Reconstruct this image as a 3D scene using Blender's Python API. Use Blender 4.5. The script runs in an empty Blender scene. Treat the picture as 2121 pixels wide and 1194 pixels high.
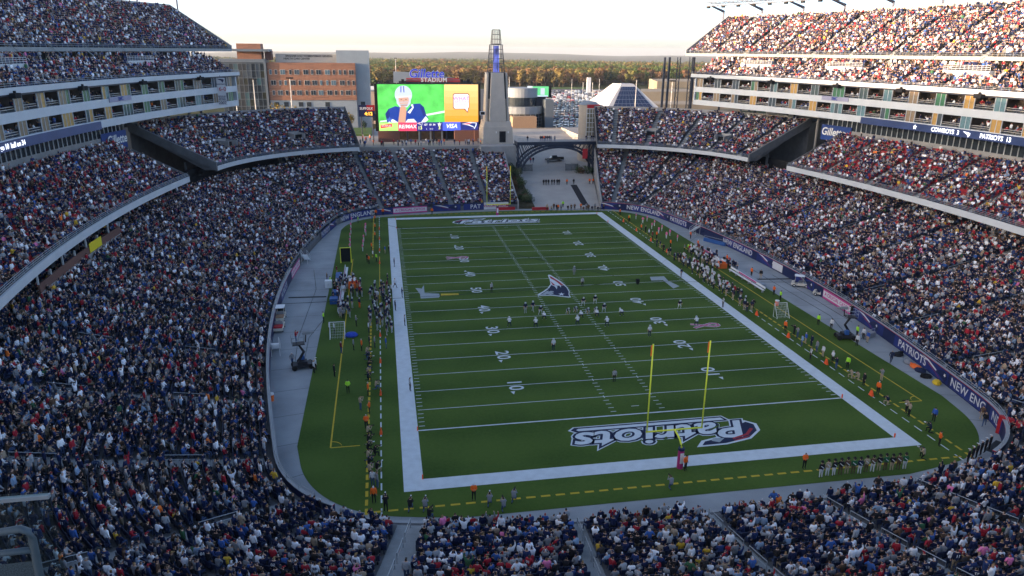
import bpy, bmesh, math, random
import numpy as np
from mathutils import Vector, Matrix

random.seed(7); RNG = np.random.default_rng(7)
scn = bpy.context.scene
col = scn.collection

# ---------------------------------------------------------------- camera
CAM = np.array([-26.747, -113.899, 37.919]); YAW, PITCH, ROLL, FPX = .177, .316, .010, 1502.5
def cam_axes():
    f = np.array([math.sin(YAW)*math.cos(PITCH), math.cos(YAW)*math.cos(PITCH), -math.sin(PITCH)])
    r = np.array([math.cos(YAW), -math.sin(YAW), 0.]); u = np.cross(r, f)
    c, s = math.cos(ROLL), math.sin(ROLL)
    return c*r+s*u, -s*r+c*u, f
CR, CU, CF = cam_axes()
cam = bpy.data.cameras.new('camera'); camo = bpy.data.objects.new('camera', cam); col.objects.link(camo)
cam.sensor_fit = 'HORIZONTAL'; cam.sensor_width = 36; cam.lens = FPX/2121*36
cam.clip_start = .1; cam.clip_end = 40000
m = Matrix.Identity(4)
for i in range(3):
    m[i][0] = CR[i]; m[i][1] = CU[i]; m[i][2] = -CF[i]; m[i][3] = CAM[i]
camo.matrix_world = m
scn.camera = camo

# ---------------------------------------------------------------- sky, sun, exposure
SUN_EL, SUN_B = 5.6, 7.0        # degrees; the sun stands left of the field, a little behind the camera
w = bpy.data.worlds.new('World'); scn.world = w; w.use_nodes = True
nt = w.node_tree; nt.nodes.clear()
sky = nt.nodes.new('ShaderNodeTexSky'); sky.sky_type = 'NISHITA'; sky.sun_disc = False
sky.sun_elevation = math.radians(SUN_EL); sky.sun_rotation = math.radians(270-SUN_B)
sky.air_density = .37; sky.dust_density = 1.5; sky.ozone_density = .3; sky.altitude = 60
bg = nt.nodes.new('ShaderNodeBackground'); bg.inputs['Strength'].default_value = .15
wo = nt.nodes.new('ShaderNodeOutputWorld')
nt.links.new(sky.outputs[0], bg.inputs[0]); nt.links.new(bg.outputs[0], wo.inputs[0])
sl = bpy.data.lights.new('sun', 'SUN'); so = bpy.data.objects.new('sun', sl); col.objects.link(so)
sl.energy = 3.0; sl.angle = math.radians(.5); sl.color = (1., .68, .44)
b, e = math.radians(SUN_B), math.radians(SUN_EL)
so.rotation_euler = Vector((math.cos(b)*math.cos(e), math.sin(b)*math.cos(e), -math.sin(e))).to_track_quat('-Z', 'Y').to_euler()
so.location = (-300, -60, 120)
scn.view_settings.view_transform = 'Standard'; scn.view_settings.look = 'None'
scn.view_settings.gamma = 1; scn.view_settings.exposure = 2.2
scn.cycles.use_denoising = True
scn.cycles.max_bounces = 6; scn.cycles.diffuse_bounces = 3; scn.cycles.glossy_bounces = 3
scn.cycles.transmission_bounces = 4; scn.cycles.volume_bounces = 0; scn.cycles.transparent_max_bounces = 8
scn.cycles.sample_clamp_indirect = 4

# ---------------------------------------------------------------- pixels of the photograph to places
def ray(u, v):
    return (u-1060.5)/FPX*CR - (v-597)/FPX*CU + CF
def atz(u, v, z=0.):
    d = ray(u, v); t = (z-CAM[2])/d[2]; return CAM+t*d
def aty(u, v, y):
    d = ray(u, v); t = (y-CAM[1])/d[1]; return CAM+t*d
def project(P):
    d = np.asarray(P)-CAM; x, y, z = d@CR, d@CU, d@CF
    return 1060.5+FPX*x/z, 597-FPX*y/z, z

# ---------------------------------------------------------------- objects
def link(o, parent=None):
    col.objects.link(o)
    if parent is not None: o.parent = parent
    return o
def tag(o, label=None, cat=None, group=None, kind=None):
    for k, v in (('label', label), ('category', cat), ('group', group), ('kind', kind)):
        if v: o[k] = v
    return o
def empty(name, loc=(0, 0, 0), rz=0., label=None, cat=None, group=None):
    o = bpy.data.objects.new(name, None); o.empty_display_size = .3
    o.location = loc; o.rotation_euler = (0, 0, rz); link(o)
    return tag(o, label, cat, group)
def copy_tree(o, parent=None):
    c = o.copy(); link(c, parent)
    for ch in o.children: copy_tree(ch, c)
    return c

class MB:
    """collects shapes for ONE mesh"""
    def __init__(s): s.v = []; s.f = []; s.m = []; s.n = 0
    def add(s, vs, fs, mi=0):
        b = s.n; s.v.extend([tuple(map(float, p)) for p in vs]); s.n += len(vs)
        for f in fs: s.f.append(tuple(b+i for i in f)); s.m.append(mi)
        return s
    def box(s, c, d, rz=0., mi=0, mat=None):
        x, y, z = d[0]/2, d[1]/2, d[2]/2
        P = [(-x,-y,-z),(x,-y,-z),(x,y,-z),(-x,y,-z),(-x,-y,z),(x,-y,z),(x,y,z),(-x,y,z)]
        cs, sn = math.cos(rz), math.sin(rz)
        if mat is not None: P = [tuple(mat@Vector(p)) for p in P]
        P = [(c[0]+p[0]*cs-p[1]*sn, c[1]+p[0]*sn+p[1]*cs, c[2]+p[2]) for p in P]
        return s.add(P, [(3,2,1,0),(4,5,6,7),(0,1,5,4),(1,2,6,5),(2,3,7,6),(3,0,4,7)], mi)
    def prism(s, poly, z0, z1, mi=0):
        n = len(poly)
        P = [(p[0], p[1], z0) for p in poly]+[(p[0], p[1], z1) for p in poly]
        return s.add(P, [tuple(range(n-1, -1, -1)), tuple(range(n, 2*n))]+[(i, (i+1)%n, n+(i+1)%n, n+i) for i in range(n)], mi)
    def tube(s, pts, r, n=6, mi=0, cap=True):
        pts = [Vector(p) for p in pts]; k = len(pts)
        rs = r if isinstance(r, (list, tuple)) else [r]*k
        P = []
        for i, p in enumerate(pts):
            t = (pts[min(i+1, k-1)]-pts[max(i-1, 0)])
            if t.length < 1e-9: t = Vector((0, 0, 1))
            t.normalize()
            a = Vector((0, 0, 1)) if abs(t.z) < .9 else Vector((0, 1, 0))
            e1 = t.cross(a).normalized(); e2 = t.cross(e1)
            for j in range(n):
                an = 2*math.pi*j/n
                P.append(p+(e1*math.cos(an)+e2*math.sin(an))*rs[i])
        F = [(i*n+j, i*n+(j+1)%n, (i+1)*n+(j+1)%n, (i+1)*n+j) for i in range(k-1) for j in range(n)]
        if cap: F += [tuple(range(n-1, -1, -1)), tuple(range((k-1)*n, k*n))]
        return s.add([tuple(p) for p in P], F, mi)
    def lathe(s, prof, c=(0, 0, 0), n=12, mi=0):
        k = len(prof)
        P = [(c[0]+r*math.cos(2*math.pi*j/n), c[1]+r*math.sin(2*math.pi*j/n), c[2]+z) for r, z in prof for j in range(n)]
        F = [(i*n+j, i*n+(j+1)%n, (i+1)*n+(j+1)%n, (i+1)*n+j) for i in range(k-1) for j in range(n)]
        F += [tuple(range(n-1, -1, -1)), tuple(range((k-1)*n, k*n))]
        return s.add(P, F, mi)
    def mesh(s, name, mats, smooth=False):
        me = bpy.data.meshes.new(name); me.from_pydata(s.v, [], s.f)
        for m_ in (mats if isinstance(mats, (list, tuple)) else [mats]): me.materials.append(m_)
        if any(s.m): me.polygons.foreach_set('material_index', s.m)
        if smooth: me.polygons.foreach_set('use_smooth', [True]*len(s.f))
        me.update(); return me
    def build(s, name, mats, parent=None, smooth=False, loc=None, rz=0.):
        o = bpy.data.objects.new(name, s.mesh(name, mats, smooth)); link(o, parent)
        if loc is not None: o.location = loc
        if rz: o.rotation_euler = (0, 0, rz)
        return o
def inst(name, me, parent=None, loc=(0, 0, 0), rz=0., sc=1.):
    o = bpy.data.objects.new(name, me); link(o, parent); o.location = loc; o.rotation_euler = (0, 0, rz)
    if sc != 1.: o.scale = (sc, sc, sc)
    return o

# ---------------------------------------------------------------- materials
MATS = {}
def mat(name, c, rough=.7, var=.12, scale=2., metal=0., bump=0., spec=.3, emit=None, estr=0., alpha=1., detail=3.):
    if name in MATS: return MATS[name]
    M_ = bpy.data.materials.new(name); M_.use_nodes = True; t = M_.node_tree
    p = t.nodes['Principled BSDF']; p.inputs['Roughness'].default_value = rough
    p.inputs['Metallic'].default_value = metal; p.inputs['Specular IOR Level'].default_value = spec
    p.inputs['Base Color'].default_value = (*c, 1)
    if var or bump:
        tc = t.nodes.new('ShaderNodeTexCoord'); n = t.nodes.new('ShaderNodeTexNoise')
        n.inputs['Scale'].default_value = scale; n.inputs['Detail'].default_value = detail
        t.links.new(tc.outputs['Object'], n.inputs['Vector'])
        if var:
            mr = t.nodes.new('ShaderNodeMapRange'); mr.inputs[1].default_value = .25; mr.inputs[2].default_value = .75
            mr.inputs[3].default_value = 1-var; mr.inputs[4].default_value = 1+var
            t.links.new(n.outputs['Fac'], mr.inputs[0])
            mx = t.nodes.new('ShaderNodeVectorMath'); mx.operation = 'SCALE'; mx.inputs[0].default_value = c
            t.links.new(mr.outputs[0], mx.inputs['Scale']); t.links.new(mx.outputs[0], p.inputs['Base Color'])
        if bump:
            bp = t.nodes.new('ShaderNodeBump'); bp.inputs['Strength'].default_value = bump; bp.inputs['Distance'].default_value = .03
            t.links.new(n.outputs['Fac'], bp.inputs['Height']); t.links.new(bp.outputs[0], p.inputs['Normal'])
    if emit is not None:
        p.inputs['Emission Color'].default_value = (*emit, 1); p.inputs['Emission Strength'].default_value = estr
    if alpha < 1: p.inputs['Alpha'].default_value = alpha
    MATS[name] = M_; return M_
def mat_attr(name, attr, rough=.8, kind='INSTANCER', var=.1):
    M_ = bpy.data.materials.new(name); M_.use_nodes = True; t = M_.node_tree; p = t.nodes['Principled BSDF']
    a = t.nodes.new('ShaderNodeAttribute'); a.attribute_type = kind; a.attribute_name = attr
    p.inputs['Roughness'].default_value = rough; p.inputs['Specular IOR Level'].default_value = .2
    t.links.new(a.outputs['Color'], p.inputs['Base Color'])
    MATS[name] = M_; return M_
concrete = mat('concrete', (.30, .30, .30), .85, .15, .6, bump=.2)
concrete_dark = mat('stand_concrete', (.12, .125, .135), .9, .2, .8)
stair_grey = mat('stair_concrete', (.27, .29, .30), .85, .12, 1.2)
fascia_white = mat('fascia_panel', (.52, .55, .58), .6, .06, .4)
steel_dark = mat('dark_steel', (.035, .042, .06), .5, .1, 3)
rail_grey = mat('rail_steel', (.36, .39, .42), .4, .08, 5, metal=.4)
white_paint = mat('white_paint', (.72, .74, .76), .6, .06, 2)
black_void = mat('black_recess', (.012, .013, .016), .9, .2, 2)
yellow_paint = mat('yellow_paint', (.86, .88, .07), .4, .04, 3)
navy = mat('navy_paint', (.012, .02, .075), .5, .1, 1)
royal = mat('royal_blue', (.02, .05, .28), .5, .15, .7)
red_paint = mat('red_paint', (.42, .02, .03), .5, .1, 2)
glass_dark = mat('dark_glass', (.03, .04, .05), .12, .2, 1.5, spec=.6)
lit_white = mat('white_print', (.78, .78, .78), .6, 0)

# ---------------------------------------------------------------- lettering
TEXTS = {}
def text_mesh(s, size=1., shear=0., offset=0., extrude=0., align='CENTER', space=1.):
    key = (s, size, shear, offset, extrude, align, space)
    if key in TEXTS: return TEXTS[key]
    cu = bpy.data.curves.new('lettering', 'FONT'); cu.body = s; cu.size = size; cu.shear = shear
    cu.offset = offset; cu.extrude = extrude; cu.align_x = align; cu.align_y = 'CENTER'; cu.space_character = space
    cu.resolution_u = 3
    o = bpy.data.objects.new('lettering', cu); col.objects.link(o)
    dg = bpy.context.evaluated_depsgraph_get()
    me = bpy.data.meshes.new_from_object(o.evaluated_get(dg)); me.materials.clear()
    col.objects.unlink(o); bpy.data.objects.remove(o); bpy.data.curves.remove(cu)
    v = np.empty(len(me.vertices)*3); me.vertices.foreach_get('co', v); v = v.reshape(-1, 3)
    f = [tuple(p.vertices) for p in me.polygons]
    bpy.data.meshes.remove(me); TEXTS[key] = (v, f); return v, f
def lettering(name, s, fn, m_, parent=None, **kw):
    """text whose flat (x, y) are mapped to the place by fn(x, y) -> point"""
    v, f = text_mesh(s, **kw)
    me = bpy.data.meshes.new(name); me.from_pydata([tuple(fn(p[0], p[1])) for p in v], [], f); me.materials.append(m_); me.update()
    return link(bpy.data.objects.new(name, me), parent)
def plane_map(o, ax, ay, d=0.):
    o, ax, ay = np.array(o, float), np.array(ax, float), np.array(ay, float); n = np.cross(ax, ay)
    return lambda x, y: o+ax*x+ay*y+n*d
def poly_obj(name, pts, m_, parent=None):
    me = bpy.data.meshes.new(name); me.from_pydata([tuple(map(float, p)) for p in pts], [], [tuple(range(len(pts)))]); me.materials.append(m_); me.update()
    return link(bpy.data.objects.new(name, me), parent)
# ================================================================ the bowl: one plan curve, offset outwards
SC, SR = np.array([-181.5, 0.]), 225.       # long side arc
EC, ER = np.array([0., -66.6]), 130.        # end arc
KR = 14.                                    # corner arc
def _corner():
    a, b_ = SR-KR, ER-KR; d = np.linalg.norm(EC-SC); x = (a*a-b_*b_+d*d)/(2*d); h = math.sqrt(a*a-x*x)
    ex = (EC-SC)/d; ey = np.array([-ex[1], ex[0]]); return SC+ex*x+ey*h
KC = _corner()
PH1 = math.atan2(*(KC-SC)[::-1]); PH2 = math.atan2(*(KC-EC)[::-1])
def ring(th, off, pure=False):
    """plan position and outward normal at normal angle th (degrees) and offset off from the field wall"""
    t = np.radians(np.atleast_1d(np.asarray(th, float))); off = np.broadcast_to(np.asarray(off, float), t.shape)
    c, s = np.cos(t), np.sin(t); sx, sy = np.where(c < -1e-12, -1., 1.), np.where(s < -1e-12, -1., 1.)
    ph = np.arctan2(abs(s), abs(c))
    side = np.ones_like(ph, bool) if pure else ph <= PH1
    end = np.zeros_like(side) if pure else ph >= PH2
    cx = np.where(side, SC[0], np.where(end, EC[0], KC[0])); cy = np.where(side, SC[1], np.where(end, EC[1], KC[1]))
    R = np.where(side, SR, np.where(end, ER, KR))+off
    y = (cy+R*abs(s))*sy; k = np.clip((-y-38)/20., 0, 1)      # the near end lies a little farther out than the far one
    return np.stack([(cx+R*abs(c))*sx, y-1.8*k*k*(3-2*k)], 1), np.stack([c, s], 1)
def rp(th, off, z, pure=False):
    p, _ = ring(th, off, pure); return np.array([p[0, 0], p[0, 1], z])
def thetas(a, b_, step=1.6, off=15., pure=False):
    g = np.linspace(a, b_, max(8, int(abs(b_-a)*8))); p, _ = ring(g, off, pure)
    s = np.concatenate([[0], np.cumsum(np.linalg.norm(np.diff(p, axis=0), axis=1))])
    n = max(2, int(round(s[-1]/step))+1); return np.interp(np.linspace(0, s[-1], n), s, g)
def sweep(name, prof, ths, m_, parent=None, pure=False, closed=False, caps=False, smooth=False, mi=None, mats=None):
    prof = np.array(prof, float); k, n = len(prof), len(ths)
    V = np.zeros((k, n, 3))
    for i, (o, z) in enumerate(prof):
        V[i, :, :2], _ = ring(ths, o, pure); V[i, :, 2] = z
    F = []; MI = []
    for i in range(k if closed else k-1):
        a, b_ = i*n, ((i+1) % k)*n
        for j in range(n-1): F.append((a+j, a+j+1, b_+j+1, b_+j)); MI.append(mi[i] if mi else 0)
    if caps:
        F.append(tuple(i*n for i in range(k))); F.append(tuple(i*n+n-1 for i in range(k-1, -1, -1))); MI += [0, 0]
    me = bpy.data.meshes.new(name); me.from_pydata([tuple(p) for p in V.reshape(-1, 3)], [], F)
    for x in (mats or [m_]): me.materials.append(x)
    if mi: me.polygons.foreach_set('material_index', MI)
    if smooth: me.polygons.foreach_set('use_smooth', [True]*len(F))
    me.update(); return link(bpy.data.objects.new(name, me), parent)
def steps(rows):
    """stepped profile through rows [(off, z)] : tread from off to next off"""
    P = []
    for i, (o, z) in enumerate(rows):
        P.append((o, z)); nx = rows[i+1][0] if i+1 < len(rows) else o+(o-rows[i-1][0]); P.append((nx, z))
    return P

def low_z(o): return 1.0+.2*o+.0023*o*o
LOW = [(.6+.84*i, low_z(.6+.84*i)) for i in range(39)]
LOWL = LOW[:36]
LOWF = [(.6+.84*i, low_z(.6+.84*i)) for i in range(40)]
GAP0, GAP1 = 77.6, 87.1                       # the ramp at the far end
MEZ = [(26.0+.84*i, 13.0+.5*.84*i) for i in range(17)]
MEZC = [(26.0+.84*i, 13.0+.5*.84*i) for i in range(21)]
UPA = [(37.9+.8*i, 31.6+.46*i) for i in range(9)]
UPB = [(46.6+.8*i, 37.7+.5*i) for i in range(22)]

SEATS = []      # (x, y, z, nx, ny, block, row)
def fill(rows, a, b_, aisles, block, pure=False, skip=None, wid=.75, pitch=.53):
    g = np.linspace(a, b_, max(60, int(abs(b_-a)*30)))
    for r, (o, z) in enumerate(rows[:-1] if len(rows) > 2 else rows):
        oo = o+.36; p, n = ring(g, oo, pure)
        s = np.concatenate([[0], np.cumsum(np.linalg.norm(np.diff(p, axis=0), axis=1))])
        q = np.arange(.7+RNG.uniform(0, .1), s[-1]-.6, pitch); th = np.interp(q, s, g)
        keep = np.ones(len(q), bool)
        for al in aisles:
            wd = wid
            if isinstance(al, tuple): al, wd = al
            keep &= abs(q-np.interp(al, g, s)) > wd
        P, N = ring(th, oo, pure)
        if skip is not None: keep &= ~skip(P, o, z)
        P, N = P[keep], N[keep]
        SEATS.append(np.column_stack([P, np.full(len(P), z), N, np.full(len(P), block), np.full(len(P), r)]))
def aisle_stairs(name, rows, als, parent, pure=False, wid=.62, m_=None):
    for al in als:
        wd = wid
        if isinstance(al, tuple): al, wd = al[0], al[1]-.12
        B = MB()
        for i, (o, z) in enumerate(rows[:-1]):
            nz = rows[i+1][1]; rise = nz-z
            (p,), (n,) = ring(al, o+.42, pure); rz = math.atan2(n[1], n[0])
            B.box((p[0], p[1], z+.01), (.838, 2*wd, .03), rz)
            (p,), _ = ring(al, o+.65, pure); B.box((p[0], p[1], z+rise/4+.01), (.38, 2*wd, rise/2), rz)
        B.build(name, m_ or stair_grey, parent)
def handrails(als, rows, parent, pure=False, seg=3, gap=1, dz=.9):
    for al in als:
        if isinstance(al, tuple): al = al[0]
        i = 0
        while i+seg < len(rows)-1:
            B = MB(); a, b_ = rows[i], rows[i+seg]
            P = [rp(al, a[0]+.3, a[1], pure), rp(al, a[0]+.3, a[1]+dz, pure), rp(al, b_[0]+.3, b_[1]+dz, pure), rp(al, b_[0]+.3, b_[1], pure)]
            B.tube(P, .035, 5); M1, M2 = P[0]*.5+P[1]*.5, P[3]*.5+P[2]*.5; B.tube([M1, M2], .03, 4)
            B.build('handrail', rail_grey, parent); i += seg+gap
def railing(name, ths, off, z0, h, parent, pure=False, m_=None, bars=2, post=2):
    B = MB(); p, _ = ring(ths, off, pure)
    for k in range(bars): B.tube([(x, y, z0+h*(k+1)/bars) for x, y in p], .03, 4)
    for x, y in p[::post]: B.tube([(x, y, z0), (x, y, z0+h)], .025, 4)
    return B.build(name, m_ or rail_grey, parent)

# ---- lower bowl
bowl = empty('lower_seating_bowl', (0, 0, 0), 0, 'stepped lower seating bowl of dark concrete around the football field', 'seating bowl')
def side_th(x, y): return math.degrees(math.atan2(y, x))
def end_th(px, pz=1.5):       # near-end aisle from the x of its foot
    return -90+math.degrees(math.asin(px/(ER+2.)))
NEAR_AISLES = [end_th(x) for x in (-12.6, -1.4, 9.2, 19.0)]
WIDE = (end_th(-26.1), 1.25)
def spaced(a, b_, off, gap):
    g = np.linspace(a, b_, 2000); p, _ = ring(g, off)
    s = np.concatenate([[0], np.cumsum(np.linalg.norm(np.diff(p, axis=0), axis=1))])
    n = max(1, int(round(s[-1]/gap))); return list(np.interp((np.arange(n)+.5)*s[-1]/n, s, g))
A_RIGHT = spaced(-66, 55, 12, 13.5); A_FARR = spaced(55, GAP0, 12, 13.)
A_FARL = [90+math.degrees(math.asin(x/(ER+14))) for x in (1.6, 11.4, 21.0, 31)]
A_LEFT = spaced(128, 236, 12, 13.5)
for nm, a, b_, rows, als in (('right', -66.2, 50, LOW, A_RIGHT), ('farr', 50, GAP0, LOWF, A_FARR), ('farl', GAP1, 128, LOWF, A_FARL),
                             ('left', 128, 236, LOWL, A_LEFT), ('near', -124, -66.2, LOW, NEAR_AISLES+[WIDE])):
    T = thetas(a, b_, 1.5, 14)
    prof = [(.15, -.2), (.15, 1.0)]+steps(rows)
    prof += [(prof[-1][0], -.2)]
    sweep('terrace', prof, T, concrete_dark, bowl, closed=True, caps=True)
    aisle_stairs('aisle_stair', rows, als, bowl)
    fill(rows, a, b_, als, {'right': 0, 'farr': 1, 'farl': 2, 'left': 3, 'near': 4}[nm])
    if nm == 'near': handrails(als, rows[:22], bowl)
    if nm == 'left': handrails(als[-4:], rows[6:], bowl, seg=4, gap=9)
    if nm == 'right': handrails(als[1:], rows[4:], bowl, seg=4, gap=12)
# field wall, red and white cap, low rail
for a, b_, wh in ((-270+GAP1, -124., 1.72), (-124., -66., 1.0), (-66., GAP0, 1.72)):
    T = thetas(a, b_, 1.2, 0)
    sweep('field_wall', [(-.12, -.05), (-.12, wh), (.14, wh), (.14, -.05)], T, navy, bowl, closed=True, caps=True)
    sweep('wall_cap', [(-.16, wh+.002), (-.16, wh+.08), (.2, wh+.08), (.2, wh+.002)], T, None, bowl, closed=True, caps=True, mi=[0, 1, 1, 1], mats=[red_paint, mat('wall_cap_grey', (.30, .32, .34), .6, .1, 1)])
railing('wall_rail', thetas(-60, 72, 2.2, 0), .1, 1.8, .55, bowl, bars=2, post=1)
railing('wall_rail', thetas(104, 228, 2.2, 0), .1, 1.8, .55, bowl, bars=2, post=1)
# walls at the two sides of the ramp
for th in (GAP0-.12, GAP1+.12):
    B = MB(); P0, P1 = rp(th, -.1, 0), rp(th, 36, 0); n = np.array([-(P1-P0)[1], (P1-P0)[0], 0]); n /= np.linalg.norm(n)
    top = [(o, low_z(max(o, .6))+.9) for o in np.linspace(-.1, 36, 14)]
    V = []
    for o, z in top:
        p = rp(th, o, 0)
        for sgn in (-.17, .17): V += [tuple(p+n*sgn+np.array([0, 0, -.2])), tuple(p+n*sgn+np.array([0, 0, z]))]
    F = []
    for i in range(len(top)-1):
        a = i*4; F += [(a, a+4, a+5, a+1), (a+3, a+7, a+6, a+2), (a+1, a+5, a+7, a+3)]
    F += [(0, 1, 3, 2)]; a = (len(top)-1)*4; F += [(a+2, a+3, a+1, a)]
    B.add(V, F); B.build('side_wall', concrete, bowl)
# back wall under the club deck
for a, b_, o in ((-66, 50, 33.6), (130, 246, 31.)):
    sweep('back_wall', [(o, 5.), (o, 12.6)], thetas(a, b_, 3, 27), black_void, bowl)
# brick-fronted booth row under the left club deck
booth = empty('broadcast_booth', (0, 0, 0), 0, 'long brick-fronted booth under the club deck with a yellow sign', 'booth')
brick_red = mat('booth_brick', (.16, .085, .07), .85, .15, 6)
Tb = 180-thetas(-4.6, 2.6, 1.5, 27, True)
sweep('parapet', [(26.4, 7.), (26.4, 10.0), (26.6, 10.0), (26.6, 7.)], Tb, None, booth, True, True, True, mi=[0, 0, 0, 0], mats=[brick_red])
sweep('lower_wall', [(26.36, 7.), (26.36, 8.9)], Tb, concrete, booth, True)
sweep('roof_slab', [(26.2, 12.0), (30.4, 12.0), (30.4, 12.2), (26.2, 12.2)], Tb, steel_dark, booth, True, True, True)
for th in Tb[::3]:
    B = MB(); (p,), (n_,) = ring(th, 26.5, True); B.box((p[0], p[1], 11.), (.2, .2, 2.0), math.atan2(n_[1], n_[0])); B.build('post', fascia_white, booth)
for th in Tb[2::6]:
    B = MB(); (p,), (n_,) = ring(th, 26.0, True); B.box((p[0], p[1], 11.7), (1., 1.3, .8), math.atan2(n_[1], n_[0])); B.build('speaker_box', black_void, booth)
sg = 180-np.linspace(-.35, .75, 6)
sweep('sign_panel', [(26.3, 9.0), (26.3, 10.4), (26.34, 10.4), (26.34, 9.0)], sg, mat('sign_yellow', (.75, .62, .03), .5, .03, 2), booth, True, True, True)

# ---- side grandstands: club deck, suites, upper deck
pal_suite = [mat('suite_amber', (.42, .25, .07), .35, .15, 2, spec=.5), mat('suite_green', (.035, .14, .07), .35, .2, 2, spec=.5),
             mat('suite_teal', (.10, .19, .22), .3, .25, 2, spec=.5), mat('suite_tan', (.22, .16, .10), .4, .2, 3, spec=.5),
             mat('suite_slate', (.06, .08, .10), .15, .2, 2, spec=.6)]
counter = mat('suite_counter', (.55, .52, .48), .6, .1, 3)
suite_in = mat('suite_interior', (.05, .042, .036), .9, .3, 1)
ribbon = mat('ribbon_board', (.02, .032, .085), .4, .35, .25, emit=(.03, .05, .14), estr=.1)
led_white = mat('led_white', (.8, .8, .85), .5, 0, emit=(.8, .85, 1.), estr=.55)
SEAT_RED = []
def arc_box(B, th, off, z, w_, d, h, mi=0, pure=True):
    """box on the arc: width along the arc w_, depth d, height h, centre"""
    (p,), (n,) = ring(th, off, pure); B.box((p[0], p[1], z), (d, w_, h), math.atan2(n[1], n[0]), mi)
def arc_step(off): return math.degrees(1./(SR+off))     # degrees per metre of arc
def side_stand(s):
    """s=+1 right (sunlit upper deck), -1 left"""
    t = (lambda a: a) if s > 0 else (lambda a: 180-a)
    nm = 'sunlit' if s > 0 else 'shaded'
    root = empty('side_grandstand', (0, 0, 0), 0, 'grandstand with %s upper deck over two floors of suites %s' % (nm, 'showing the team scores' if s > 0 else 'beside the long banner'), 'grandstand')
    TT = lambda a, b_, st=2., off=40: np.array([t(x) for x in thetas(a, b_, st, off, True)])
    A0, A1 = -13., 9.4
    # club deck
    T = TT(A0, A1, 1.6, 30)
    prof = [(25.4, 12.3), (25.4, 13.0)]+steps(MEZ); e_ = prof[-1]
    prof += [(e_[0], e_[1]-.6), (27.4, 12.3)]
    sweep('club_deck', prof, T, concrete_dark, root, pure=True, closed=True, caps=True)
    sweep('front_fascia', [(25.36, 12.2), (25.36, 13.25), (25.1, 13.25), (25.1, 12.2)], T, fascia_white, root, pure=True, closed=True, caps=True)
    railing('front_rail', T[::1], 25.3, 13.25, .75, root, True, bars=3, post=2)
    als = [t(a) for a in np.arange(A0+1.6, A1, 3.05)]
    aisle_stairs('aisle_stair', MEZ, als, root, True)
    fill(MEZ, t(A0), t(A1), als, 5 if s > 0 else 6, True)
    # diagonal end wall of the club deck
    B = MB(); V = []
    for o, z in ((25.2, 12.2), (25.2, 13.5), (40.6, 20.8), (40.6, 19.6)):
        for da in (0, .05): V.append(tuple(rp(t(A1+da), o, z, True)))
    B.add(V, [(0, 2, 4, 6), (7, 5, 3, 1), (2, 3, 5, 4), (0, 6, 7, 1), (0, 1, 3, 2)]); B.build('end_wall', concrete_dark, root)
    # club glass wall with posts behind the top row
    Tg = TT(A0, 10.6, 1.5, 40)
    sweep('club_back_wall', [(40.5, 19.4), (40.5, 20.9)], Tg, concrete, root, True)
    sweep('club_glass', [(40.7, 20.9), (40.7, 23.6)], Tg, glass_dark, root, True)
    for th in Tg:
        B = MB(); arc_box(B, th, 40.5, 22.2, .12, .14, 2.7); B.build('club_mullion', fascia_white, root)
    # suites
    S0, S1 = -13., 20.6
    Ts = TT(S0, S1, 2., 38)
    sweep('suite_band', [(37.0, 23.5), (37.0, 24.9), (39.5, 24.9), (39.5, 23.5)], Ts, fascia_white, root, True, True, True)
    sweep('suite_band', [(37.0, 27.1), (37.0, 28.55), (39.8, 28.55), (39.8, 27.1)], Ts, fascia_white, root, True, True, True)
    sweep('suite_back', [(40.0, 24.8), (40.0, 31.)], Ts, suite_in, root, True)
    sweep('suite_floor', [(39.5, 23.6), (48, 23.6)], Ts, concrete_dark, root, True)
    B = MB()          # end wall of the suite block
    V = [tuple(rp(t(S1+.02), o, z, True)) for o, z in ((37, 23.5), (49, 23.5), (49, 31.2), (37, 31.2))]+[tuple(rp(t(S1+.12), o, z, True)) for o, z in ((37, 23.5), (49, 23.5), (49, 31.2), (37, 31.2))]
    B.add(V, [(0, 1, 2, 3), (7, 6, 5, 4), (0, 4, 5, 1), (1, 5, 6, 2), (2, 6, 7, 3), (3, 7, 4, 0)]); B.build('end_wall', fascia_white, root)
    st = arc_step(37.); k = 0; a = S0+.3*st
    frame = MATS['fascia_panel']
    while a < S1-1.2:
        wo_ = 4.6 if k % 1 == 0 else 4.; wg = random.choice((2.4, 2.4, 3.6))
        for lv, (z0, z1) in enumerate(((24.9, 27.1), (28.55, 30.85))):
            ca = a+wo_/2*st
            # open suite bay: counter, frame posts
            B = MB(); arc_box(B, t(ca), 37.5, z0+.75, wo_-.1, .5, .06); arc_box(B, t(ca), 37.28, z0+.42, wo_-.1, .05, .08); B.build('suite_counter', counter, root)
            for e2 in (0, wo_):
                B = MB(); arc_box(B, t(a+e2*st), 37.1, (z0+z1)/2, .1, .16, z1-z0); B.build('suite_post', frame, root)
            # closed bay of coloured glass panes
            npn = int(round(wg/1.2)); which = random.choices(range(5), (3, 2, 2, 3, 4) if s > 0 else (1, 2, 2, 4, 6))[0]
            for j in range(npn):
                B = MB(); arc_box(B, t(a+(wo_+(j+.5)*1.2)*st), 37.15, (z0+z1)/2, 1.12, .05, z1-z0)
                B.build('suite_window', pal_suite[which if random.random() < .8 else random.randrange(5)], root)
                B = MB(); arc_box(B, t(a+(wo_+j*1.2)*st), 37.12, (z0+z1)/2, .09, .12, z1-z0); B.build('window_frame', frame, root)
            # people in the open bay
            for dd, oo in ((.5, 38.1), (1.1, 38.8)):
                for j in range(int(wo_/.62)):
                    if random.random() < .62:
                        (p,), (n,) = ring(t(a+(.4+j*.62)*st), oo, True)
                        SEATS.append(np.array([[p[0], p[1], z0-.15+.25*dd, n[0], n[1], 20, 0]]))
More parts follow.
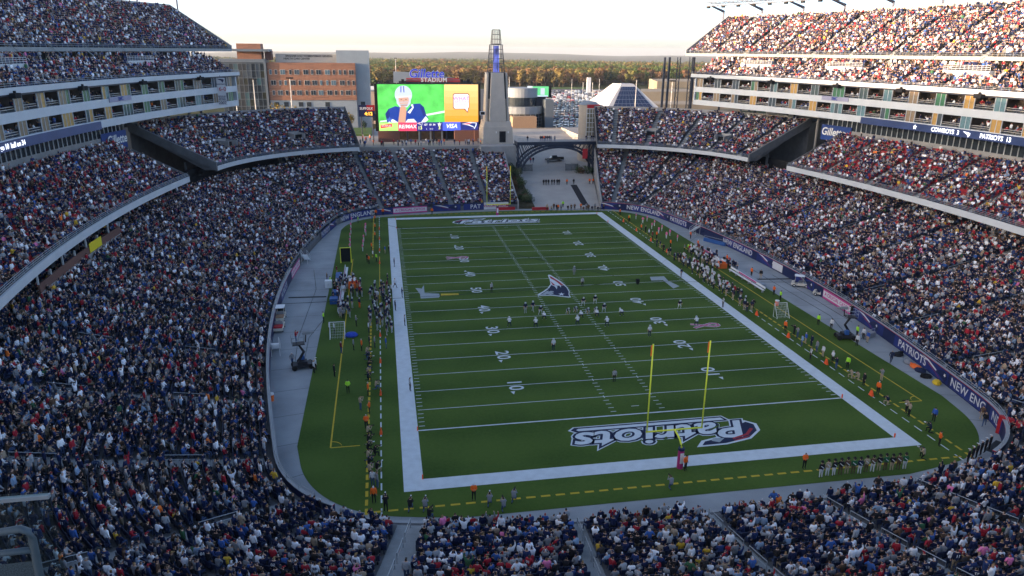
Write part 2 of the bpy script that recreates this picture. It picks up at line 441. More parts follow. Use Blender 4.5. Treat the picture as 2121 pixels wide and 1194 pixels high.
        a += (wo_+npn*1.2)*st; k += 1
    # score ribbon below the suites
    R1 = 7.6
    sweep('score_ribbon', [(36.7, 23.35), (36.7, 24.75), (36.95, 24.75), (36.95, 23.35)], TT(S0, R1, 2, 37), ribbon, root, True, True, True)
    # upper deck, lower tier
    U0, U1 = (-13. if s > 0 else -28.), 21.  # left deck runs on out of view, lengthened to block the low sun
    T = TT(U0, U1, 1.8, 42)
    prof = [(37.2, 31.1), (37.2, 31.6)]+steps(UPA); e_ = prof[-1]
    prof += [(47.4, e_[1]), (47.4, 31.1)]
    sweep('upper_deck', prof, T, concrete_dark, root, True, True, True)
    sweep('deck_fascia', [(36.6, 31.15), (36.6, 32.05), (37.18, 32.05), (37.18, 31.15)], T, fascia_white, root, True, True, True)
    sweep('deck_soffit', [(36.8, 30.86), (47.4, 30.86), (47.4, 31.08), (36.8, 31.08)], T, royal if False else steel_dark, root, True, True, True)
    railing('deck_rail', T, 36.8, 32.05, .6, root, True, bars=2, post=1)
    alA = [t(a_) for a_ in np.arange(U0+1.2, U1, 2.55)]
    aisle_stairs('aisle_stair', UPA, alA, root, True)
    wheel = [(2.0, 4.4), (9.2, 11.6), (15.6, 18.0)] if s > 0 else [(3., 5.2), (12.6, 14.8)]
    def in_plat(P, o, z):
        th = np.degrees(np.arctan2(P[:, 1], abs(P[:, 0])+SC[0]*-1)); r_ = np.zeros(len(P), bool)
        if o > 41.6:
            for a_, b2 in wheel: r_ |= (th > a_) & (th < b2)
        return r_
    fill(UPA, t(U0), t(U1), alA, 7 if s > 0 else 8, True, skip=in_plat)
    for a_, b2 in wheel:      # white-fronted platforms with rails
        Tp = TT(a_, b2, 1., 42)
        sweep('viewing_platform', [(41.7, 33.4), (41.7, 35.15), (45., 35.15), (45., 33.4)], Tp, fascia_white, root, True, True, True)
        railing('platform_rail', Tp, 41.8, 35.15, .95, root, True, bars=3, post=1, m_=white_paint)
        fill([(42.6, 35.15), (43.6, 35.15)], t(a_), t(b2), [], 9, True)
    # walkway and the upper tier overhanging it
    U2 = 23.6
    T = TT(U0, U2, 1.8, 50)
    prof = [(46.0, 37.1), (46.0, 37.7)]+steps(UPB); e_ = prof[-1]
    prof += [(e_[0], e_[1]-1.0)]
    sweep('upper_tier', prof, T, concrete_dark, root, True, True, True)
    sweep('tier_fascia', [(45.9, 37.0), (45.9, 37.75), (45.98, 37.75), (45.98, 37.0)], T, stair_grey, root, True, True, True)
    railing('tier_rail', T, 45.95, 37.75, .7, root, True, bars=2, post=1)
    sweep('walkway_wall', [(49.5, 31.), (49.5, 37.6)], TT(U0, 20.4, 1.8, 50), mat('walkway_wall', (.10, .085, .06), .9, .2, .5), root, True)
    sweep('walkway_floor', [(45.0, 35.2), (49.5, 35.2)], TT(U0, U1, 1.8, 45), concrete_dark, root, True)
    alB = [t(a_) for a_ in np.arange(U0+1.2, U2, 2.55)]
    aisle_stairs('aisle_stair', UPB, alB, root, True, m_=stair_grey)
    fill(UPB, t(U0), t(U2), alB, 10 if s > 0 else 11, True)
    fill([(45.2, 35.25), (46.2, 35.25)], t(U0), t(U1), alA, 12, True, skip=lambda P, o, z: RNG.random(len(P)) < .55)
    for a_ in alB[:-1]:       # diagonal stair flights from the walkway up to the tier
        B = MB(); p0, p1 = rp(a_+.05, 44.6, 35.3, True), rp(a_-s*.42, 46.6, 37.8, True)
        for dz in (0., .9): B.tube([p0+[0, 0, dz], p1+[0, 0, dz]], .05 if dz else .13, 4)
        B.build('stair_flight', stair_grey, root)
    eo = UPB[-1][0]+.8
    sweep('parapet', [(eo, 46.5), (eo, 49.3), (eo+.35, 49.3), (eo+.35, 46.5)], T, mat('parapet', (.42, .42, .40), .8, .1, .5), root, True, True, True)
    railing('parapet_rail', T[::2], eo+.2, 49.3, 1.1, root, True, bars=2, post=1)
    # sloped end wall of the deck
    B = MB(); V = []
    for o, z in ((46., 37.1), (46., 38.6), (eo, 49.3), (eo, 47.)):
        for da in (0., .08): V.append(tuple(rp(t(U2+da), o, z, True)))
    B.add(V, [(0, 2, 4, 6), (7, 5, 3, 1), (2, 3, 5, 4), (0, 6, 7, 1), (0, 1, 3, 2), (4, 5, 7, 6)]); B.build('end_wall', stair_grey, root)
    # back structure and columns that carry the decks
    sweep('rear_wall', [(eo+.3, 5.), (eo+.3, 46.6)], TT(U0, 20., 4, 60), mat('rear_panel', (.22, .22, .21), .8, .1, .2), root, True)
    for a_ in np.arange(-12 if s > 0 else -27, 23.7, 3.):
        for o, z0, z1 in ((49.2, 5, 37.4), (62.5, 5, 46.4)):
            p = rp(t(min(a_, 23.2)), o, 0, True); B = MB(); B.tube([(p[0], p[1], z0), (p[0], p[1], z1)], .35, 8); B.build('column', steel_dark, root)
    for a_ in np.arange(-12, 20.4, 3.):
        p = rp(t(a_), 43.5, 0, True); B = MB(); B.tube([(p[0], p[1], 17 if a_ < 9.5 else 8), (p[0], p[1], 31)], .3, 8); B.build('column', concrete, root)
    # loudspeakers under the deck edge
    for a_ in (np.array([-3.2, 1.0, 5.3, 9.4, 14.2, 19.2]) if s > 0 else np.array([1.6, 6.4, 11.4, 16.8])):
        B = MB(); arc_box(B, t(a_), 36.2, 30.95, 1.7, .9, .75); arc_box(B, t(a_), 36.2, 31.45, .3, .3, .4); B.build('loudspeaker', black_void, root)
    return root, t, eo
R_side, tR, EO = side_stand(1)
L_side, tL, _ = side_stand(-1)

# ---- corner stands of the far end
def corner_stand(s):
    t = (lambda a: a) if s > 0 else (lambda a: 180-a)
    root = empty('corner_stand', (0, 0, 0), 0, 'curved corner stand hanging over the lower bowl beside the %s' % ('arched bridge' if s > 0 else 'big video screen'), 'grandstand')
    a, b_ = 12.6, 77.4
    T = np.array([t(x) for x in thetas(a, b_, 1.5, 30)])
    prof = [(25.4, 12.3), (25.4, 13.0)]+steps(MEZC); e_ = prof[-1]; prof += [(e_[0], e_[1]-.8), (28., 12.3)]
    sweep('deck', prof, T, concrete_dark, root, closed=True, caps=True)
    sweep('front_fascia', [(25.36, 12.25), (25.36, 13.2), (25.1, 13.2), (25.1, 12.25)], T, fascia_white, root, closed=True, caps=True)
    railing('front_rail', T, 25.3, 13.2, .8, root, bars=3, post=2)
    als = [t(x) for x in spaced(a, b_, 30, 9.6)]
    aisle_stairs('aisle_stair', MEZC, als, root)
    vom = [als[i] for i in (1, 3, 5) if i < len(als)]
    def vskip(P, o, z):
        r_ = np.zeros(len(P), bool)
        if 29.5 < o < 33.5:
            for v in vom:
                c = rp(v, 31.5, 0); r_ |= np.hypot(P[:, 0]-c[0], P[:, 1]-c[1]) < 2.6
        return r_
    fill(MEZC, t(a), t(b_), als, 13 if s > 0 else 14, skip=vskip)
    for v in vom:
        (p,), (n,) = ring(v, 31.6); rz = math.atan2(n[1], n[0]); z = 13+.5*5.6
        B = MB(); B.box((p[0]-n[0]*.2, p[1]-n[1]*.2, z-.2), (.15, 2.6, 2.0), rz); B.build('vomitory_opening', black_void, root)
        B = MB()
        for sg in (-1.4, 1.4): B.box((p[0]-n[1]*sg, p[1]+n[0]*sg, z), (3.6, .2, 2.4), rz)
        B.box((p[0]+n[0]*1.7, p[1]+n[1]*1.7, z+.7), (.2, 3., 1.6), rz)
        B.build('vomitory_wall', concrete, root)
    eo = MEZC[-1][0]+.84; ez = MEZC[-1][1]
    sweep('back_parapet', [(eo, ez-.6), (eo, ez+1.0), (eo+.2, ez+1.0), (eo+.2, ez-.6)], T, concrete, root, closed=True, caps=True)
    sweep('concourse_floor', [(eo+.2, ez-.1), (eo+7, ez-.1)], T, concrete, root)
    sweep('rear_wall', [(eo+.1, 7), (eo+.1, ez-.6)], T, concrete_dark, root)
    for j, th in enumerate((a-.06, b_+.06)):       # sloped side walls
        B = MB(); V = []
        for o, z in ((25.1, 12.2), (25.1, 14.1), (eo, ez+1.1), (eo, ez-.9)):
            for da in (-.06, .06): V.append(tuple(rp(t(th+da*(1 if j == 0 else 1)), o, z)))
        B.add(V, [(0, 2, 4, 6), (7, 5, 3, 1), (2, 3, 5, 4), (0, 6, 7, 1), (0, 1, 3, 2), (4, 5, 7, 6)]); B.build('side_wall', concrete_dark, root)
    for th in np.linspace(a+2, b_-2, 9):
        p = rp(t(th), 33.5, 0); B = MB(); B.tube([(p[0], p[1], 9), (p[0], p[1], 13.6)], .35, 8); B.build('column', concrete_dark, root)
    return root
R_corner = corner_stand(1); L_corner = corner_stand(-1)
# ================================================================ ground inside the bowl, turf, markings
YD = .9144; HW, HL = 53.333*YD/2, 60*YD
def turf_mat():
    M_ = bpy.data.materials.new('turf'); M_.use_nodes = True; t = M_.node_tree; p = t.nodes['Principled BSDF']
    p.inputs['Roughness'].default_value = .9; p.inputs['Specular IOR Level'].default_value = .15
    tc = t.nodes.new('ShaderNodeTexCoord'); n1 = t.nodes.new('ShaderNodeTexNoise'); n1.inputs['Scale'].default_value = .12; n1.inputs['Detail'].default_value = 6
    n2 = t.nodes.new('ShaderNodeTexNoise'); n2.inputs['Scale'].default_value = 3.; n2.inputs['Detail'].default_value = 8
    wv = t.nodes.new('ShaderNodeTexWave'); wv.wave_type = 'BANDS'; wv.bands_direction = 'Y'; wv.inputs['Scale'].default_value = .0345; wv.inputs['Distortion'].default_value = .4
    for n in (n1, n2, wv): t.links.new(tc.outputs['Object'], n.inputs[0])
    r = t.nodes.new('ShaderNodeValToRGB'); r.color_ramp.elements[0].position = .3; r.color_ramp.elements[0].color = (.033, .071, .010, 1); r.color_ramp.elements[1].position = .72; r.color_ramp.elements[1].color = (.072, .122, .021, 1)
    a = t.nodes.new('ShaderNodeMath'); a.operation = 'MULTIPLY_ADD'; a.inputs[1].default_value = .62; t.links.new(n1.outputs['Fac'], a.inputs[0])
    b_ = t.nodes.new('ShaderNodeMath'); b_.operation = 'MULTIPLY'; b_.inputs[1].default_value = .38; t.links.new(n2.outputs['Fac'], b_.inputs[0])
    c_ = t.nodes.new('ShaderNodeMath'); c_.operation = 'MULTIPLY_ADD'; c_.inputs[1].default_value = .2; t.links.new(wv.outputs['Fac'], c_.inputs[0]); t.links.new(b_.outputs[0], c_.inputs[2])
    t.links.new(c_.outputs[0], a.inputs[2]); t.links.new(a.outputs[0], r.inputs[0]); t.links.new(r.outputs[0], p.inputs['Base Color'])
    return M_
def ring_sheet(name, off_, z, m_, parent=None, prof=None):
    T = np.linspace(0, 360, 240, endpoint=False); p, _ = ring(T, off_)
    return poly_obj(name, [(x, y, z) for x, y in p], m_, parent)
track = ring_sheet('track', .0, 0., mat('track_surface', (.27, .295, .315), .85, .22, .22, detail=10)); tag(track, kind='structure')
for th in spaced(-60, 72, 0, 6.5)+spaced(108, 238, 0, 6.5):
    p0, p1 = rp(th, -.2, .003), rp(th, -9., .003); n2 = np.array([-(p1-p0)[1], (p1-p0)[0], 0]); n2 = n2/np.linalg.norm(n2)*.035
    poly_obj('paving_joint', [tuple(p0-n2), tuple(p1-n2), tuple(p1+n2), tuple(p0+n2)], mat('joint_dark', (.09, .10, .115), .9, .2, 1), track)
# outline of the turf, rounded corners
def rrect(hx, hy, r, n=10):
    P = []
    for sx, sy, a0 in ((1, 1, 0), (-1, 1, 90), (-1, -1, 180), (1, -1, 270)):
        for k in range(n+1):
            a = math.radians(a0+90*k/n); P.append((sx*(hx-r)+r*math.cos(a), sy*(hy-r)+r*math.sin(a)))
    return P
T = np.linspace(0, 360, 300, endpoint=False); p_, _ = ring(T, -2.1)
tp = [(max(-36.5, min(36.5, x)), max(-61.3, min(61.6, y))) for x, y in p_]
turf = poly_obj('field_turf', [(x, y, .02) for x, y in tp], turf_mat()); tag(turf, kind='structure')
paint = mat('field_paint', (.56, .62, .66), .85, .10, 1.2, detail=8); paint_y = mat('field_paint_yellow', (.50, .36, .03), .85, .12, 2)
paint_navy = mat('field_paint_navy', (.010, .018, .055), .85, .15, 2); paint_red = mat('field_paint_red', (.33, .03, .045), .85, .15, 2)
paint_grey = mat('field_paint_grey', (.30, .35, .38), .85, .1, 2); paint_pink = mat('field_paint_pink', (.45, .12, .22), .85, .2, 2)
def sheet(name, quads, z, m_, parent=turf, kind=None):
    B = MB()
    for q in quads: B.add([(x, y, z) for x, y in q], [tuple(range(len(q)))])
    o = B.build(name, m_, parent)
    if kind: o['kind'] = kind
    return o
def rect(x0, y0, x1, y1): return [(x0, y0), (x1, y0), (x1, y1), (x0, y1)]
W6 = 1.83
for q in (rect(-HW-W6, -HL-W6, -HW, HL+W6), rect(HW, -HL-W6, HW+W6, HL+W6), rect(-HW, -HL-W6, HW, -HL), rect(-HW, HL, HW, HL+W6)): sheet('boundary_border', [q], .024, paint)
for k in range(-50, 51, 5):
    w_ = .2 if abs(k) == 50 else .10
    sheet('goal_line' if abs(k) == 50 else 'yard_line', [rect(-HW+(.0 if abs(k) == 50 else .2), k*YD-w_/2, HW-(.0 if abs(k) == 50 else .2), k*YD+w_/2)], .028, paint)
for x in (-HW+.45, -2.82, 2.82, HW-.45):
    sheet('hash_mark_row', [rect(x-.32, k*YD-.05, x+.32, k*YD+.05) for k in range(-49, 50) if k % 5], .028, paint, kind='stuff')
for x in (-2.82, 2.82): sheet('hash_mark_row', [rect(x-.05, k*YD-.3, x+.05, k*YD+.3) for k in range(-45, 46, 5)], .032, paint, kind='stuff')
sheet('conversion_mark', [rect(-.45, -48*YD-.05, .45, -48*YD+.05)], .028, paint); sheet('conversion_mark', [rect(-.45, 48*YD-.05, .45, 48*YD+.05)], .028, paint)
for k in range(-40, 41, 10):
    n_ = str(50-abs(k))
    for s in (-1, 1):
        x = s*(HW-12*YD+.9)
        # digits stand either side of the line, tops toward the middle of the field
        for j, ch in enumerate(n_):
            dy = (-.75 if j else .75)*(1 if s < 0 else -1)
            o = np.array([s*(HW-11.9), k*YD+dy, .030]); ax = np.array([0, s, 0.]); ay = np.array([-s, 0, 0.])
            lettering('yard_number', ch, plane_map(o, ax*1.0, ay*1.0), paint, turf, size=2.5, offset=.03)
        if k:
            g = 1 if k > 0 else -1; y0 = k*YD+g*1.62; x0 = s*(HW-11.4)
            sheet('direction_arrow', [[(x0-.28, y0), (x0+.28, y0), (x0, y0+g*.75)]], .030, paint)
# dashed lines round the field and the yellow corner marks
for s in (-1, 1):
    x = s*(HW+W6+2.0)
    sheet('dashed_line', [rect(x-.07, y, x+.07, y+1.15) for y in np.arange(-60, 58, 1.95) if not -15 < y < 24], .026, paint, kind='stuff')
    x = s*(HW+W6+3.3)
    sheet('dashed_line', [rect(x-.13, y, x+.13, y+.9) for y in np.arange(-59.6, 58, 1.35) if not -13 < y < 22], .026, paint_y, kind='stuff')
    sheet('team_area_line', [rect(s*33.2-.08, -47.8, s*33.2+.08, 22)], .026, paint_y); sheet('team_area_line', [rect(min(s*33.2, s*30.3), -47.9, max(s*33.2, s*30.3), -47.75)], .026, paint_y)
    a = [(s*33.2-s*1.1*math.cos(t), -47.8+1.1*math.sin(t)) for t in np.linspace(0, math.pi/2, 7)]
    sheet('corner_arc', [[a[i], a[i+1], (a[i+1][0]-s*.0+(.12*s if 0 else 0), a[i+1][1]+.14), (a[i][0], a[i][1]+.14)] for i in range(6)], .027, paint_y)
    x = s*(HW+W6+2.0); sheet('team_area_line', [rect(x-.06, -14, x+.06, 23)], .026, paint_y)
for y in (-59.3, 59.6): sheet('dashed_line', [rect(x, y-.13, x+.85, y+.13) for x in np.arange(-29, 29, 1.35)], .026, paint_y, kind='stuff')
# end-zone wordmarks
for s, yc in ((-1, -50.35), (1, 50.35)):
    cxm = 1.0 if s < 0 else -1.0
    wm = empty('end_zone_wordmark', (0, 0, 0)); wm.parent = turf
    for nm, of, dz, m_ in (('wordmark_edge', .44, 0., paint), ('wordmark_outline', .32, .004, paint_navy), ('wordmark_letters', .10, .008, paint)):
        lettering(nm, 'Patriots', (lambda mp, dz: lambda x, y: mp(x, y)+np.array([0, 0, dz]))(plane_map((cxm, yc, .028), (s*1.22, 0, 0), (0, s*1.0, 0)), dz), m_, wm, size=4.7, shear=.3, offset=of, space=1.03)
    # long bar over the letters and the striped streamer round the first letter
    for nm, pts, dz, m_ in (('top_bar_edge', [(-8.2,1.5),(9.2,1.5),(9.9,2.1),(9.2,2.75),(-7.6,2.75)], .0005, paint), ('top_bar_navy', [(-7.9,1.62),(9.1,1.62),(9.6,2.1),(9.1,2.6),(-7.5,2.6)], .0045, paint_navy), ('top_bar', [(-7.5,1.85),(8.8,1.85),(9.0,2.1),(8.7,2.35),(-7.3,2.35)], .0085, paint),
                            ('swoosh_edge', [(-10.6,.5),(-10.3,-.9),(-8.5,-2.4),(-5.5,-3.1),(-2.2,-3.15),(-3.2,-2.0),(-6,-1.3),(-7.6,-.6),(-8.6,.9),(-9.6,1.4)], .001, paint),
                            ('swoosh_body', [(-10.2,.4),(-9.9,-.9),(-8.4,-2.15),(-5.5,-2.85),(-2.9,-2.9),(-3.5,-2.2),(-6,-1.6),(-8.0,-.8),(-8.9,.7),(-9.6,1.05)], .005, paint_navy),
                            ('swoosh_stripe', [(-9.7,-.5),(-8.6,-1.6),(-6.6,-2.25),(-6.6,-2.0),(-8.4,-1.35),(-9.4,-.3)], .009, paint_red), ('swoosh_stripe', [(-9.0,-1.65),(-8.0,-2.2),(-6.6,-2.6),(-6.6,-2.42),(-7.9,-2.0)], .009, paint_red),
                            ('swoosh_profile', [(-5.8,-1.85),(-4.6,-1.7),(-4.2,-2.2),(-4.9,-2.6),(-5.4,-2.2)], .009, paint_grey)):
        poly_obj(nm, [tuple(np.array([cxm, yc, .028])+np.array([s*x, -s*y, dz])) for x, y in pts], m_, wm)
# emblem at midfield, outlines placed on the turf
def gpix(pts, ox, oy, sc, z): return [(*atz(ox+x/sc, oy+y/sc, z)[:2], z) for x, y in pts]
em = empty('midfield_emblem', (0, 0, 0)); em.parent = turf
G = lambda pts, z: gpix(pts, 1000, 560, 6.628, z)
poly_obj('emblem_edge', G([(752,332),(830,290),(890,245),(930,192),(918,130),(893,72),(905,62),(930,66),(1062,148),(1120,196),(1160,235),(1192,290),(1188,335),(1210,372),(1180,376),(1080,364),(960,350),(880,348),(800,348),(760,345)], .030), paint, em)
poly_obj('emblem_face', G([(785,334),(850,296),(908,252),(940,202),(990,225),(1016,262),(1024,226),(1000,212),(1050,212),(1075,242),(1072,212),(1115,208),(1150,242),(1180,292),(1178,336),(1190,364),(1080,354),(970,340),(900,340),(820,342)], .034), paint_navy, em)
poly_obj('emblem_stripe', G([(912,82),(940,88),(1058,162),(1112,206),(1072,209),(1000,150),(930,112)], .034), paint_red, em)
poly_obj('emblem_stripe', G([(926,150),(940,158),(1000,212),(960,205)], .034), paint_red, em)
poly_obj('emblem_profile', G([(800,336),(880,286),(905,282),(900,296),(935,284),(970,290),(978,304),(950,302),(975,326),(930,338),(880,326),(860,338)], .038), paint_grey, em)
def star(cx, cy, r, sq=1., n=5):
    return [(cx+(r if k % 2 == 0 else r*.42)*math.sin(math.pi*k/n), cy-(r if k % 2 == 0 else r*.42)*sq*math.cos(math.pi*k/n)) for k in range(2*n)]
poly_obj('emblem_star', G(star(1080, 330, 46, .5), .038), paint, em)
# grey tower-and-bridge emblems and pink ribbons by the sidelines
for u0, pts in ((0, [(868,668),(888,638),(893,700),(1005,704),(1012,722),(1005,734),(864,742),(858,706),(822,660),(866,664)]),):
    eb = empty('sideline_emblem', (0, 0, 0)); eb.parent = turf
    poly_obj('emblem_shape', gpix(pts, 640, 420, 3.732, .030), paint_grey, eb); poly_obj('emblem_glow', gpix([(1020,704),(1155,702),(1160,714),(1020,722)], 640, 420, 3.732, .030), paint_y, eb)
eb = empty('sideline_emblem', (0, 0, 0)); eb.parent = turf
poly_obj('emblem_shape', gpix([(918,574),(1028,570),(1060,605),(1148,646),(1100,664),(1020,600),(930,602)], 1100, 420, 3.732, .030), paint_grey, eb)
for c, ln in (((-13.6, 20.2), 1.), ((18.6, -21.2), 1.)):
    rb = empty('ribbon_emblem', (0, 0, 0)); rb.parent = turf
    for nm, wd, z, m_ in (('ribbon_edge', .62, .030, paint), ('ribbon_band', .42, .034, paint_pink)):
        B = MB(); pts = [(c[0]+x*1.3, c[1]+y*1.0) for x, y in ((-1.5,-.75),(-.2,.0),(.9,.62),(1.5,.35),(1.5,-.35),(.9,-.62),(-.2,0.),(-1.5,.75))]
        for i in range(len(pts)-1):
            a, b_ = np.array(pts[i]), np.array(pts[i+1]); d = (b_-a)/np.linalg.norm(b_-a); n_ = np.array([-d[1], d[0]])*wd/2
            B.add([(*(a-n_-d*.05), z+.0005*i), (*(b_-n_+d*.05), z+.0005*i), (*(b_+n_+d*.05), z+.0005*i), (*(a+n_-d*.05), z+.0005*i)], [(0, 1, 2, 3)])
        B.build(nm, m_, rb)

# ---- goalposts
pad_pink = mat('goalpost_pad', (.42, .03, .16), .6, .1, 4); ribbon_or = mat('post_ribbon', (.9, .2, .03), .8, .05, 4)
def goalpost(s, what):
    g = empty('goalpost', (0, s*(HL+1.95), 0), 0, 'yellow gooseneck goalpost with pink base pad in front of the %s' % what, 'goalpost', 'goalposts')
    yb = -s*1.95
    B = MB(); B.tube([(0, 0, 0), (0, 0, 2.0)], .30, 12); B.build('base_pad', pad_pink, g)
    B = MB(); B.tube([(0, 0, 1.95), (0, 0, 2.2)], .31, 12); B.build('pad_collar', navy, g)
    B = MB(); B.box((0, -.31 if s > 0 else -.31, 1.2), (.36, .03, 1.1)); B.build('pad_label', lit_white, g)
    pts = [(0, 0, 2.1)]+[(0, yb*(1-math.cos(t)), 2.1+.95*math.sin(t)) for t in np.linspace(.2, math.pi/2, 8)]
    B = MB(); B.tube(pts, .085, 10); B.build('gooseneck', yellow_paint, g, True)
    B = MB(); B.tube([(-2.9, yb, 3.05), (2.9, yb, 3.05)], .085, 10); B.build('crossbar', yellow_paint, g, True)
    for x in (-2.82, 2.82):
        B = MB(); B.tube([(x, yb, 3.0), (x, yb, 12.2)], .075, 8); u = B.build('upright', yellow_paint, g, True)
        B = MB(); B.box((x-.14, yb, 11.55), (.14, .02, 1.1)); B.build('wind_ribbon', ribbon_or, u)
goalpost(-1, 'near end stand'); goalpost(1, 'far end stand')
# ---- pylons and orange line markers
orange = mat('orange_plastic', (.95, .12, .03), .5, .05, 5)
B = MB(); B.box((0, 0, .24), (.11, .11, .46)); pyl = B.mesh('pylon', orange)
for sx, nm_ in ((-1, 'left'), (1, 'right')):
    side = 'coach cart side' if sx < 0 else 'scissor lift side'
    for y, w_ in ((-HL, 'near back corner'), (-50*YD, 'near goal line'), (50*YD, 'far goal line'), (HL, 'far back corner')):
        o = inst('pylon', pyl, None, (sx*(HW+.06), y, .02)); tag(o, 'small orange pylon at the %s on the %s' % (w_, side), 'pylon', 'end zone pylons')
B = MB(); B.add([(-.32,-.14,0),(.32,-.14,0),(.32,.14,0),(-.32,.14,0),(-.2,0,.7),(.2,0,.7)], [(0,1,5,4),(2,3,4,5),(1,2,5),(3,0,4),(3,2,1,0)]); mk = B.mesh('line_marker', orange)
for sx in (-1, 1):
    side = 'coach cart side' if sx < 0 else 'scissor lift side'
    for k, y in enumerate([-45.7, -36.6, -27.4, -18.3, 18.3, 27.4, 36.6, 45.7]):
        nm_ = {45.7: 'goal line', 36.6: 'ten', 27.4: 'twenty', 18.3: 'thirty'}[abs(y)]
        o = inst('yard_marker', mk, None, (sx*(HW+W6+2.0), y, .02), math.pi/2); tag(o, 'folded orange yard marker at the %s %s, %s' % ('near' if y < 0 else 'far', nm_, side), 'yard marker', 'orange sideline markers')
# ---- lettering on the field wall
def wall_map(th0, h0, sgn=1, off=-.17):
    """text x runs along the wall seen from the field"""
    g = np.linspace(th0-30, th0+30, 1200); p, _ = ring(g, off); s_ = np.concatenate([[0], np.cumsum(np.linalg.norm(np.diff(p, axis=0), axis=1))]); s0 = np.interp(th0, g, s_)
    def fn(x, y):
        th = np.interp(s0-x, s_, g); return rp(th, off, h0+y)
    return fn
wall_blue = mat('banner_blue', (.02, .035, .17), .5, .35, .4); wall_red = mat('banner_red', (.40, .03, .05), .5, .1, 1); ban_white = mat('banner_white', (.62, .62, .64), .6, .05, 2); ban_pink = mat('banner_pink', (.5, .06, .24), .6, .1, 2); ban_grey = mat('banner_grey', (.35, .37, .40), .6, .1, 2)
def banner(name, th0, length, h0, h1, m_, off=-.15, parent=bowl):
    f = wall_map(th0, 0, 1, off); xs = np.linspace(-length/2, length/2, max(3, int(length/.8)))
    V = [tuple(f(x, h0)) for x in xs]+[tuple(f(x, h1)) for x in xs]; n_ = len(xs)
    B = MB(); B.add(V, [(i, i+1, n_+i+1, n_+i) for i in range(n_-1)]); return B.build(name, m_, parent)
def logo(th0, h, sc=1., parent=bowl):
    """swept streamer emblem on the wall"""
    f = wall_map(th0, 0, 1, -.165); f2 = wall_map(th0, 0, 1, -.185)
    for nm, pts, m_, ff in (('emblem_streamer', [(-3.2,1.55),(-1.6,1.5),(.2,1.0),(1.2,.55),(.4,.7),(-1.4,1.2)], ban_white, f), ('emblem_streamer', [(-2.6,1.2),(-.8,.95),(.9,.35),(1.5,.05),(.2,.55),(-1.6,1.02)], wall_red, f2),
                        ('emblem_head', [(.3,.75),(1.6,.45),(2.6,.1),(2.9,.6),(2.7,1.2),(2.2,1.5),(1.2,1.3)], navy, f2), ('emblem_star', star(2.35, 1.0, .3), ban_white, wall_map(th0, 0, 1, -.2))):
        poly_obj(nm, [tuple(ff(x*sc, h+(y-.8)*sc)) for x, y in pts], m_, parent)
def wtext(th0, s, size=1.35, m_=None, h=.9, off=-.19, sp=1.05): lettering('banner_lettering', s, wall_map(th0, h, 1, off), m_ or ban_white, bowl, size=size, offset=.02, space=sp)
for a, b_ in ((-62, 74), (106, 242)):
    pass
def th_px(u, v, z=.9):
    """wall angle under a pixel of the photograph"""
    best = None
    for th in np.linspace(-130, 230, 3601):
        p = rp(th, -.12, z); q = project(p)
        if q[2] < 0: continue
        d = (q[0]-u)**2+(q[1]-v)**2
        if best is None or d < best[0]: best = (d, th)
    return best[1]
WT = dict(ne1=th_px(1338,434), pa1=th_px(1405,459), ne2=th_px(1528,514), pa2=th_px(1885,735), ne3=th_px(1998,826), nd=th_px(2062,872), lg1=th_px(1265,430), lg2=th_px(1372,446), lg3=th_px(1590,540), lg4=th_px(1665,588), lg5=th_px(1800,668), lg6=th_px(1932,772), cc=th_px(1735,625), wh=th_px(1610,553),
          ne4=th_px(735,443), pa4=th_px(672,478), lg7=th_px(690,468), lg8=th_px(805,436), cc2=th_px(850,432), lg9=th_px(925,432), vol=th_px(1027,428), pat=th_px(985,431), lg10=th_px(612,550), cc3=th_px(606,553), pa5=th_px(585,600))
for k, ln in (('ne1', 8), ('pa1', 7), ('ne2', 11), ('pa2', 9), ('ne3', 7), ('nd', 3.4), ('ne4', 8.5), ('pa4', 6), ('pa5', 7), ('pat', 6), ('lg9', 7), ('lg8', 6), ('lg3', 7), ('lg5', 8), ('lg6', 6), ('lg2', 5), ('lg1', 5), ('lg7', 5), ('lg4', 6)): banner('wall_banner', WT[k], ln, .12, 1.66, wall_blue)
for k in ('lg1', 'lg2', 'lg3', 'lg5', 'lg6', 'lg7', 'lg8', 'lg9', 'lg4'): logo(WT[k], .9, .95)
for k, s_ in (('ne1', 'NEW ENGLAND'), ('pa1', 'PATRIOTS'), ('ne2', 'NEW ENGLAND'), ('pa2', 'PATRIOTS'), ('ne3', 'NEW ENG'), ('nd', 'ND'), ('ne4', 'NEW ENGLAND'), ('pa4', 'PATRIOTS'), ('pa5', 'PATRIOTS'), ('pat', 'PAT')): wtext(WT[k], s_, 1.45)
for k, s_, m_ in (('cc', 'A CRUCIAL CATCH', ban_pink), ('cc2', 'A CRUCIAL CATCH', ban_pink), ('cc3', 'A CRUCIAL CATCH', ban_pink)):
    banner('cause_banner', WT[k], 8.4, .1, 1.66, ban_pink, -.2); banner('cause_banner', WT[k], 8.2, .42, 1.4, ban_white, -.22); wtext(WT[k], s_, .8, m_, .92, -.24)
banner('cause_banner', WT['vol'], 6.2, .1, 1.9, ban_white, -.22); wtext(WT['vol'], 'VOLUNTEERISM', .85, wall_red, 1.0, -.25)
banner('cause_banner', WT['wh'], 3.4, .25, 1.6, ban_white, -.2)
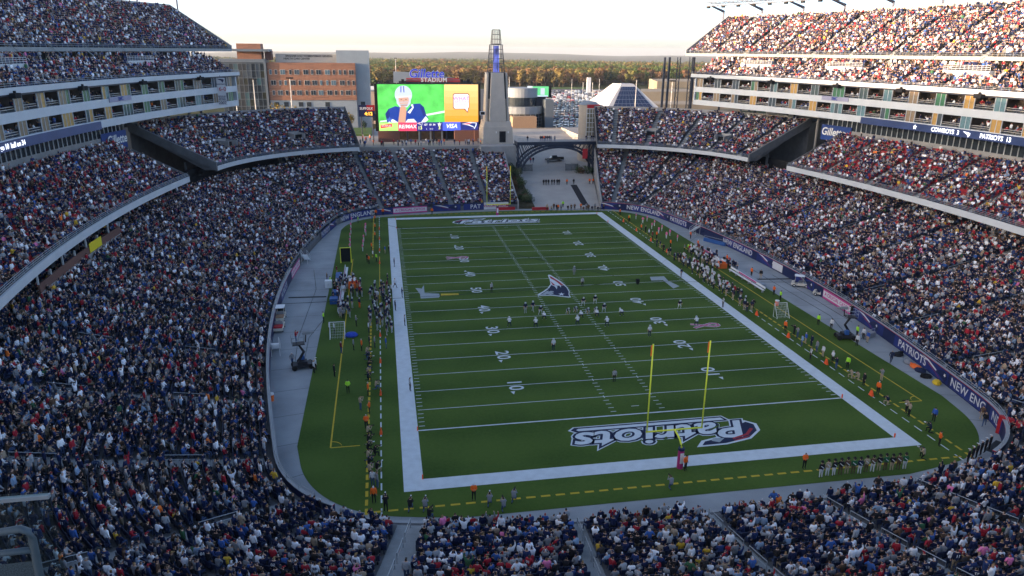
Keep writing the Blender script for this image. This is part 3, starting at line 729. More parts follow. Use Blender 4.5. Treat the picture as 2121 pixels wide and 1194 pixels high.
# ================================================================ people
BONES = [('pel','wai'),('wai','che'),('che','nec'),('nec','hea'),('hea','top')]
for s_ in 'LR': BONES += [('che','sh'+s_),('sh'+s_,'el'+s_),('el'+s_,'wr'+s_),('wr'+s_,'ha'+s_),('pel','hi'+s_),('hi'+s_,'kn'+s_),('kn'+s_,'an'+s_),('an'+s_,'to'+s_)]
RAD = dict(pel=(.15,.12),wai=(.145,.11),che=(.165,.12),nec=(.06,.06),hea=(.085,.1),top=(.06,.07),sh=(.078,.078),el=(.052,.052),wr=(.036,.036),ha=(.042,.03),hi=(.095,.1),kn=(.064,.064),an=(.045,.05),to=(.045,.038))
def base_pose():
    J = dict(pel=(0,0,.96),wai=(0,.0,1.12),che=(0,-.01,1.34),nec=(0,0,1.5),hea=(0,.02,1.62),top=(0,.015,1.72))
    for k, s_ in (('L',-1),('R',1)):
        J.update({'sh'+k:(.19*s_,-.01,1.42),'el'+k:(.25*s_,-.03,1.13),'wr'+k:(.26*s_,.05,.9),'ha'+k:(.26*s_,.08,.8),
                  'hi'+k:(.095*s_,0,.9),'kn'+k:(.11*s_,.02,.5),'an'+k:(.12*s_,-.02,.09),'to'+k:(.14*s_,.13,.045)})
    return J
def upd(J, d):
    for k, v in d.items():
        if k.endswith('*'):
            J[k[:-1]+'R'] = v; J[k[:-1]+'L'] = (-v[0], v[1], v[2])
        else: J[k] = v
    return J
POSES = {}
POSES['stand'] = base_pose()
POSES['fold'] = upd(base_pose(), {'el*':(.27,.03,1.15),'wr*':(.08,.2,1.14),'ha*':(-.02,.21,1.16)})
POSES['hips'] = upd(base_pose(), {'el*':(.38,-.06,1.16),'wr*':(.2,.04,1.0),'ha*':(.14,.07,.98)})
POSES['walk'] = upd(base_pose(), {'knR':(.11,.2,.54),'anR':(.11,.3,.12),'toR':(.12,.45,.08),'knL':(-.1,-.06,.5),'anL':(-.1,-.34,.16),'toL':(-.11,-.2,.05),'elR':(.25,-.14,1.15),'wrR':(.25,-.05,.93),'haR':(.25,0,.85),'elL':(-.25,.08,1.14),'wrL':(-.22,.25,.98),'haL':(-.22,.32,.93)})
POSES['photo'] = upd(base_pose(), {'el*':(.27,.14,1.2),'wr*':(.12,.32,1.48),'ha*':(.06,.36,1.55),'hea':(0,.05,1.61),'top':(0,.05,1.71)})
POSES['cheer'] = upd(base_pose(), {'el*':(.36,.02,1.62),'wr*':(.3,.05,1.88),'ha*':(.28,.06,1.97),'an*':(.18,-.02,.09),'kn*':(.15,.02,.5),'to*':(.2,.13,.045)})
POSES['ready'] = upd(base_pose(), {'pel':(0,-.15,.82),'wai':(0,-.05,.96),'che':(0,.08,1.15),'nec':(0,.16,1.28),'hea':(0,.22,1.38),'top':(0,.24,1.48),'sh*':(.2,.08,1.2),'el*':(.3,.16,.98),'wr*':(.22,.34,.88),'ha*':(.2,.4,.86),'hi*':(.11,-.14,.78),'kn*':(.2,.12,.47),'an*':(.24,-.1,.09),'to*':(.27,.06,.045)})
POSES['crouch'] = upd(base_pose(), {'pel':(0,-.3,.72),'wai':(0,-.14,.8),'che':(0,.08,.86),'nec':(0,.24,.92),'hea':(0,.34,.98),'top':(0,.38,1.08),'sh*':(.2,.12,.86),'elR':(.2,.24,.58),'wrR':(.12,.36,.28),'haR':(.1,.4,.1),'elL':(-.3,.16,.6),'wrL':(-.24,.3,.48),'haL':(-.2,.34,.46),'hi*':(.12,-.28,.68),'kn*':(.22,.06,.42),'anR':(.26,-.32,.1),'toR':(.27,-.16,.045),'anL':(-.26,-.2,.1),'toL':(-.27,-.04,.045)})
POSES['kneel'] = upd(base_pose(), {'pel':(0,-.08,.52),'wai':(0,-.04,.68),'che':(0,.02,.9),'nec':(0,.08,1.05),'hea':(0,.12,1.16),'top':(0,.12,1.27),'sh*':(.19,.02,.98),'el*':(.26,.2,.78),'wr*':(.12,.36,1.0),'ha*':(.06,.4,1.08),'hi*':(.1,-.06,.48),'knR':(.14,.32,.5),'anR':(.14,.28,.1),'toR':(.15,.44,.045),'knL':(-.12,.1,.07),'anL':(-.12,-.32,.09),'toL':(-.12,-.42,.05)})
POSES['sit'] = upd(base_pose(), {'pel':(0,-.06,.56),'wai':(0,-.09,.72),'che':(0,-.09,.93),'nec':(0,-.06,1.09),'hea':(0,-.03,1.21),'top':(0,-.035,1.31),'sh*':(.19,-.08,1.01),'el*':(.25,.02,.76),'wr*':(.15,.2,.68),'ha*':(.09,.26,.69),'hi*':(.1,-.04,.53),'kn*':(.13,.36,.52),'an*':(.13,.32,.1),'to*':(.15,.47,.045)})
POSES['lean'] = upd({k: v for k, v in POSES['sit'].items()}, {'wai':(0,-.02,.7),'che':(0,.06,.88),'nec':(0,.14,1.01),'hea':(0,.2,1.11),'top':(0,.21,1.21),'sh*':(.19,.08,.95),'el*':(.24,.22,.68),'wr*':(.12,.38,.62),'ha*':(.05,.42,.64)})
POSES['clap'] = upd({k: v for k, v in POSES['sit'].items()}, {'el*':(.26,.12,.86),'wr*':(.12,.3,1.02),'ha*':(.04,.34,1.1)})
POSES['wave'] = upd({k: v for k, v in POSES['sit'].items()}, {'elR':(.34,.0,1.2),'wrR':(.3,.02,1.44),'haR':(.28,.04,1.53)})
def seg_dist(P, a, b_):
    a, b_ = np.array(a), np.array(b_); d = b_-a; t = np.clip(((P-a)@d)/max(d@d, 1e-9), 0, 1)
    return np.linalg.norm(P-(a+t[:, None]*d), axis=1)
# slots: 0 skin 1 shirt 2 trousers 3 shoes 4 hair or cap
def body_mesh(pose, short=False, bulk=1., cap=False, bare_legs=False, levels=1, detail=True):
    J = POSES[pose]; names = list(J); idx = {n: i for i, n in enumerate(names)}
    me = bpy.data.meshes.new('person'); me.from_pydata([J[n] for n in names], [(idx[a], idx[b_]) for a, b_ in BONES], [])
    o = bpy.data.objects.new('person', me); col.objects.link(o)
    o.modifiers.new('skin', 'SKIN').use_smooth_shade = True
    sv = me.skin_vertices[0].data
    for n, i in idx.items():
        r = RAD[n] if n in RAD else RAD[n[:2]]
        k = bulk if n[:2] in ('ch', 'wa', 'pe', 'sh', 'el', 'hi') else 1.
        sv[i].radius = (r[0]*k, r[1]*k); sv[i].use_root = (n == 'pel')
    if levels:
        sb = o.modifiers.new('sub', 'SUBSURF'); sb.levels = levels; sb.render_levels = levels
    dg = bpy.context.evaluated_depsgraph_get(); em = bpy.data.meshes.new_from_object(o.evaluated_get(dg))
    col.objects.unlink(o); bpy.data.objects.remove(o); bpy.data.meshes.remove(me)
    v = np.empty(len(em.vertices)*3); em.vertices.foreach_get('co', v); v = v.reshape(-1, 3)
    F = [tuple(p.vertices) for p in em.polygons]; bpy.data.meshes.remove(em)
    C = np.array([v[list(f)].mean(0) for f in F])
    D = np.array([seg_dist(C, J[a], J[b_]) for a, b_ in BONES]); near = D.argmin(0)
    mi = []
    hd = np.array(J['hea'])
    for c, k in zip(C, near):
        a, b_ = BONES[k]
        if b_ in ('hea', 'top'):
            up = np.array(J['top'])-np.array(J['nec']); up = up/np.linalg.norm(up)
            h = (c-hd)@up
            mi.append(4 if (h > (.02 if cap else .045) or (c[1] < hd[1]-.035 and h > -.06)) else 0)
        elif b_[:2] == 'ha': mi.append(0)
        elif b_[:2] == 'wr' and short: mi.append(0)
        elif b_[:2] == 'to': mi.append(3)
        elif b_[:2] in ('kn', 'hi') and (b_[:2] == 'kn' or c[2] < J['pel'][2]+.02): mi.append(2)
        elif b_[:2] == 'an': mi.append(0 if bare_legs else 2)
        elif a == 'pel' and c[2] < J['pel'][2]-.02: mi.append(2)
        else: mi.append(1)
    B = MB(); B.v = [tuple(p) for p in v]; B.n = len(v); B.f = F; B.m = mi
    if detail:
        up = Vector(J['top'])-Vector(J['nec']); up.normalize(); h = Vector(J['hea'])
        fw = Vector((0, 1, 0)); fw = (fw-up*fw.dot(up)).normalized(); rt = fw.cross(up)
        p = h+fw*.092
        B.add([p+up*.02, p-rt*.018-up*.02, p+rt*.018-up*.02, p+fw*.03-up*.018], [(0, 1, 3), (0, 3, 2), (1, 2, 3)], 0)   # nose
        for sx in (-1, 1):
            q = h+fw*.088+rt*.035*sx+up*.022; B.add([q-rt*.012-up*.006, q+rt*.012-up*.006, q+rt*.012+up*.006, q-rt*.012+up*.006], [(0, 1, 2, 3)], 4)
            q = h+rt*.088*sx-up*.005; B.box(tuple(q), (.02, .03, .05), 0, 0)
        q = h+fw*.092-up*.05; B.add([q-rt*.022-up*.005, q+rt*.022-up*.005, q+rt*.022+up*.005, q-rt*.022+up*.005], [(0, 1, 2, 3)], 1)
        if cap:
            q = h+fw*.13+up*.045; B.box(tuple(q), (.13, .1, .014), 0, 4)
        for k, sx in (('L', -1), ('R', 1)):        # five fingers on each hand
            wv, hv = Vector(J['wr'+k]), Vector(J['ha'+k]); d = (hv-wv).normalized(); a = d.cross(Vector((0, 0, 1) if abs(d.z) < .8 else (0, 1, 0))).normalized()
            nn = d.cross(a)
            for j in range(4):
                L = (.06, .075, .07, .055)[j]; b0 = hv+a*(.012*(j-1.5)*1.4)
                B.tube([b0, b0+d*L*.6+nn*.004, b0+d*L+nn*.022], [.009, .008, .005], 4, 0, False)
            b0 = wv.lerp(hv, .6); B.tube([b0, b0+a*.04*sx+d*.02, b0+a*.05*sx+d*.055], [.011, .009, .006], 4, 0, False)
    return B

PAL = dict(skin=mat('skin', (.50, .30, .21), .6, .08, 9), skin_dark=mat('skin_dark', (.16, .085, .055), .6, .08, 9),
    navy_cloth=mat('navy_cloth', (.012, .02, .055), .85, .2, 12), white_cloth=mat('white_cloth', (.66, .67, .70), .85, .08, 12), red_cloth=mat('red_cloth', (.36, .02, .03), .85, .12, 12),
    grey_cloth=mat('grey_cloth', (.24, .25, .27), .85, .12, 12), black_cloth=mat('black_cloth', (.014, .014, .017), .85, .2, 12), orange_cloth=mat('orange_cloth', (.95, .16, .02), .75, .06, 12),
    lime_cloth=mat('lime_cloth', (.42, .85, .05), .75, .06, 12), pink_cloth=mat('pink_cloth', (.80, .16, .36), .8, .08, 12), blue_cloth=mat('blue_cloth', (.03, .10, .42), .85, .12, 12),
    tan_cloth=mat('tan_cloth', (.42, .33, .23), .85, .1, 12), denim=mat('denim', (.06, .10, .2), .85, .2, 14), green_cloth=mat('green_cloth', (.02, .12, .05), .85, .12, 12),
    brown_cloth=mat('brown_cloth', (.12, .07, .045), .85, .15, 12), yellow_cloth=mat('yellow_cloth', (.68, .45, .03), .8, .1, 12), silver=mat('helmet_silver', (.55, .58, .62), .3, .04, 9, metal=.4),
    hair_brown=mat('hair_brown', (.06, .035, .02), .7, .2, 20), hair_dark=mat('hair_dark', (.015, .012, .01), .7, .2, 20), hair_blond=mat('hair_blond', (.36, .24, .11), .7, .2, 20),
    maroon=mat('maroon_cloth', (.16, .015, .03), .85, .12, 12), lightblue=mat('light_blue_cloth', (.25, .38, .55), .85, .1, 12), shoe=mat('shoe_dark', (.02, .02, .02), .6, .1, 9), shoe_white=mat('shoe_white', (.65, .65, .65), .6, .05, 9))
# ---- crowd variants read their colours from the point they stand on
C_MATS = [mat_attr('crowd_skin', 'c_skin'), mat_attr('crowd_top', 'c_top'), mat_attr('crowd_trousers', 'c_leg'), mat('crowd_shoe', (.03, .03, .035), .7, 0), mat_attr('crowd_hair', 'c_hair')]
crowd_src = bpy.data.collections.new('crowd_source')
VAR = [('sit', False, 1.3, False), ('sit', True, 1.2, True), ('lean', False, 1.32, True), ('clap', False, 1.25, False), ('wave', False, 1.2, True),
       ('stand', False, 1.3, True), ('fold', False, 1.3, False), ('hips', True, 1.2, False), ('cheer', False, 1.2, True)]
for i, (p, sh, bk, cp) in enumerate(VAR):
    o = bpy.data.objects.new('crowd_source_%02d' % i, body_mesh(p, sh, bk, cp, levels=1, detail=False).mesh('person_crowd', C_MATS, True)); crowd_src.objects.link(o)
seat_src = bpy.data.collections.new('seat_source')
for i, c in enumerate(((.022, .032, .075), (.30, .025, .035))):
    B = MB(); B.box((0, -.02, .43), (.47, .40, .05)); B.box((0, -.23, .66), (.47, .05, .44)); B.box((0, -.1, .2), (.06, .06, .42))
    seat_src.objects.link(bpy.data.objects.new('seat_source_%d' % i, B.mesh('seat_%d' % i, mat('seat_plastic_%d' % i, c, .45, .1, 6))))
def scatter(name, P, rz, idx, scl, colors, srccol, parent=None):
    me = bpy.data.meshes.new(name); me.from_pydata([tuple(p) for p in P], [], [])
    def attr(n, t, key, val):
        a = me.attributes.new(n, t, 'POINT'); a.data.foreach_set(key, np.ascontiguousarray(val).ravel())
    attr('rz', 'FLOAT', 'value', np.asarray(rz, np.float32)); attr('idx', 'INT', 'value', np.asarray(idx, np.int32)); attr('scl', 'FLOAT', 'value', np.asarray(scl, np.float32))
    for n, c in colors.items(): attr(n, 'FLOAT_COLOR', 'color', np.column_stack([c, np.ones(len(c))]).astype(np.float32))
    o = link(bpy.data.objects.new(name, me), parent)
    ng = bpy.data.node_groups.new(name, 'GeometryNodeTree')
    ng.interface.new_socket('Geometry', in_out='INPUT', socket_type='NodeSocketGeometry'); ng.interface.new_socket('Geometry', in_out='OUTPUT', socket_type='NodeSocketGeometry')
    N = ng.nodes.new; gi, go = N('NodeGroupInput'), N('NodeGroupOutput'); iop = N('GeometryNodeInstanceOnPoints'); ci = N('GeometryNodeCollectionInfo')
    ci.inputs['Collection'].default_value = srccol; ci.inputs['Separate Children'].default_value = True; ci.inputs['Reset Children'].default_value = True
    def na(n, t):
        x = N('GeometryNodeInputNamedAttribute'); x.data_type = t; x.inputs['Name'].default_value = n; return x.outputs['Attribute']
    cx = N('ShaderNodeCombineXYZ'); L = ng.links.new
    L(na('rz', 'FLOAT'), cx.inputs['Z']); L(gi.outputs[0], iop.inputs['Points']); L(ci.outputs[0], iop.inputs['Instance']); iop.inputs['Pick Instance'].default_value = True
    L(na('idx', 'INT'), iop.inputs['Instance Index']); L(cx.outputs[0], iop.inputs['Rotation']); L(na('scl', 'FLOAT'), iop.inputs['Scale']); L(iop.outputs[0], go.inputs[0])
    md = o.modifiers.new('scatter', 'NODES'); md.node_group = ng
    return o
S = np.concatenate(SEATS)
u_, v_, d_ = project(S[:, :3]+[0, 0, .8])
vis = (d_ > 1) & (u_ > -260) & (u_ < 2380) & (v_ > -160) & (v_ < 1194+230)
S = S[vis]; u_, v_, d_ = u_[vis], v_[vis], d_[vis]; n = len(S)
print('SEATS', n)
blk = S[:, 5].astype(int)
rz = np.arctan2(-S[:, 4], -S[:, 3])-math.pi/2
occ = np.where(np.isin(blk, (5, 6)), .80, np.where(np.isin(blk, (7, 8, 10, 11)), .93, .95))
here = RNG.random(n) < occ
here |= np.isin(blk, (9, 12, 20))
isseat = ~np.isin(blk, (9, 12, 20))
scatter('stand_seats', S[isseat][:, :3], rz[isseat], np.isin(blk[isseat], (5, 6)).astype(int), np.ones(isseat.sum()), {}, seat_src)
ss = bpy.data.objects['stand_seats']; ss.name = 'stadium_seating'; tag(ss, 'rows of navy and red folding seats filling every stand', 'seats', kind='stuff')
standing = RNG.random(n) < np.where((blk == 3) & (S[:, 1] < -20), .36, np.where((blk == 4) & (S[:, 0] > 20), .4, .16))
standing |= np.isin(blk, (9, 12))
idx = np.where(standing, RNG.choice([5, 6, 7, 8], n, p=[.45, .3, .2, .05]), RNG.choice([0, 1, 2, 3, 4], n, p=[.36, .22, .3, .08, .04]))
TOPS = np.array([(.009,.015,.05),(.012,.02,.065),(.02,.04,.13),(.84,.86,.9),(.76,.79,.86),(.34,.02,.035),(.20,.21,.23),(.33,.35,.38),(.014,.014,.018),(.035,.03,.03),(.04,.11,.34),(.24,.34,.48),(.10,.06,.04),(.32,.25,.18),(.04,.12,.06),(.6,.38,.04),(.75,.2,.4),(.85,.2,.04)])
TW = np.array([17,14,9,7.5,6.5,8,8,6,12,6,4,3,3,2.5,1,.7,.6,.3]); tsel = RNG.choice(len(TOPS), n, p=TW/TW.sum())
HAIR = np.array([(.05,.03,.02),(.014,.011,.01),(.28,.18,.08),(.3,.3,.3),(.015,.025,.07),(.6,.6,.62),(.33,.02,.03),(.08,.05,.03)]); hsel = RNG.choice(len(HAIR), n, p=[.24,.16,.09,.07,.18,.14,.06,.06])
SKIN = np.array([(.5,.3,.21),(.56,.36,.27),(.40,.23,.15),(.14,.075,.05)]); ksel = RNG.choice(4, n, p=[.45,.3,.17,.08])
LEG = np.array([(.05,.08,.16),(.02,.02,.025),(.09,.1,.11),(.24,.19,.13)]); lsel = RNG.choice(4, n, p=[.5,.25,.15,.1])
jit = RNG.uniform(.8, 1.2, (n, 1)); scl = RNG.uniform(.93, 1.1, n)
off = RNG.normal(0, .1, (n, 2))
infr = (u_ > 0) & (u_ < 2121) & (v_ > 8) & (v_ < 1190) & here & np.isin(blk, (3, 4))
order = np.argsort(np.where(infr, d_, 1e9))[:300]
solo = np.zeros(n, bool); solo[order] = True
rest = here & ~solo
Pp = S[:, :3].copy(); Pp[:, :2] += off
rzj = rz+RNG.normal(0, .38, n)
cr = scatter('crowd', Pp[rest], rzj[rest], idx[rest], scl[rest], {'c_top': (TOPS[tsel]*jit)[rest], 'c_hair': HAIR[hsel][rest], 'c_skin': SKIN[ksel][rest], 'c_leg': LEG[lsel][rest]}, crowd_src)
tag(cr, 'packed crowd of seated and standing spectators in navy, white and red', 'crowd', kind='stuff')
# ---- the 300 spectators that show largest
CN = ['navy','navy','dark blue','white','white','red','grey','light grey','black','dark grey','blue','pale blue','brown','tan','green','yellow','pink','orange']
HN = ['brown hair','dark hair','fair hair','grey hair','navy cap','white cap','red cap','brown hair']
SPM = {}
def flat(nm, c): return mat('cloth_'+nm.replace(' ', '_'), tuple(c), .85, .15, 10)
ind_mesh = [body_mesh(p, sh, bk, cp, levels=1, detail=True).mesh('spectator_body', [PAL['skin'], PAL['navy_cloth'], PAL['denim'], PAL['shoe'], PAL['hair_brown']], True) for p, sh, bk, cp in VAR]
WX = -26.1
def block_name(x, b_):
    if b_ == 3: return 'by the wall bend'
    k = sorted([-26.1, -12.6, -1.4, 9.2, 19.0]+[1e9]); nm = ('beyond the wide stairway', 'just inside the wide stairway', 'second block from wide stairway', 'third block from wide stairway', 'fourth block from wide stairway', 'last block from wide stairway')
    i = [j for j, a in enumerate(k) if x < a][0]; return nm[i]
for i in order:
    o = inst('spectator', ind_mesh[idx[i]], None, tuple(Pp[i]), rzj[i], scl[i])
    ms = (flat(('skin tone %d' % ksel[i]), SKIN[ksel[i]]), flat('top '+CN[tsel[i]]+str(tsel[i]), TOPS[tsel[i]]), flat('leg %d' % lsel[i], LEG[lsel[i]]), PAL['shoe'], flat('hair %d' % hsel[i], HAIR[hsel[i]]))
    for sl_, mm in zip(o.material_slots, ms): sl_.link = 'OBJECT'; sl_.material = mm
    pose = ('seated', 'seated', 'seated leaning', 'seated clapping', 'seated waving', 'standing', 'standing arms folded', 'standing hands on hips', 'standing arms raised')[idx[i]]
    tag(o, '%s spectator in %s top, %s, %s' % (pose, CN[tsel[i]], HN[hsel[i]], block_name(S[i, 0], blk[i])), 'person', 'spectators in the near stand')
    if tsel[i] in (0, 1, 2, 3, 4, 5) and idx[i] != 2 and idx[i] != 8 and RNG.random() < .55:      # replica jerseys with a number on the back
        nb_ = random.choice(('12', '83', '54', '11', '75', '37', '10', '87', '50', '81')); wt = tsel[i] in (3, 4)
        zc, yb_ = (.93, -.262) if idx[i] < 5 else (1.3, -.185)
        v2, f2 = text_mesh(nb_, size=.30, offset=.012); me2 = bpy.data.meshes.new('jersey_number'); me2.from_pydata([(-float(p[0]), yb_, zc+float(p[1])) for p in v2], [], f2); me2.materials.append(PAL['navy_cloth'] if wt else PAL['white_cloth']); link(bpy.data.objects.new('jersey_number', me2), o)
# ================================================================ land outside the bowl
def smooth(a, b_, x):
    t = np.clip((x-a)/(b_-a), 0, 1); return t*t*(3-2*t)
def land(x, y):
    d = np.hypot(x, y); a = np.arctan2(y, x)
    z = np.where(d < 166, -.25+5.25*smooth(158, 166, d), 5.)
    z = z-34*smooth(700, 4200, d)
    rid = 30+11*np.sin(a*9+1.)+8*np.sin(a*23+.4)+4*np.sin(a*47+2.)
    z = z+rid*smooth(5200, 8200, d)-30*smooth(9500, 14000, d)
    z = z+smooth(1200, 3000, d)*(1-smooth(4500, 6500, d))*(5*np.sin(x/310.)*np.sin(y/420.)+3*np.sin(x/130.+y/170.))
    return z
def land_mat():
    M_ = bpy.data.materials.new('woodland_ground'); M_.use_nodes = True; t = M_.node_tree; p = t.nodes['Principled BSDF']; p.inputs['Roughness'].default_value = .95; p.inputs['Specular IOR Level'].default_value = .05
    tc = t.nodes.new('ShaderNodeTexCoord'); n1 = t.nodes.new('ShaderNodeTexNoise'); n1.inputs['Scale'].default_value = .012; n1.inputs['Detail'].default_value = 12; n1.inputs['Roughness'].default_value = .7
    r = t.nodes.new('ShaderNodeValToRGB'); e0, e1 = r.color_ramp.elements; e0.position = .3; e0.color = (.02, .032, .014, 1); e1.position = .7; e1.color = (.065, .062, .03, 1)
    e2 = r.color_ramp.elements.new(.5); e2.color = (.045, .055, .02, 1)
    t.links.new(tc.outputs['Object'], n1.inputs[0]); t.links.new(n1.outputs['Fac'], r.inputs[0]); t.links.new(r.outputs[0], p.inputs['Base Color']); return M_
T = np.linspace(0, 360, 181)[:-1]; RR = [158, 166, 200, 260, 340, 450, 600, 800, 1050, 1400, 1800, 2300, 2900, 3600, 4400, 5200, 5800, 6400, 7000, 7600, 8200, 9000, 10000, 11500, 14000]
V = []; p_, _ = ring(T, .14)
V += [(x, y, -.25) for x, y in p_]
for r in RR:
    x, y = r*np.cos(np.radians(T)), r*np.sin(np.radians(T)); V += list(zip(x, y, land(x, y)))
n_ = len(T); F = [(i*n_+j, i*n_+(j+1) % n_, (i+1)*n_+(j+1) % n_, (i+1)*n_+j) for i in range(len(RR)) for j in range(n_)]
B = MB(); B.add(V, F); g_ = B.build('ground', land_mat(), None, True); tag(g_, kind='structure')
pave = mat('plaza_paving', (.30, .29, .28), .85, .10, .25, detail=8); asphalt = mat('asphalt', (.07, .073, .078), .9, .15, .1, detail=8)
def slab(name, poly, z0, z1, m_, kind='structure'):
    B = MB(); B.prism(poly, z0, z1); o = B.build(name, m_); tag(o, kind=kind); return o
slab('plaza', [(-80, 99.2), (4.4, 98.8), (4.4, 150), (-80, 150)], 4, 11.4, pave)
slab('plaza', [(38.2, 97), (82, 80), (100, 150), (38.2, 150)], 4, 11.4, pave)
def sloped(name, x0, x1, pts, m_, dx0=None, thick=.4):
    V = []; n2 = len(pts)
    for i, (y, z) in enumerate(pts):
        a = x0 if not callable(x0) else x0(y); b_ = x1 if not callable(x1) else x1(y); V += [(a, y, z), (b_, y, z), (a, y, z-thick), (b_, y, z-thick)]
    F = []
    for i in range(n2-1):
        k = i*4; F += [(k, k+1, k+5, k+4), (k+2, k+6, k+7, k+3), (k, k+4, k+6, k+2), (k+1, k+3, k+7, k+5)]
    F += [(0, 2, 3, 1), (4*n2-4, 4*n2-3, 4*n2-1, 4*n2-2)]
    B = MB(); B.add(V, F); o = B.build(name, m_); tag(o, kind='structure'); return o
ramp_m = mat('ramp_concrete', (.36, .35, .335), .85, .10, .3, bump=.1, detail=8)
def ramp_z(y): return .004+.135*max(0., y-64)
gxl = lambda y: 11.0 if y < 96 else (8. if y < 99 else 4.4); gxr = lambda y: 27.4+(y-62)*.21 if y < 98 else 38.2
sloped('entrance_ramp', gxl, gxr, [(62.2, .006), (64, .006), (75, ramp_z(75)), (88, ramp_z(88)), (95.9, ramp_z(95.9)), (96.1, ramp_z(96.1)), (98.9, ramp_z(98.9)), (99.1, ramp_z(99.1)), (120, ramp_z(120)), (134, 9.45), (150, 10.9)], ramp_m)
sloped('plaza_slope', -80, 100, [(150, 11.3), (166, 9.), (196, 5.02)], pave, thick=.5)
slab('parking_lot', [(-20, 196), (70, 196), (235, 540), (60, 540)], 4.6, 5.06, asphalt)
slab('lawn', [(-46, 128), (-30, 128), (-30, 150), (-46, 150)], 11.38, 11.9, mat('lawn_grass', (.06, .12, .025), .9, .2, 1))
slab('lawn', [(75, 560), (160, 560), (170, 585), (80, 585)], 4.6, 5.3, mat('lawn_grass', (.06, .12, .025), .9, .2, 1))
slab('road', [(60, 541), (240, 541), (248, 556), (60, 556)], 4.6, 5.12, mat('road_asphalt', (.10, .10, .105), .9, .1, .1))
# roads and graded earth climbing behind the right-hand stand
earth = mat('graded_earth', (.30, .25, .18), .95, .2, .05)
for y0, y1, x0, x1, z in ((300, 330, 120, 330, 9.), (380, 420, 150, 420, 12.), (480, 540, 200, 520, 15.)): slab('embankment', [(x0, y0), (x1, y0), (x1+30, y1), (x0+15, y1)], 4.5, z, earth)

# ---- planted bank beside the ramp
bank = sloped('planted_bank', lambda y: 6.9, lambda y: 10.9, [(65, .3), (75, 2.2), (85, 4.2), (92.5, 6.)], mat('bank_soil', (.07, .06, .035), .95, .3, 1.5), thick=1.5)
B = MB(); B.box((10.95, 79, 1.6), (.25, 27, 1.0), 0, 0, Matrix.Rotation(math.atan(.135), 3, 'X')); o = B.build('bank_kerb', concrete); tag(o, 'low concrete kerb wall between the planted bank and the ramp', 'wall')
# ---- leafy things
def leaf_mesh(name, lobes, nl, size, m_, trunk=None, tm=None, seed=1, flat=.6):
    r = random.Random(seed); B = MB()
    if trunk:
        h, rad = trunk; B.tube([(0, 0, -.2), (r.uniform(-.2, .2), r.uniform(-.2, .2), h*.5), (0, 0, h)], [rad, rad*.75, rad*.45], 6, 1)
        for c, R_ in lobes: B.tube([(0, 0, h*.55), ((c[0])*.6, c[1]*.6, (h*.55+c[2])*.5), c], [rad*.4, rad*.25, rad*.1], 4, 1)
    for c, R_ in lobes:
        k = max(8, int(nl*R_[0]*R_[1]))
        for _ in range(k):
            d = Vector((r.gauss(0, 1), r.gauss(0, 1), r.gauss(0, 1))); d.normalize(); q = r.uniform(.45, 1.)**.5
            p = Vector((c[0]+d.x*R_[0]*q, c[1]+d.y*R_[1]*q, c[2]+d.z*R_[2]*q))
            nrm = (d+Vector((r.gauss(0, .6), r.gauss(0, .6), r.gauss(.3, .6)))).normalized(); e1 = nrm.orthogonal().normalized(); e2 = nrm.cross(e1)
            s_ = size*r.uniform(.6, 1.3); a = r.uniform(0, 6.28); f1 = e1*math.cos(a)+e2*math.sin(a); f2 = nrm.cross(f1)
            B.add([p-f1*s_, p+f2*s_*flat, p+f1*s_+nrm*s_*.2, p-f2*s_*flat], [(0, 1, 2, 3)], 0)
    return B.mesh(name, [m_, tm or bark])
bark = mat('bark', (.09, .065, .045), .9, .2, 4)
leaf_attr = mat_attr('forest_leaf', 'c_leaf', .8)
forest_src = bpy.data.collections.new('forest_source')
for i in range(6):
    r = random.Random(40+i); conif = i >= 4
    if conif: lb = [((0, 0, 4+2.6*k), (3.4-.62*k, 3.4-.62*k, 2.0)) for k in range(5)]
    else: lb = [((r.uniform(-2.6, 2.6), r.uniform(-2.6, 2.6), r.uniform(6.5, 13.5)), (r.uniform(2., 3.3),)*2+(r.uniform(1.8, 2.8),)) for _ in range(7)]
    forest_src.objects.link(bpy.data.objects.new('forest_source_%d' % i, leaf_mesh('forest_tree', lb, 7.5, .75, leaf_attr, (9, .3), bark, 50+i, .8)))
FC = np.array([(.032, .05, .014), (.045, .06, .017), (.028, .042, .016), (.075, .072, .022), (.10, .075, .026), (.10, .058, .028), (.08, .045, .026), (.06, .068, .022)])
pts = []
az0, az1 = math.radians(90-27), math.radians(90+14)
def wedge(n, d0, d1):
    d = np.sqrt(RNG.uniform(d0*d0, d1*d1, n)); a = RNG.uniform(az0, az1, n)
    return np.column_stack([CAM[0]+d*np.cos(a), CAM[1]+d*np.sin(a)])
for n_, d0, d1 in ((3900, 730, 1150), (5000, 1150, 2000), (4700, 2000, 3600)):
    q = wedge(n_, d0, d1); sc_ = RNG.uniform(.7, 1.2, len(q))*(1 if d0 < 1100 else 1.05 if d0 < 1900 else 1.3)
    pts.append(np.column_stack([q, sc_]))
pts = np.concatenate(pts)
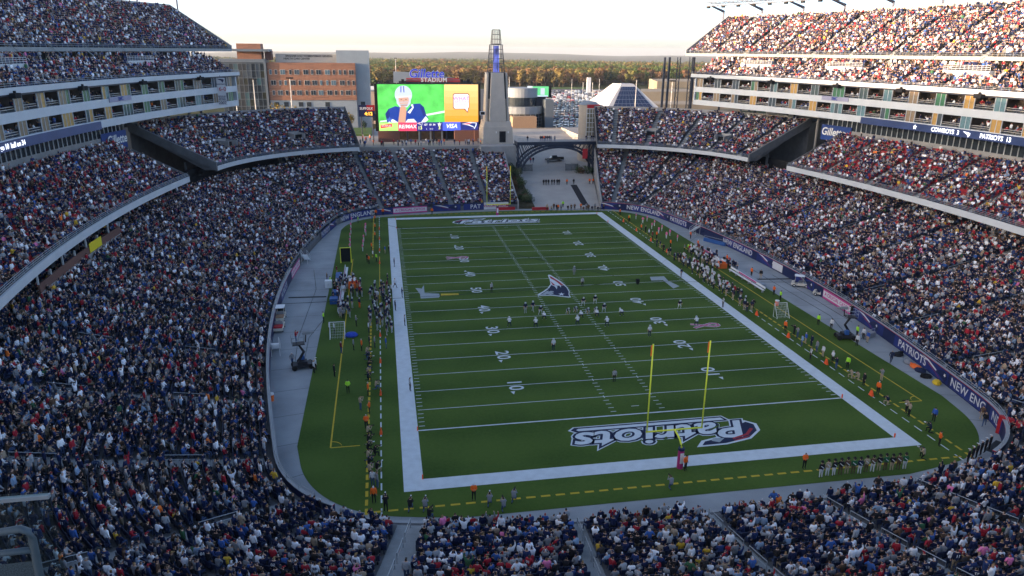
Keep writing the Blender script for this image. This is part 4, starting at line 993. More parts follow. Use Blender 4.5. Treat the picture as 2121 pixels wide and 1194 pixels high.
# keep roads and lots clear
keep = ~((pts[:, 1] < 600) | ((pts[:, 0] > 190) & (pts[:, 1] < 640)))
pts = pts[keep]; zz = land(pts[:, 0], pts[:, 1])
patch = np.sin(pts[:, 0]/60.)+np.sin(pts[:, 1]/90.+pts[:, 0]/140.)+RNG.normal(0, .9, len(pts))
front = smooth(900, 640, pts[:, 1])
ci = np.clip(np.where(RNG.random(len(pts)) < front*.55, RNG.integers(4, 7, len(pts)), np.digitize(patch, (-1.1, -.3, .3, .9, 1.5, 2.2))), 0, 7)
vi = np.where((ci < 3) & (RNG.random(len(pts)) < .45), RNG.integers(4, 6, len(pts)), RNG.integers(0, 4, len(pts)))
fo = scatter('autumn_forest', np.column_stack([pts[:, :2], zz-.5]), RNG.uniform(0, 6.28, len(pts)), vi, pts[:, 2], {'c_leaf': FC[ci]*np.array([1.05, 1.05, .95])*RNG.uniform(1.3, 2.4, (len(pts), 1))}, forest_src)
tag(fo, 'mixed green and rust autumn forest stretching to the horizon', 'forest', kind='stuff')
leaf_green = mat('leaf_green', (.035, .07, .02), .8, .3, 2); leaf_yel = mat('leaf_yellow', (.22, .16, .03), .8, .3, 2); leaf_dark = mat('leaf_dark', (.02, .045, .018), .8, .3, 2); leaf_red = mat('leaf_rust', (.12, .06, .03), .8, .3, 2); leaf_sage = mat('leaf_sage', (.09, .11, .05), .8, .3, 2)
def tree(name, loc, sc, m_, label, cat='tree', seed=1, group=None):
    r = random.Random(seed); rt = empty(name, loc, r.uniform(0, 6), label, cat, group); rt.scale = (sc,)*3
    lb = [((r.uniform(-1.1, 1.1), r.uniform(-1.1, 1.1), r.uniform(2.6, 5.2)), (r.uniform(.9, 1.4),)*2+(r.uniform(.8, 1.2),)) for _ in range(6)]
    B = MB(); h = 3.; B.tube([(0, 0, -.2), (.05, 0, 1.4), (0, 0, h)], [.14, .11, .06], 7)
    for c, _ in lb: B.tube([(0, 0, 1.7), (c[0]*.5, c[1]*.5, (1.7+c[2])/2), c], [.06, .045, .02], 4)
    B.build('trunk', bark, rt)
    me = leaf_mesh('crown', lb, 90, .17, m_, None, None, seed, .7); link(bpy.data.objects.new('crown', me), rt)
    return rt
for k, (u, v, z, sc, m_, lb_) in enumerate(((708, 246, 11.6, 1.25, leaf_yel, 'round golden green tree beside the play clock board'), (727, 250, 11.6, 1.05, leaf_yel, 'smaller yellow tree right against the play clock board'), (755, 252, 11.6, .6, leaf_dark, 'low dark green bush under the play clock board'))):
    p = aty(u, v, 134+k*2); tree('ornamental_tree', (p[0], 134+k*2, 11.8), sc, m_, lb_, 'tree', 60+k)
for k, (u, y, sc, m_) in enumerate(((575, 172, 1.1, leaf_yel), (598, 172, .9, leaf_yel), (618, 173, .9, leaf_red))):
    p = aty(u, 210, y); tree('street_tree', (p[0], y, 9.), sc*1.6, m_, ('golden', 'small yellow', 'rusty')[k]+' tree in front of the brick clinic behind the stand', 'tree', 70+k)
k = 0
shr = ['clipped dark shrub', 'loose sage shrub', 'rust coloured shrub', 'leafy green shrub']
for i in range(34):
    y = 66+random.random()*26; x = 7.3+random.random()*3.4; ty = random.randrange(4); sc = random.uniform(.35, .8)
    z = np.interp(y, (65, 75, 85, 92.5), (.3, 2.2, 4.2, 6.))
    if i < 8:
        LB = [((random.uniform(-.7, .7), random.uniform(-.7, .7), random.uniform(.5, 1.5)), (.8, .8, .7)) for _ in range(5)]
        SHR = globals().setdefault('SHRUB', []); SHR.append((leaf_mesh('foliage', LB, 110, .12, (leaf_dark, leaf_sage, leaf_red, leaf_green)[i % 4], (.8, .06), bark, 90+i, .7), i % 4))
    me, ty = SHRUB[i % 8]
    o = inst('shrub', me, None, (x, y, z-.05), random.uniform(0, 6), sc*1.5); tag(o, '%s on the planted bank between end stand and ramp' % shr[ty], 'shrub', 'shrubs on the bank')
for i, (x, y) in enumerate(((33.6, 92.), (32.2, 93.), (31., 92.4), (34.4, 88.5), (33.9, 86.), (29.8, 93.))):
    me, ty = SHRUB[(i*3) % 8]; o = inst('shrub', me, None, (x, y, ramp_z(y)-.1), i, 1.2); tag(o, '%s at the foot of the bridge by the tall ramp wall' % shr[ty], 'shrub', 'shrubs under the bridge')

# ================================================================ arched bridge
br = empty('arched_footbridge', (23.5, 95, 0), 0, 'dark steel arched footbridge over the entrance ramp', 'bridge')
bs = mat('bridge_steel', (.02, .03, .055), .5, .1, 2)
B = MB(); B.box((0, 0, 12.65), (24.4, 5., .9)); B.build('deck', bs, br)
B = MB(); B.box((0, 0, 13.14), (24.3, 4.9, .06)); B.build('walkway', concrete, br)
zg = ramp_z(94)
for yy in (-2.2, 2.2):
    A = [(-10.9*math.cos(t), yy, zg+7.5*math.sin(t)) for t in np.linspace(0, math.pi, 25)]; A2 = [(-11.7*math.cos(t), yy, zg+8.0*math.sin(t)+.55*abs(math.cos(t))) for t in np.linspace(.0, math.pi, 25)]
    B = MB(); B.tube(A, .36, 6); B.build('arch_rib', bs, br); B = MB(); B.tube(A2, .27, 6); B.build('arch_rib', bs, br)
    for i in range(1, 24):
        if abs(A[i][0]) > 3.2:
            x = A2[i][0]; B = MB(); B.tube([A[i], (x*1.0+(.9 if x > 0 else -.9), yy, 12.2)], .1, 4); B.build('spandrel_strut', bs, br)
    for x in (-11.9, -11.2, 10.4, 11.9):
        if x in (-11.2,): continue
        B = MB(); B.box((x, yy, (zg+12.2)/2-.2), (.4, .4, 12.2-zg+.4)); B.build('end_post', bs, br)
for yy in (-2.42, 2.42):
    B = MB()
    for h in (.35, .7, 1.1): B.tube([(-12.1, yy, 13.1+h), (12.1, yy, 13.1+h)], .025, 4)
    for x in np.arange(-12, 12.1, 1.5): B.tube([(x, yy, 13.1), (x, yy, 14.2)], .03, 4)
    B.build('railing', rail_grey, br)
B = MB(); B.box((7.9, -2.6, 9.6), (1.5, .05, 2.9)); o = B.build('hanging_banner', red_paint); o.location = (23.5, 95, 0); tag(o, 'red vertical banner hanging from the arched bridge', 'banner')
B = MB(); B.box((6.2, 97, 8.6), (10.2, 5.5, 6.4)); o = B.build('bridge_abutment', concrete); tag(o, 'plain concrete abutment block at the tower end of the bridge', 'wall')
B = MB(); B.box((36.9, 95.4, 8.6), (2.6, 6, 9.4)); o = B.build('bridge_abutment', concrete); tag(o, 'plain concrete abutment block at the corner stand end of the bridge', 'wall')

def em(name, c, s_=.8, var=0., scale=1.): return mat(name, (.02, .02, .02), .6, 0, emit=c, estr=s_) if not var else em_noise(name, c, s_, var, scale)
def em_noise(name, c, s_, var, scale):
    if name in MATS: return MATS[name]
    M_ = mat(name, (.02, .02, .02), .6, 0, emit=c, estr=s_); t = M_.node_tree; p = t.nodes['Principled BSDF']
    tc = t.nodes.new('ShaderNodeTexCoord'); n = t.nodes.new('ShaderNodeTexNoise'); n.inputs['Scale'].default_value = scale; n.inputs['Detail'].default_value = 5
    mr = t.nodes.new('ShaderNodeMapRange'); mr.inputs[1].default_value = .3; mr.inputs[2].default_value = .7; mr.inputs[3].default_value = 1-var; mr.inputs[4].default_value = 1+var
    mx = t.nodes.new('ShaderNodeVectorMath'); mx.operation = 'SCALE'; mx.inputs[0].default_value = c
    t.links.new(tc.outputs['Object'], n.inputs[0]); t.links.new(n.outputs['Fac'], mr.inputs[0]); t.links.new(mr.outputs[0], mx.inputs['Scale']); t.links.new(mx.outputs[0], p.inputs['Emission Color']); return M_
# ================================================================ lighthouse tower
TX, TY = 7.3, 107.
tw = empty('lighthouse_tower', (TX, TY, 11.4), 0, 'tapered concrete lighthouse tower with an open steel lantern', 'tower')
tcon = mat('tower_concrete', (.47, .43, .38), .85, .08, .5); tcon2 = mat('tower_side', (.03, .035, .045), .5, .1, 1)
def frustum(B, w0, d0, w1, d1, z0, z1, mi=0, cx=0., cy=0.):
    P = [(cx-w0/2, cy-d0/2, z0), (cx+w0/2, cy-d0/2, z0), (cx+w0/2, cy+d0/2, z0), (cx-w0/2, cy+d0/2, z0), (cx-w1/2, cy-d1/2, z1), (cx+w1/2, cy-d1/2, z1), (cx+w1/2, cy+d1/2, z1), (cx-w1/2, cy+d1/2, z1)]
    B.add(P, [(3, 2, 1, 0), (4, 5, 6, 7), (0, 1, 5, 4), (1, 2, 6, 5), (2, 3, 7, 6), (3, 0, 4, 7)], mi)
B = MB(); frustum(B, 9.2, 9.5, 8.7, 8.8, -.2, 5.0); frustum(B, 8.4, 8.4, 7.8, 7.8, 5.0, 6.6); B.build('base', tcon, tw)
B = MB(); frustum(B, 5.0, 7.9, 3.6, 6.0, 6.6, 20.4); B.build('shaft', tcon, tw)
B = MB(); frustum(B, 7.0, 4.6, 5.6, 3.4, 6.6, 13.); B.build('shaft_side', tcon, tw)
B = MB(); frustum(B, 6.6, 4.4, 5.6, 3.3, 13., 20.3); B.build('shaft_louvre', tcon2, tw)
for sx in (-1, 1):
    B = MB(); B.add([(sx*3.6, -2.9, 6.6), (sx*3.0, -2.9, 6.6), (sx*3.0, 2.9, 6.6), (sx*3.6, 2.9, 6.6), (sx*3.0, -2.2, 20.4), (sx*2.5, -2.2, 20.4), (sx*2.5, 2.2, 20.4), (sx*3.0, 2.2, 20.4)], [(3, 2, 1, 0), (4, 5, 6, 7), (0, 1, 5, 4), (1, 2, 6, 5), (2, 3, 7, 6), (3, 0, 4, 7)]); B.build('shaft_fin', tcon, tw)
B = MB(); B.box((1.3, -4.72, 2.2), (1.9, .12, 3.2)); B.build('doorway', black_void, tw)
for x in (-.6, 3.0): 
    B = MB(); B.box((x, -4.75, 3.5), (.3, .15, .5)); B.build('wall_lamp', lit_white, tw)
for z0, z1, r0, r1, nb in ((20.4, 28.2, 2.6, 1.9, 6), (28.4, 32.3, 1.55, 1.2, 3)):
    for k in range(12):
        a = 2*math.pi*k/12; B = MB(); B.tube([(r0*math.cos(a), r0*math.sin(a), z0), (r1*math.cos(a), r1*math.sin(a), z1)], .085, 5); B.build('lantern_bar', steel_dark, tw)
    for k in range(nb+1):
        f = k/nb; r = r0+(r1-r0)*f; B = MB(); B.tube([(r*math.cos(a), r*math.sin(a), z0+(z1-z0)*f) for a in np.linspace(0, 2*math.pi, 25)], .07, 5); B.build('lantern_ring', steel_dark, tw)
B = MB(); B.lathe([(.95, 20.4), (.85, 27.9)], n=16); B.build('lit_core', em_noise('tower_banner', (.10, .13, .5), .3, .8, .5), tw)
B = MB(); B.lathe([(1.3, 28.2), (1.3, 28.4)], n=16); B.build('lantern_floor', steel_dark, tw)
for k in range(4): B = MB(); B.tube([(.5*math.cos(k*1.57), .5*math.sin(k*1.57), 32.2), (.5*math.cos(k*1.57), .5*math.sin(k*1.57), 33.2)], .03, 4); B.build('mast_tip', rail_grey, tw)
B = MB(); B.box((-4.6, -4.2, 9.), (1.5, .4, 1.1)); B.box((-4.6, -4.43, 9.), (1.2, .06, .8), 0, 1); o = B.build('small_clock_board', [white_paint, black_void]); o.parent = tw

# ================================================================ video board
SY = 112.
vb = empty('video_board', (0, 0, 0), 0, 'huge video screen showing a helmeted player, over a brick podium', 'video screen')
def scr(x, y, d=0.): return (-28.4+(x-110)/1758*31.7, SY-.62-d, 28.4-(y-108)/777*13.8)
B = MB(); B.box((-12.55, SY, 21.5), (31.7, 1.2, 13.8)); B.build('frame', black_void, vb)
SE = .34
def spoly(name, pts, c, d, var=0., scale=1.): return poly_obj(name, [scr(x, y, d) for x, y in pts], em('screen_'+name, c, SE, var, scale), vb)
def srect(name, x0, y0, x1, y1, c, d, var=0., scale=1.): return spoly(name, [(x0, y1), (x1, y1), (x1, y0), (x0, y0)], c, d, var, scale)
def stext(s_, x, y, size, c, d, shear=0., nm='caption', of=.0):
    o_ = scr(x, y, d); return lettering(nm, s_, plane_map(o_, (1, 0, 0), (0, 0, 1)), em('screen_text_%d_%d_%d' % tuple(int(k*99) for k in c), c, SE), vb, size=size, shear=shear, offset=of)
srect('picture_grass', 160, 120, 1258, 742, (.10, .62, .10), .00, .35, .35)
spoly('field_line', [(180, 735), (420, 715), (420, 690), (185, 715)], (.75, .95, .8), .01); spoly('field_line', [(930, 640), (1258, 585), (1258, 550), (930, 610)], (.75, .95, .8), .01)
spoly('player_jersey', [(300, 742), (275, 600), (330, 520), (440, 475), (520, 490), (620, 560), (720, 440), (850, 432), (915, 490), (950, 620), (985, 690), (880, 742)], (.01, .045, .30), .02)
spoly('jersey_trim', [(310, 742), (330, 680), (400, 690), (480, 742)], (.85, .88, .95), .03); spoly('jersey_trim', [(860, 742), (940, 640), (985, 700), (930, 742)], (.85, .88, .95), .03); spoly('jersey_trim', [(640, 575), (680, 600), (745, 500), (735, 445), (700, 450), (720, 500)], (.85, .88, .95), .03)
spoly('jersey_trim', [(600, 742), (640, 690), (740, 685), (790, 742)], (.85, .88, .95), .03); spoly('jersey_star', star(340, 700, 60), (.05, .12, .5), .04)
spoly('helmet', [(583+142*math.cos(t), 290-150*math.sin(t)) for t in np.linspace(-.6, math.pi+.6, 24)]+[(470, 430), (520, 495), (640, 495), (695, 430)], (.55, .62, .78), .03)
spoly('face', [(500, 335), (665, 325), (670, 400), (640, 470), (530, 470), (500, 400)], (.62, .36, .27), .04)
spoly('helmet_stripe', [(535, 250), (552, 250), (556, 148), (540, 152)], (.06, .10, .45), .04); spoly('helmet_stripe', [(585, 250), (602, 250), (598, 150), (582, 148)], (.06, .10, .45), .04); spoly('helmet_rim', [(455, 315), (710, 305), (712, 325), (457, 338)], (.8, .84, .92), .05)
for y in (405, 440): spoly('face_guard', [(500, y), (670, y-6), (670, y+6), (500, y+12)], (.5, .54, .62), .05)
for ex in (545, 622): spoly('eye', [(ex-14, 372), (ex+14, 372), (ex+12, 362), (ex-12, 362)], (.12, .06, .05), .05)
spoly('nose_shade', [(578, 400), (592, 400), (590, 372), (582, 372)], (.48, .26, .19), .05)
spoly('chin_shade', [(520, 440), (650, 440), (630, 470), (535, 470)], (.40, .22, .17), .045)
spoly('sleeve_shade', [(850, 432), (915, 490), (950, 620), (900, 640), (860, 520)], (.006, .025, .19), .03)
spoly('sleeve_shade', [(300, 742), (275, 600), (330, 520), (350, 600), (340, 700)], (.006, .025, .19), .028)
spoly('hand', [(480, 742), (520, 505), (545, 470), (610, 480), (625, 540), (600, 742)], (.62, .33, .22), .06)
for i in range(6): srect('advert_panel_%d' % i, 1258, 120+i*103.7, 1825, 120+(i+1)*103.7, (.95, .62-.055*i, .24-.042*i), .0)
def rr(x0, y0, x1, y1, r): return [(x0+r, y1), (x1-r, y1), (x1, y1-r), (x1, y0+r), (x1-r, y0), (x0+r, y0), (x0, y0+r), (x0, y1-r)]
spoly('bubble_edge', rr(1400, 265, 1677, 530, 24), (.25, .06, .03), .01); spoly('bubble_edge_tail', [(1580, 525), (1650, 592), (1665, 505)], (.25, .06, .03), .01)
spoly('bubble', rr(1412, 278, 1666, 518, 20), (.9, .88, .9), .02); spoly('bubble_tail', [(1600, 515), (1643, 570), (1652, 500)], (.9, .88, .9), .03)
stext('WHAT', 1540, 355, 1.6, (.75, .15, .5), .04, of=.03); stext('ARE YOU', 1540, 410, 1.02, (.75, .3, .6), .04, of=.02); stext("DRINKIN'?", 1540, 460, .9, (.8, .4, .65), .04, of=.02)
for nm, x0, x1, c in (('sponsor_lime', 165, 477, (.45, .85, .2)), ('sponsor_red', 477, 787, (.85, .06, .14)), ('score_strip', 787, 1220, (.01, .015, .2)), ('sponsor_blue', 1220, 1522, (.07, .12, .75)), ('sponsor_navy', 1522, 1828, (.01, .02, .18))): srect(nm, x0, 742, x1, 886, c, .01)
spoly('sponsor_tag', [(190, 838), (380, 815), (378, 760), (188, 785)], (.85, .04, .05), .02); stext('STAPLES', 285, 800, .78, (.9, .85, .85), .03, .1); stext('THAT WAS EASY', 355, 862, .4, (.5, .1, .1), .03)
stext('RE/MAX', 632, 815, 1.5, (.9, .9, .9), .03, .15, of=.03); stext('VISA', 1368, 812, 1.75, (.9, .9, .95), .03, .25, of=.05)
stext('13', 840, 838, 1.35, (.85, .9, .3), .03, of=.03); stext('3', 1165, 838, 1.35, (.85, .9, .3), .03, of=.03); stext('1ST  10  34', 1000, 785, .75, (.9, .9, .9), .03, of=.02); stext('4:12', 1030, 855, .62, (.9, .9, .9), .03); stext('2', 950, 855, .62, (.9, .9, .9), .03); spoly('score_star', star(1165, 778, 38), (.9, .9, .9), .03); spoly('score_star', star(1165, 778, 22), (.01, .015, .2), .04)
for x0, sc_ in ((790, .36), (1545, 1.)):
    f_ = lambda x, y: (x0+x*sc_, 742+(y-742)*(.55 if sc_ < .5 else 1.))
    spoly('strip_emblem', [f_(*p) for p in ((0, 775), (130, 745), (255, 755), (250, 800), (215, 865), (195, 830), (110, 800))], (.85, .86, .9), .02); spoly('strip_emblem_dark', [f_(*p) for p in ((120, 785), (180, 760), (240, 765), (232, 800), (212, 845), (195, 815))], (.01, .03, .2), .03); spoly('strip_emblem_red', [f_(*p) for p in ((15, 776), (125, 757), (170, 762), (110, 786))], (.7, .05, .1), .03)
# podium, piers and the undercroft
brk = mat('podium_brick', (.17, .085, .065), .9, .18, 5)
B = MB(); B.box((-24.6, SY+.5, 13.), (6.4, 3., 3.4)); B.build('brick_pier', brk, vb); B = MB(); B.box((-1.2, SY+.5, 13.), (7.2, 3., 3.4)); B.build('brick_pier', brk, vb); B = MB(); B.box((1.9, SY-.9, 13.), (1.4, 1.2, 3.4)); B.build('brick_pier', brk, vb)
B = MB(); B.box((-13., SY+5, 13.), (18, .3, 3.4)); B.build('rear_wall', suite_in, vb)
for x in (-19, -15.5, -12, -8.5): B = MB(); B.box((x, SY+1, 13.), (.45, .45, 3.4)); B.build('pier', tcon, vb)
for x in np.arange(-27, 3, 4): B = MB(); B.box((x, SY+1.6, 20), (.4, 1.8, 17)); B.build('support_post', steel_dark, vb)
# name sign above the screen
ns = empty('stadium_name_sign', (0, 0, 0), 0, 'blue script sign reading Gillette over white letters reading STADIUM', 'sign')
sy = SY+3.
def sg_(u, v, y=sy): return aty(u, v, y)
B = MB(); P = [sg_(815, 148.5), sg_(845, 150), sg_(918, 158), sg_(955, 165), sg_(970, 172), sg_(815, 172)]
B.add([tuple(p) for p in P]+[(p[0], p[1]+.4, p[2]) for p in P], [(0, 5, 4, 3, 2, 1), (6, 7, 8, 9, 10, 11)]+[(i, (i+1) % 6, 6+(i+1) % 6, 6+i) for i in range(6)]); B.build('backing_panel', mat('sign_panel_grey', (.28, .33, .37), .6, .06, .5), ns)
for k in range(3):
    a, b_ = sg_(841, 163.2+k*3, sy-.05), sg_(950+k*4, 163.2+k*3, sy-.05); B = MB(); B.box(((a[0]+b_[0])/2, sy-.08, a[2]), (b_[0]-a[0], .08, .26)); B.build('red_stripe', red_paint, ns)
o_ = sg_(883, 153.5, sy-.25); 
for nm, of, dd, m_ in (('letters_edge', .14, 0., mat('sign_white_edge', (.6, .65, .75), .5, 0)), ('letters', .02, .06, mat('sign_letter_blue', (.02, .03, .45), .4, .05, emit=(.02, .04, .5), estr=.15))):
    lettering(nm, 'Gillette', (lambda o_, dd: lambda x, y: np.array([o_[0]+x, o_[1]-dd, o_[2]+y]))(o_, dd), m_, ns, size=3.5, shear=.15, offset=of)
o_ = sg_(899, 166.2, sy-.35); lettering('letters', 'STADIUM', plane_map(o_, (1, 0, 0), (0, 0, 1)), white_paint, ns, size=1.75, offset=.05, space=1.1)
for u in (834, 956, 970): p = sg_(u, 168, sy-.6); B = MB(); B.box((p[0], p[1], p[2]), (.8, .8, 1.)); B.build('light_box', black_void, ns)
B = MB(); B.box((-10, sy+.2, 25.5), (22, .6, 7.)); B.build('mounting_frame', steel_dark, ns)
# play clock
pc = empty('play_clock_board', (0, 0, 0), 0, 'navy and red clock board reading SUFFOLK 4:12 beside the big screen', 'scoreboard')
p0, p1 = aty(742, 218, 113), aty(777, 242, 113); cx_, cz_ = (p0[0]+p1[0])/2, (p0[2]+p1[2])/2; w_, h_ = p1[0]-p0[0], p0[2]-p1[2]
B = MB(); B.box((cx_, 113, cz_), (w_, .4, h_)); B.build('panel', navy, pc); B = MB(); B.box((cx_+w_*.25, 112.78, cz_+h_*.25), (w_*.5, .06, h_*.5)); B.build('red_panel', red_paint, pc)
lettering('name_letters', 'SUFFOLK', plane_map((cx_-.1, 112.7, cz_+h_*.2), (1, 0, 0), (0, 0, 1)), white_paint, pc, size=.95, offset=.03); lettering('clock_digits', '4:12', plane_map((cx_+.5, 112.7, cz_-h_*.25), (1, 0, 0), (0, 0, 1)), mat('clock_amber', (.5, .25, .02), .5, 0, emit=(1., .45, .05), estr=.6), pc, size=1.35, offset=.04)
for dx in (-w_*.35, w_*.35): B = MB(); B.tube([(cx_+dx, 113.1, 11.3), (cx_+dx, 113.1, cz_)], .15, 6); B.build('post', steel_dark, pc)

# ================================================================ clinic building
HY = 185.
hb = empty('clinic_building', (0, 0, 0), 0, 'terracotta and glass clinic reading BRIGHAM AND WOMEN\'S/MASS GENERAL HEALTH CARE CENTER', 'building')
def brick_mat():
    M_ = bpy.data.materials.new('terracotta_panel'); M_.use_nodes = True; t = M_.node_tree; p = t.nodes['Principled BSDF']; p.inputs['Roughness'].default_value = .8
    tc = t.nodes.new('ShaderNodeTexCoord'); mp = t.nodes.new('ShaderNodeMapping'); mp.inputs['Rotation'].default_value = (math.pi/2, 0, 0); bt = t.nodes.new('ShaderNodeTexBrick')
    bt.inputs['Scale'].default_value = 1.; bt.inputs['Brick Width'].default_value = 3.2; bt.inputs['Row Height'].default_value = .42; bt.inputs['Mortar Size'].default_value = .02; bt.inputs['Bias'].default_value = -.45
    bt.inputs['Color1'].default_value = (.28, .135, .085, 1); bt.inputs['Color2'].default_value = (.14, .072, .052, 1); bt.inputs['Mortar'].default_value = (.2, .1, .06, 1)
    t.links.new(tc.outputs['Object'], mp.inputs[0]); t.links.new(mp.outputs[0], bt.inputs[0]); t.links.new(bt.outputs[0], p.inputs['Base Color']); return M_
terra = brick_mat(); zinc = mat('zinc_panel', (.27, .32, .36), .5, .08, .3, metal=.3); zinc_d = mat('zinc_dark', (.14, .17, .2), .5, .08, .3, metal=.3); pale = mat('pale_panel', (.42, .40, .37), .7, .05, .3)
B = MB(); B.box((-52.1, HY+8, 25.9), (32.8, 16, 13.8)); B.build('brick_wing', terra, hb)
B = MB(); B.box((-52.1, HY+8.3, 12), (32.6, 16, 14)); B.build('grey_base', zinc, hb)
B = MB(); B.box((-36.6, HY+12, 21.2), (12.2, 19, 32.6)); B.build('grey_tower', zinc, hb)
B = MB(); B.box((-54.3, HY+11, 34.4), (23.2, 8, 3.2)); B.build('sign_parapet', pale, hb)
lettering('name_letters', "BRIGHAM AND WOMEN'S/MASS GENERAL", plane_map((-53.2, HY+6.95, 35.2), (1, 0, 0), (0, 0, 1)), black_void, hb, size=.95, offset=.02); lettering('name_letters', 'HEALTH CARE CENTER', plane_map((-58., HY+6.95, 34.2), (1, 0, 0), (0, 0, 1)), black_void, hb, size=.95, offset=.02)
B = MB(); B.box((-77.4, HY+5, 19.), (16.0, 10, 27.6)); B.build('glass_wing', glass_dark, hb)
gm = zinc_d
for z in np.arange(9, 33, 2.6): B = MB(); B.box((-77.4, HY-.06, z), (16., .14, .14)); B.build('glass_transom', gm, hb)
for x in np.arange(-85.4, -69.3, 1.6): B = MB(); B.box((x, HY-.07, 20), (.12, .16, 25)); B.build('glass_mullion', gm, hb)
for r_ in range(9):
    for c_ in range(10):
        if random.random() < .45: B = MB(); B.box((-84.6+1.6*c_, HY-.02, 10.3+2.6*r_), (1.46, .05, 2.44)); B.build('glass_pane', random.choice((pal_suite[4], mat('pane_teal', (.05, .11, .13), .15, .1, 1, spec=.6), mat('pane_olive', (.03, .034, .025), .2, .1, 1, spec=.6))), hb)
B = MB(); B.box((-77.4, HY+4.9, 33.4), (16.6, 10.4, 1.2)); B.build('roof_edge', zinc_d, hb); B = MB(); B.box((-69.1, HY+4.8, 19.5), (.8, 10.8, 27)); B.build('corner_fin', zinc_d, hb)
B = MB(); B.box((-75., HY+7, 36.7), (8.8, 7, 5.8)); B.build('brick_penthouse', terra, hb); B = MB(); B.box((-75.5, HY+6, 37.2), (16., 11, .9)); B.build('canopy_roof', zinc_d, hb)
B = MB(); B.box((-68.4, HY+8, 35.3), (2.4, 5, 3.4)); B.build('plant_room', mat('plant_room', (.15, .08, .07), .8, .1, 1), hb)
WR = ((29.4, (738, 808, -895, 995, -1080, -1198, 1282, -1368, -1485, 1572, 1652, 1718, -1805)), (25.5, (-765, 852, 922, -1020, 1107, -1205, -1307, 1393, 1475, -1560, -1675, 1758, 1828)), (21.8, (758, -843, 930, 1012, -1095, 1192, -1280, -1382, -1498, 1583, 1662, -1748, 1832)))
win_fr = mat('window_frame_grey', (.45, .45, .43), .6, .05, 2)
for z, xs in WR:
    for x in xs:
        w_ = 1.75 if x < 0 else .8; X = -68.5+(abs(x)-695)/1167*32.8
        B = MB(); B.box((X, HY+.0, z), (w_+.16, .16, 1.86)); f_ = B.build('window', win_fr, hb)
        B = MB()
        for dx in ((-.46, .46) if x < 0 else (0,)): B.box((X+dx, HY-.07, z), (.78, .1, 1.66))
        B.build('pane', random.choice((glass_dark, glass_dark, pal_suite[4], mat('pane_blue', (.09, .15, .19), .2, .1, 1, spec=.6))), f_)
for z in (20.0, 23.9, 27.7): B = MB(); B.box((-52.1, HY-.02, z+2.2), (32.7, .06, .07)); B.build('panel_joint', pale, hb)
for X in (-66, -62.5, -57, -54, -47, -40.5, -37.6, -33.5): B = MB(); B.box((X, HY+.26 if X < -42 else HY+2.5, 17.4), (1.7, .16, 1.7)); B.build('window', glass_dark, hb)

# ================================================================ round hall beyond the tower
rh = empty('round_glass_hall', (26.5, 168, 0), 0, 'round two-storey glass hall with terrace behind the lighthouse tower', 'building')
rcon = mat('hall_panel', (.24, .27, .30), .6, .06, .4)
for nm, z0, z1, r, m_ in (('ground_floor', 4, 15.4, 8.2, glass_dark), ('lower_band', 15.4, 17.6, 8.5, rcon), ('terrace_floor', 17.6, 17.9, 8.3, rcon), ('upper_floor', 17.9, 21.2, 6.0, glass_dark), ('upper_band', 21.2, 24.6, 6.3, rcon)):
    B = MB(); B.lathe([(r, z0), (r, z1)], n=32); B.build(nm, m_, rh)
for z in np.arange(9.2, 15.4, 1.2): B = MB(); B.lathe([(8.26, z), (8.3, z+.1)], n=32); B.build('facade_transom', rail_grey, rh)
for k in range(24): a = k*.262; B = MB(); B.box((8.26*math.cos(a), 8.26*math.sin(a), 9.7), (.12, .12, 11.4), a); B.build('facade_mullion', rail_grey, rh)
B = MB(); B.box((9.4, -3.5, 12.5), (3.2, 9, 16)); B.build('side_block', zinc_d, rh); B = MB(); B.box((-1., -10, 12.8), (9, 6, 4.)); B.build('entrance_block', mat('hall_brick', (.34, .23, .15), .85, .1, 2), rh)
ms = empty('small_video_board', (0, 0, 0), 0, 'small green video screen on the roof of the round glass hall', 'video screen')
p0, p1 = aty(1092, 178, 166), aty(1142, 203, 166); B = MB(); B.box(((p0[0]+p1[0])/2, 166.3, (p0[2]+p1[2])/2), (p1[0]-p0[0], .6, p0[2]-p1[2])); B.build('frame', black_void, ms); B = MB(); B.box(((p0[0]+p1[0])/2+.6, 167.5, p1[2]-2), (4, 2.2, 5)); B.build('support', steel_dark, ms)
def mscr(f0, f1, g0, g1, nm, c, d): 
    x0, x1 = p0[0]+(p1[0]-p0[0])*f0, p0[0]+(p1[0]-p0[0])*f1; z0, z1 = p0[2]+(p1[2]-p0[2])*g0, p0[2]+(p1[2]-p0[2])*g1; poly_obj(nm, [(x0, 165.97-d, z1), (x1, 165.97-d, z1), (x1, 165.97-d, z0), (x0, 165.97-d, z0)], em('small_'+nm, c, SE), ms)
mscr(.0, .22, .02, .98, 'side_panel', (.6, .62, .65), .0); mscr(.22, .88, .05, .9, 'picture', (.12, .55, .22), .0); mscr(.55, .72, .2, .75, 'player_figure', (.5, .55, .65), .02); mscr(.25, .85, .8, .9, 'caption_strip', (.5, .6, .75), .02)
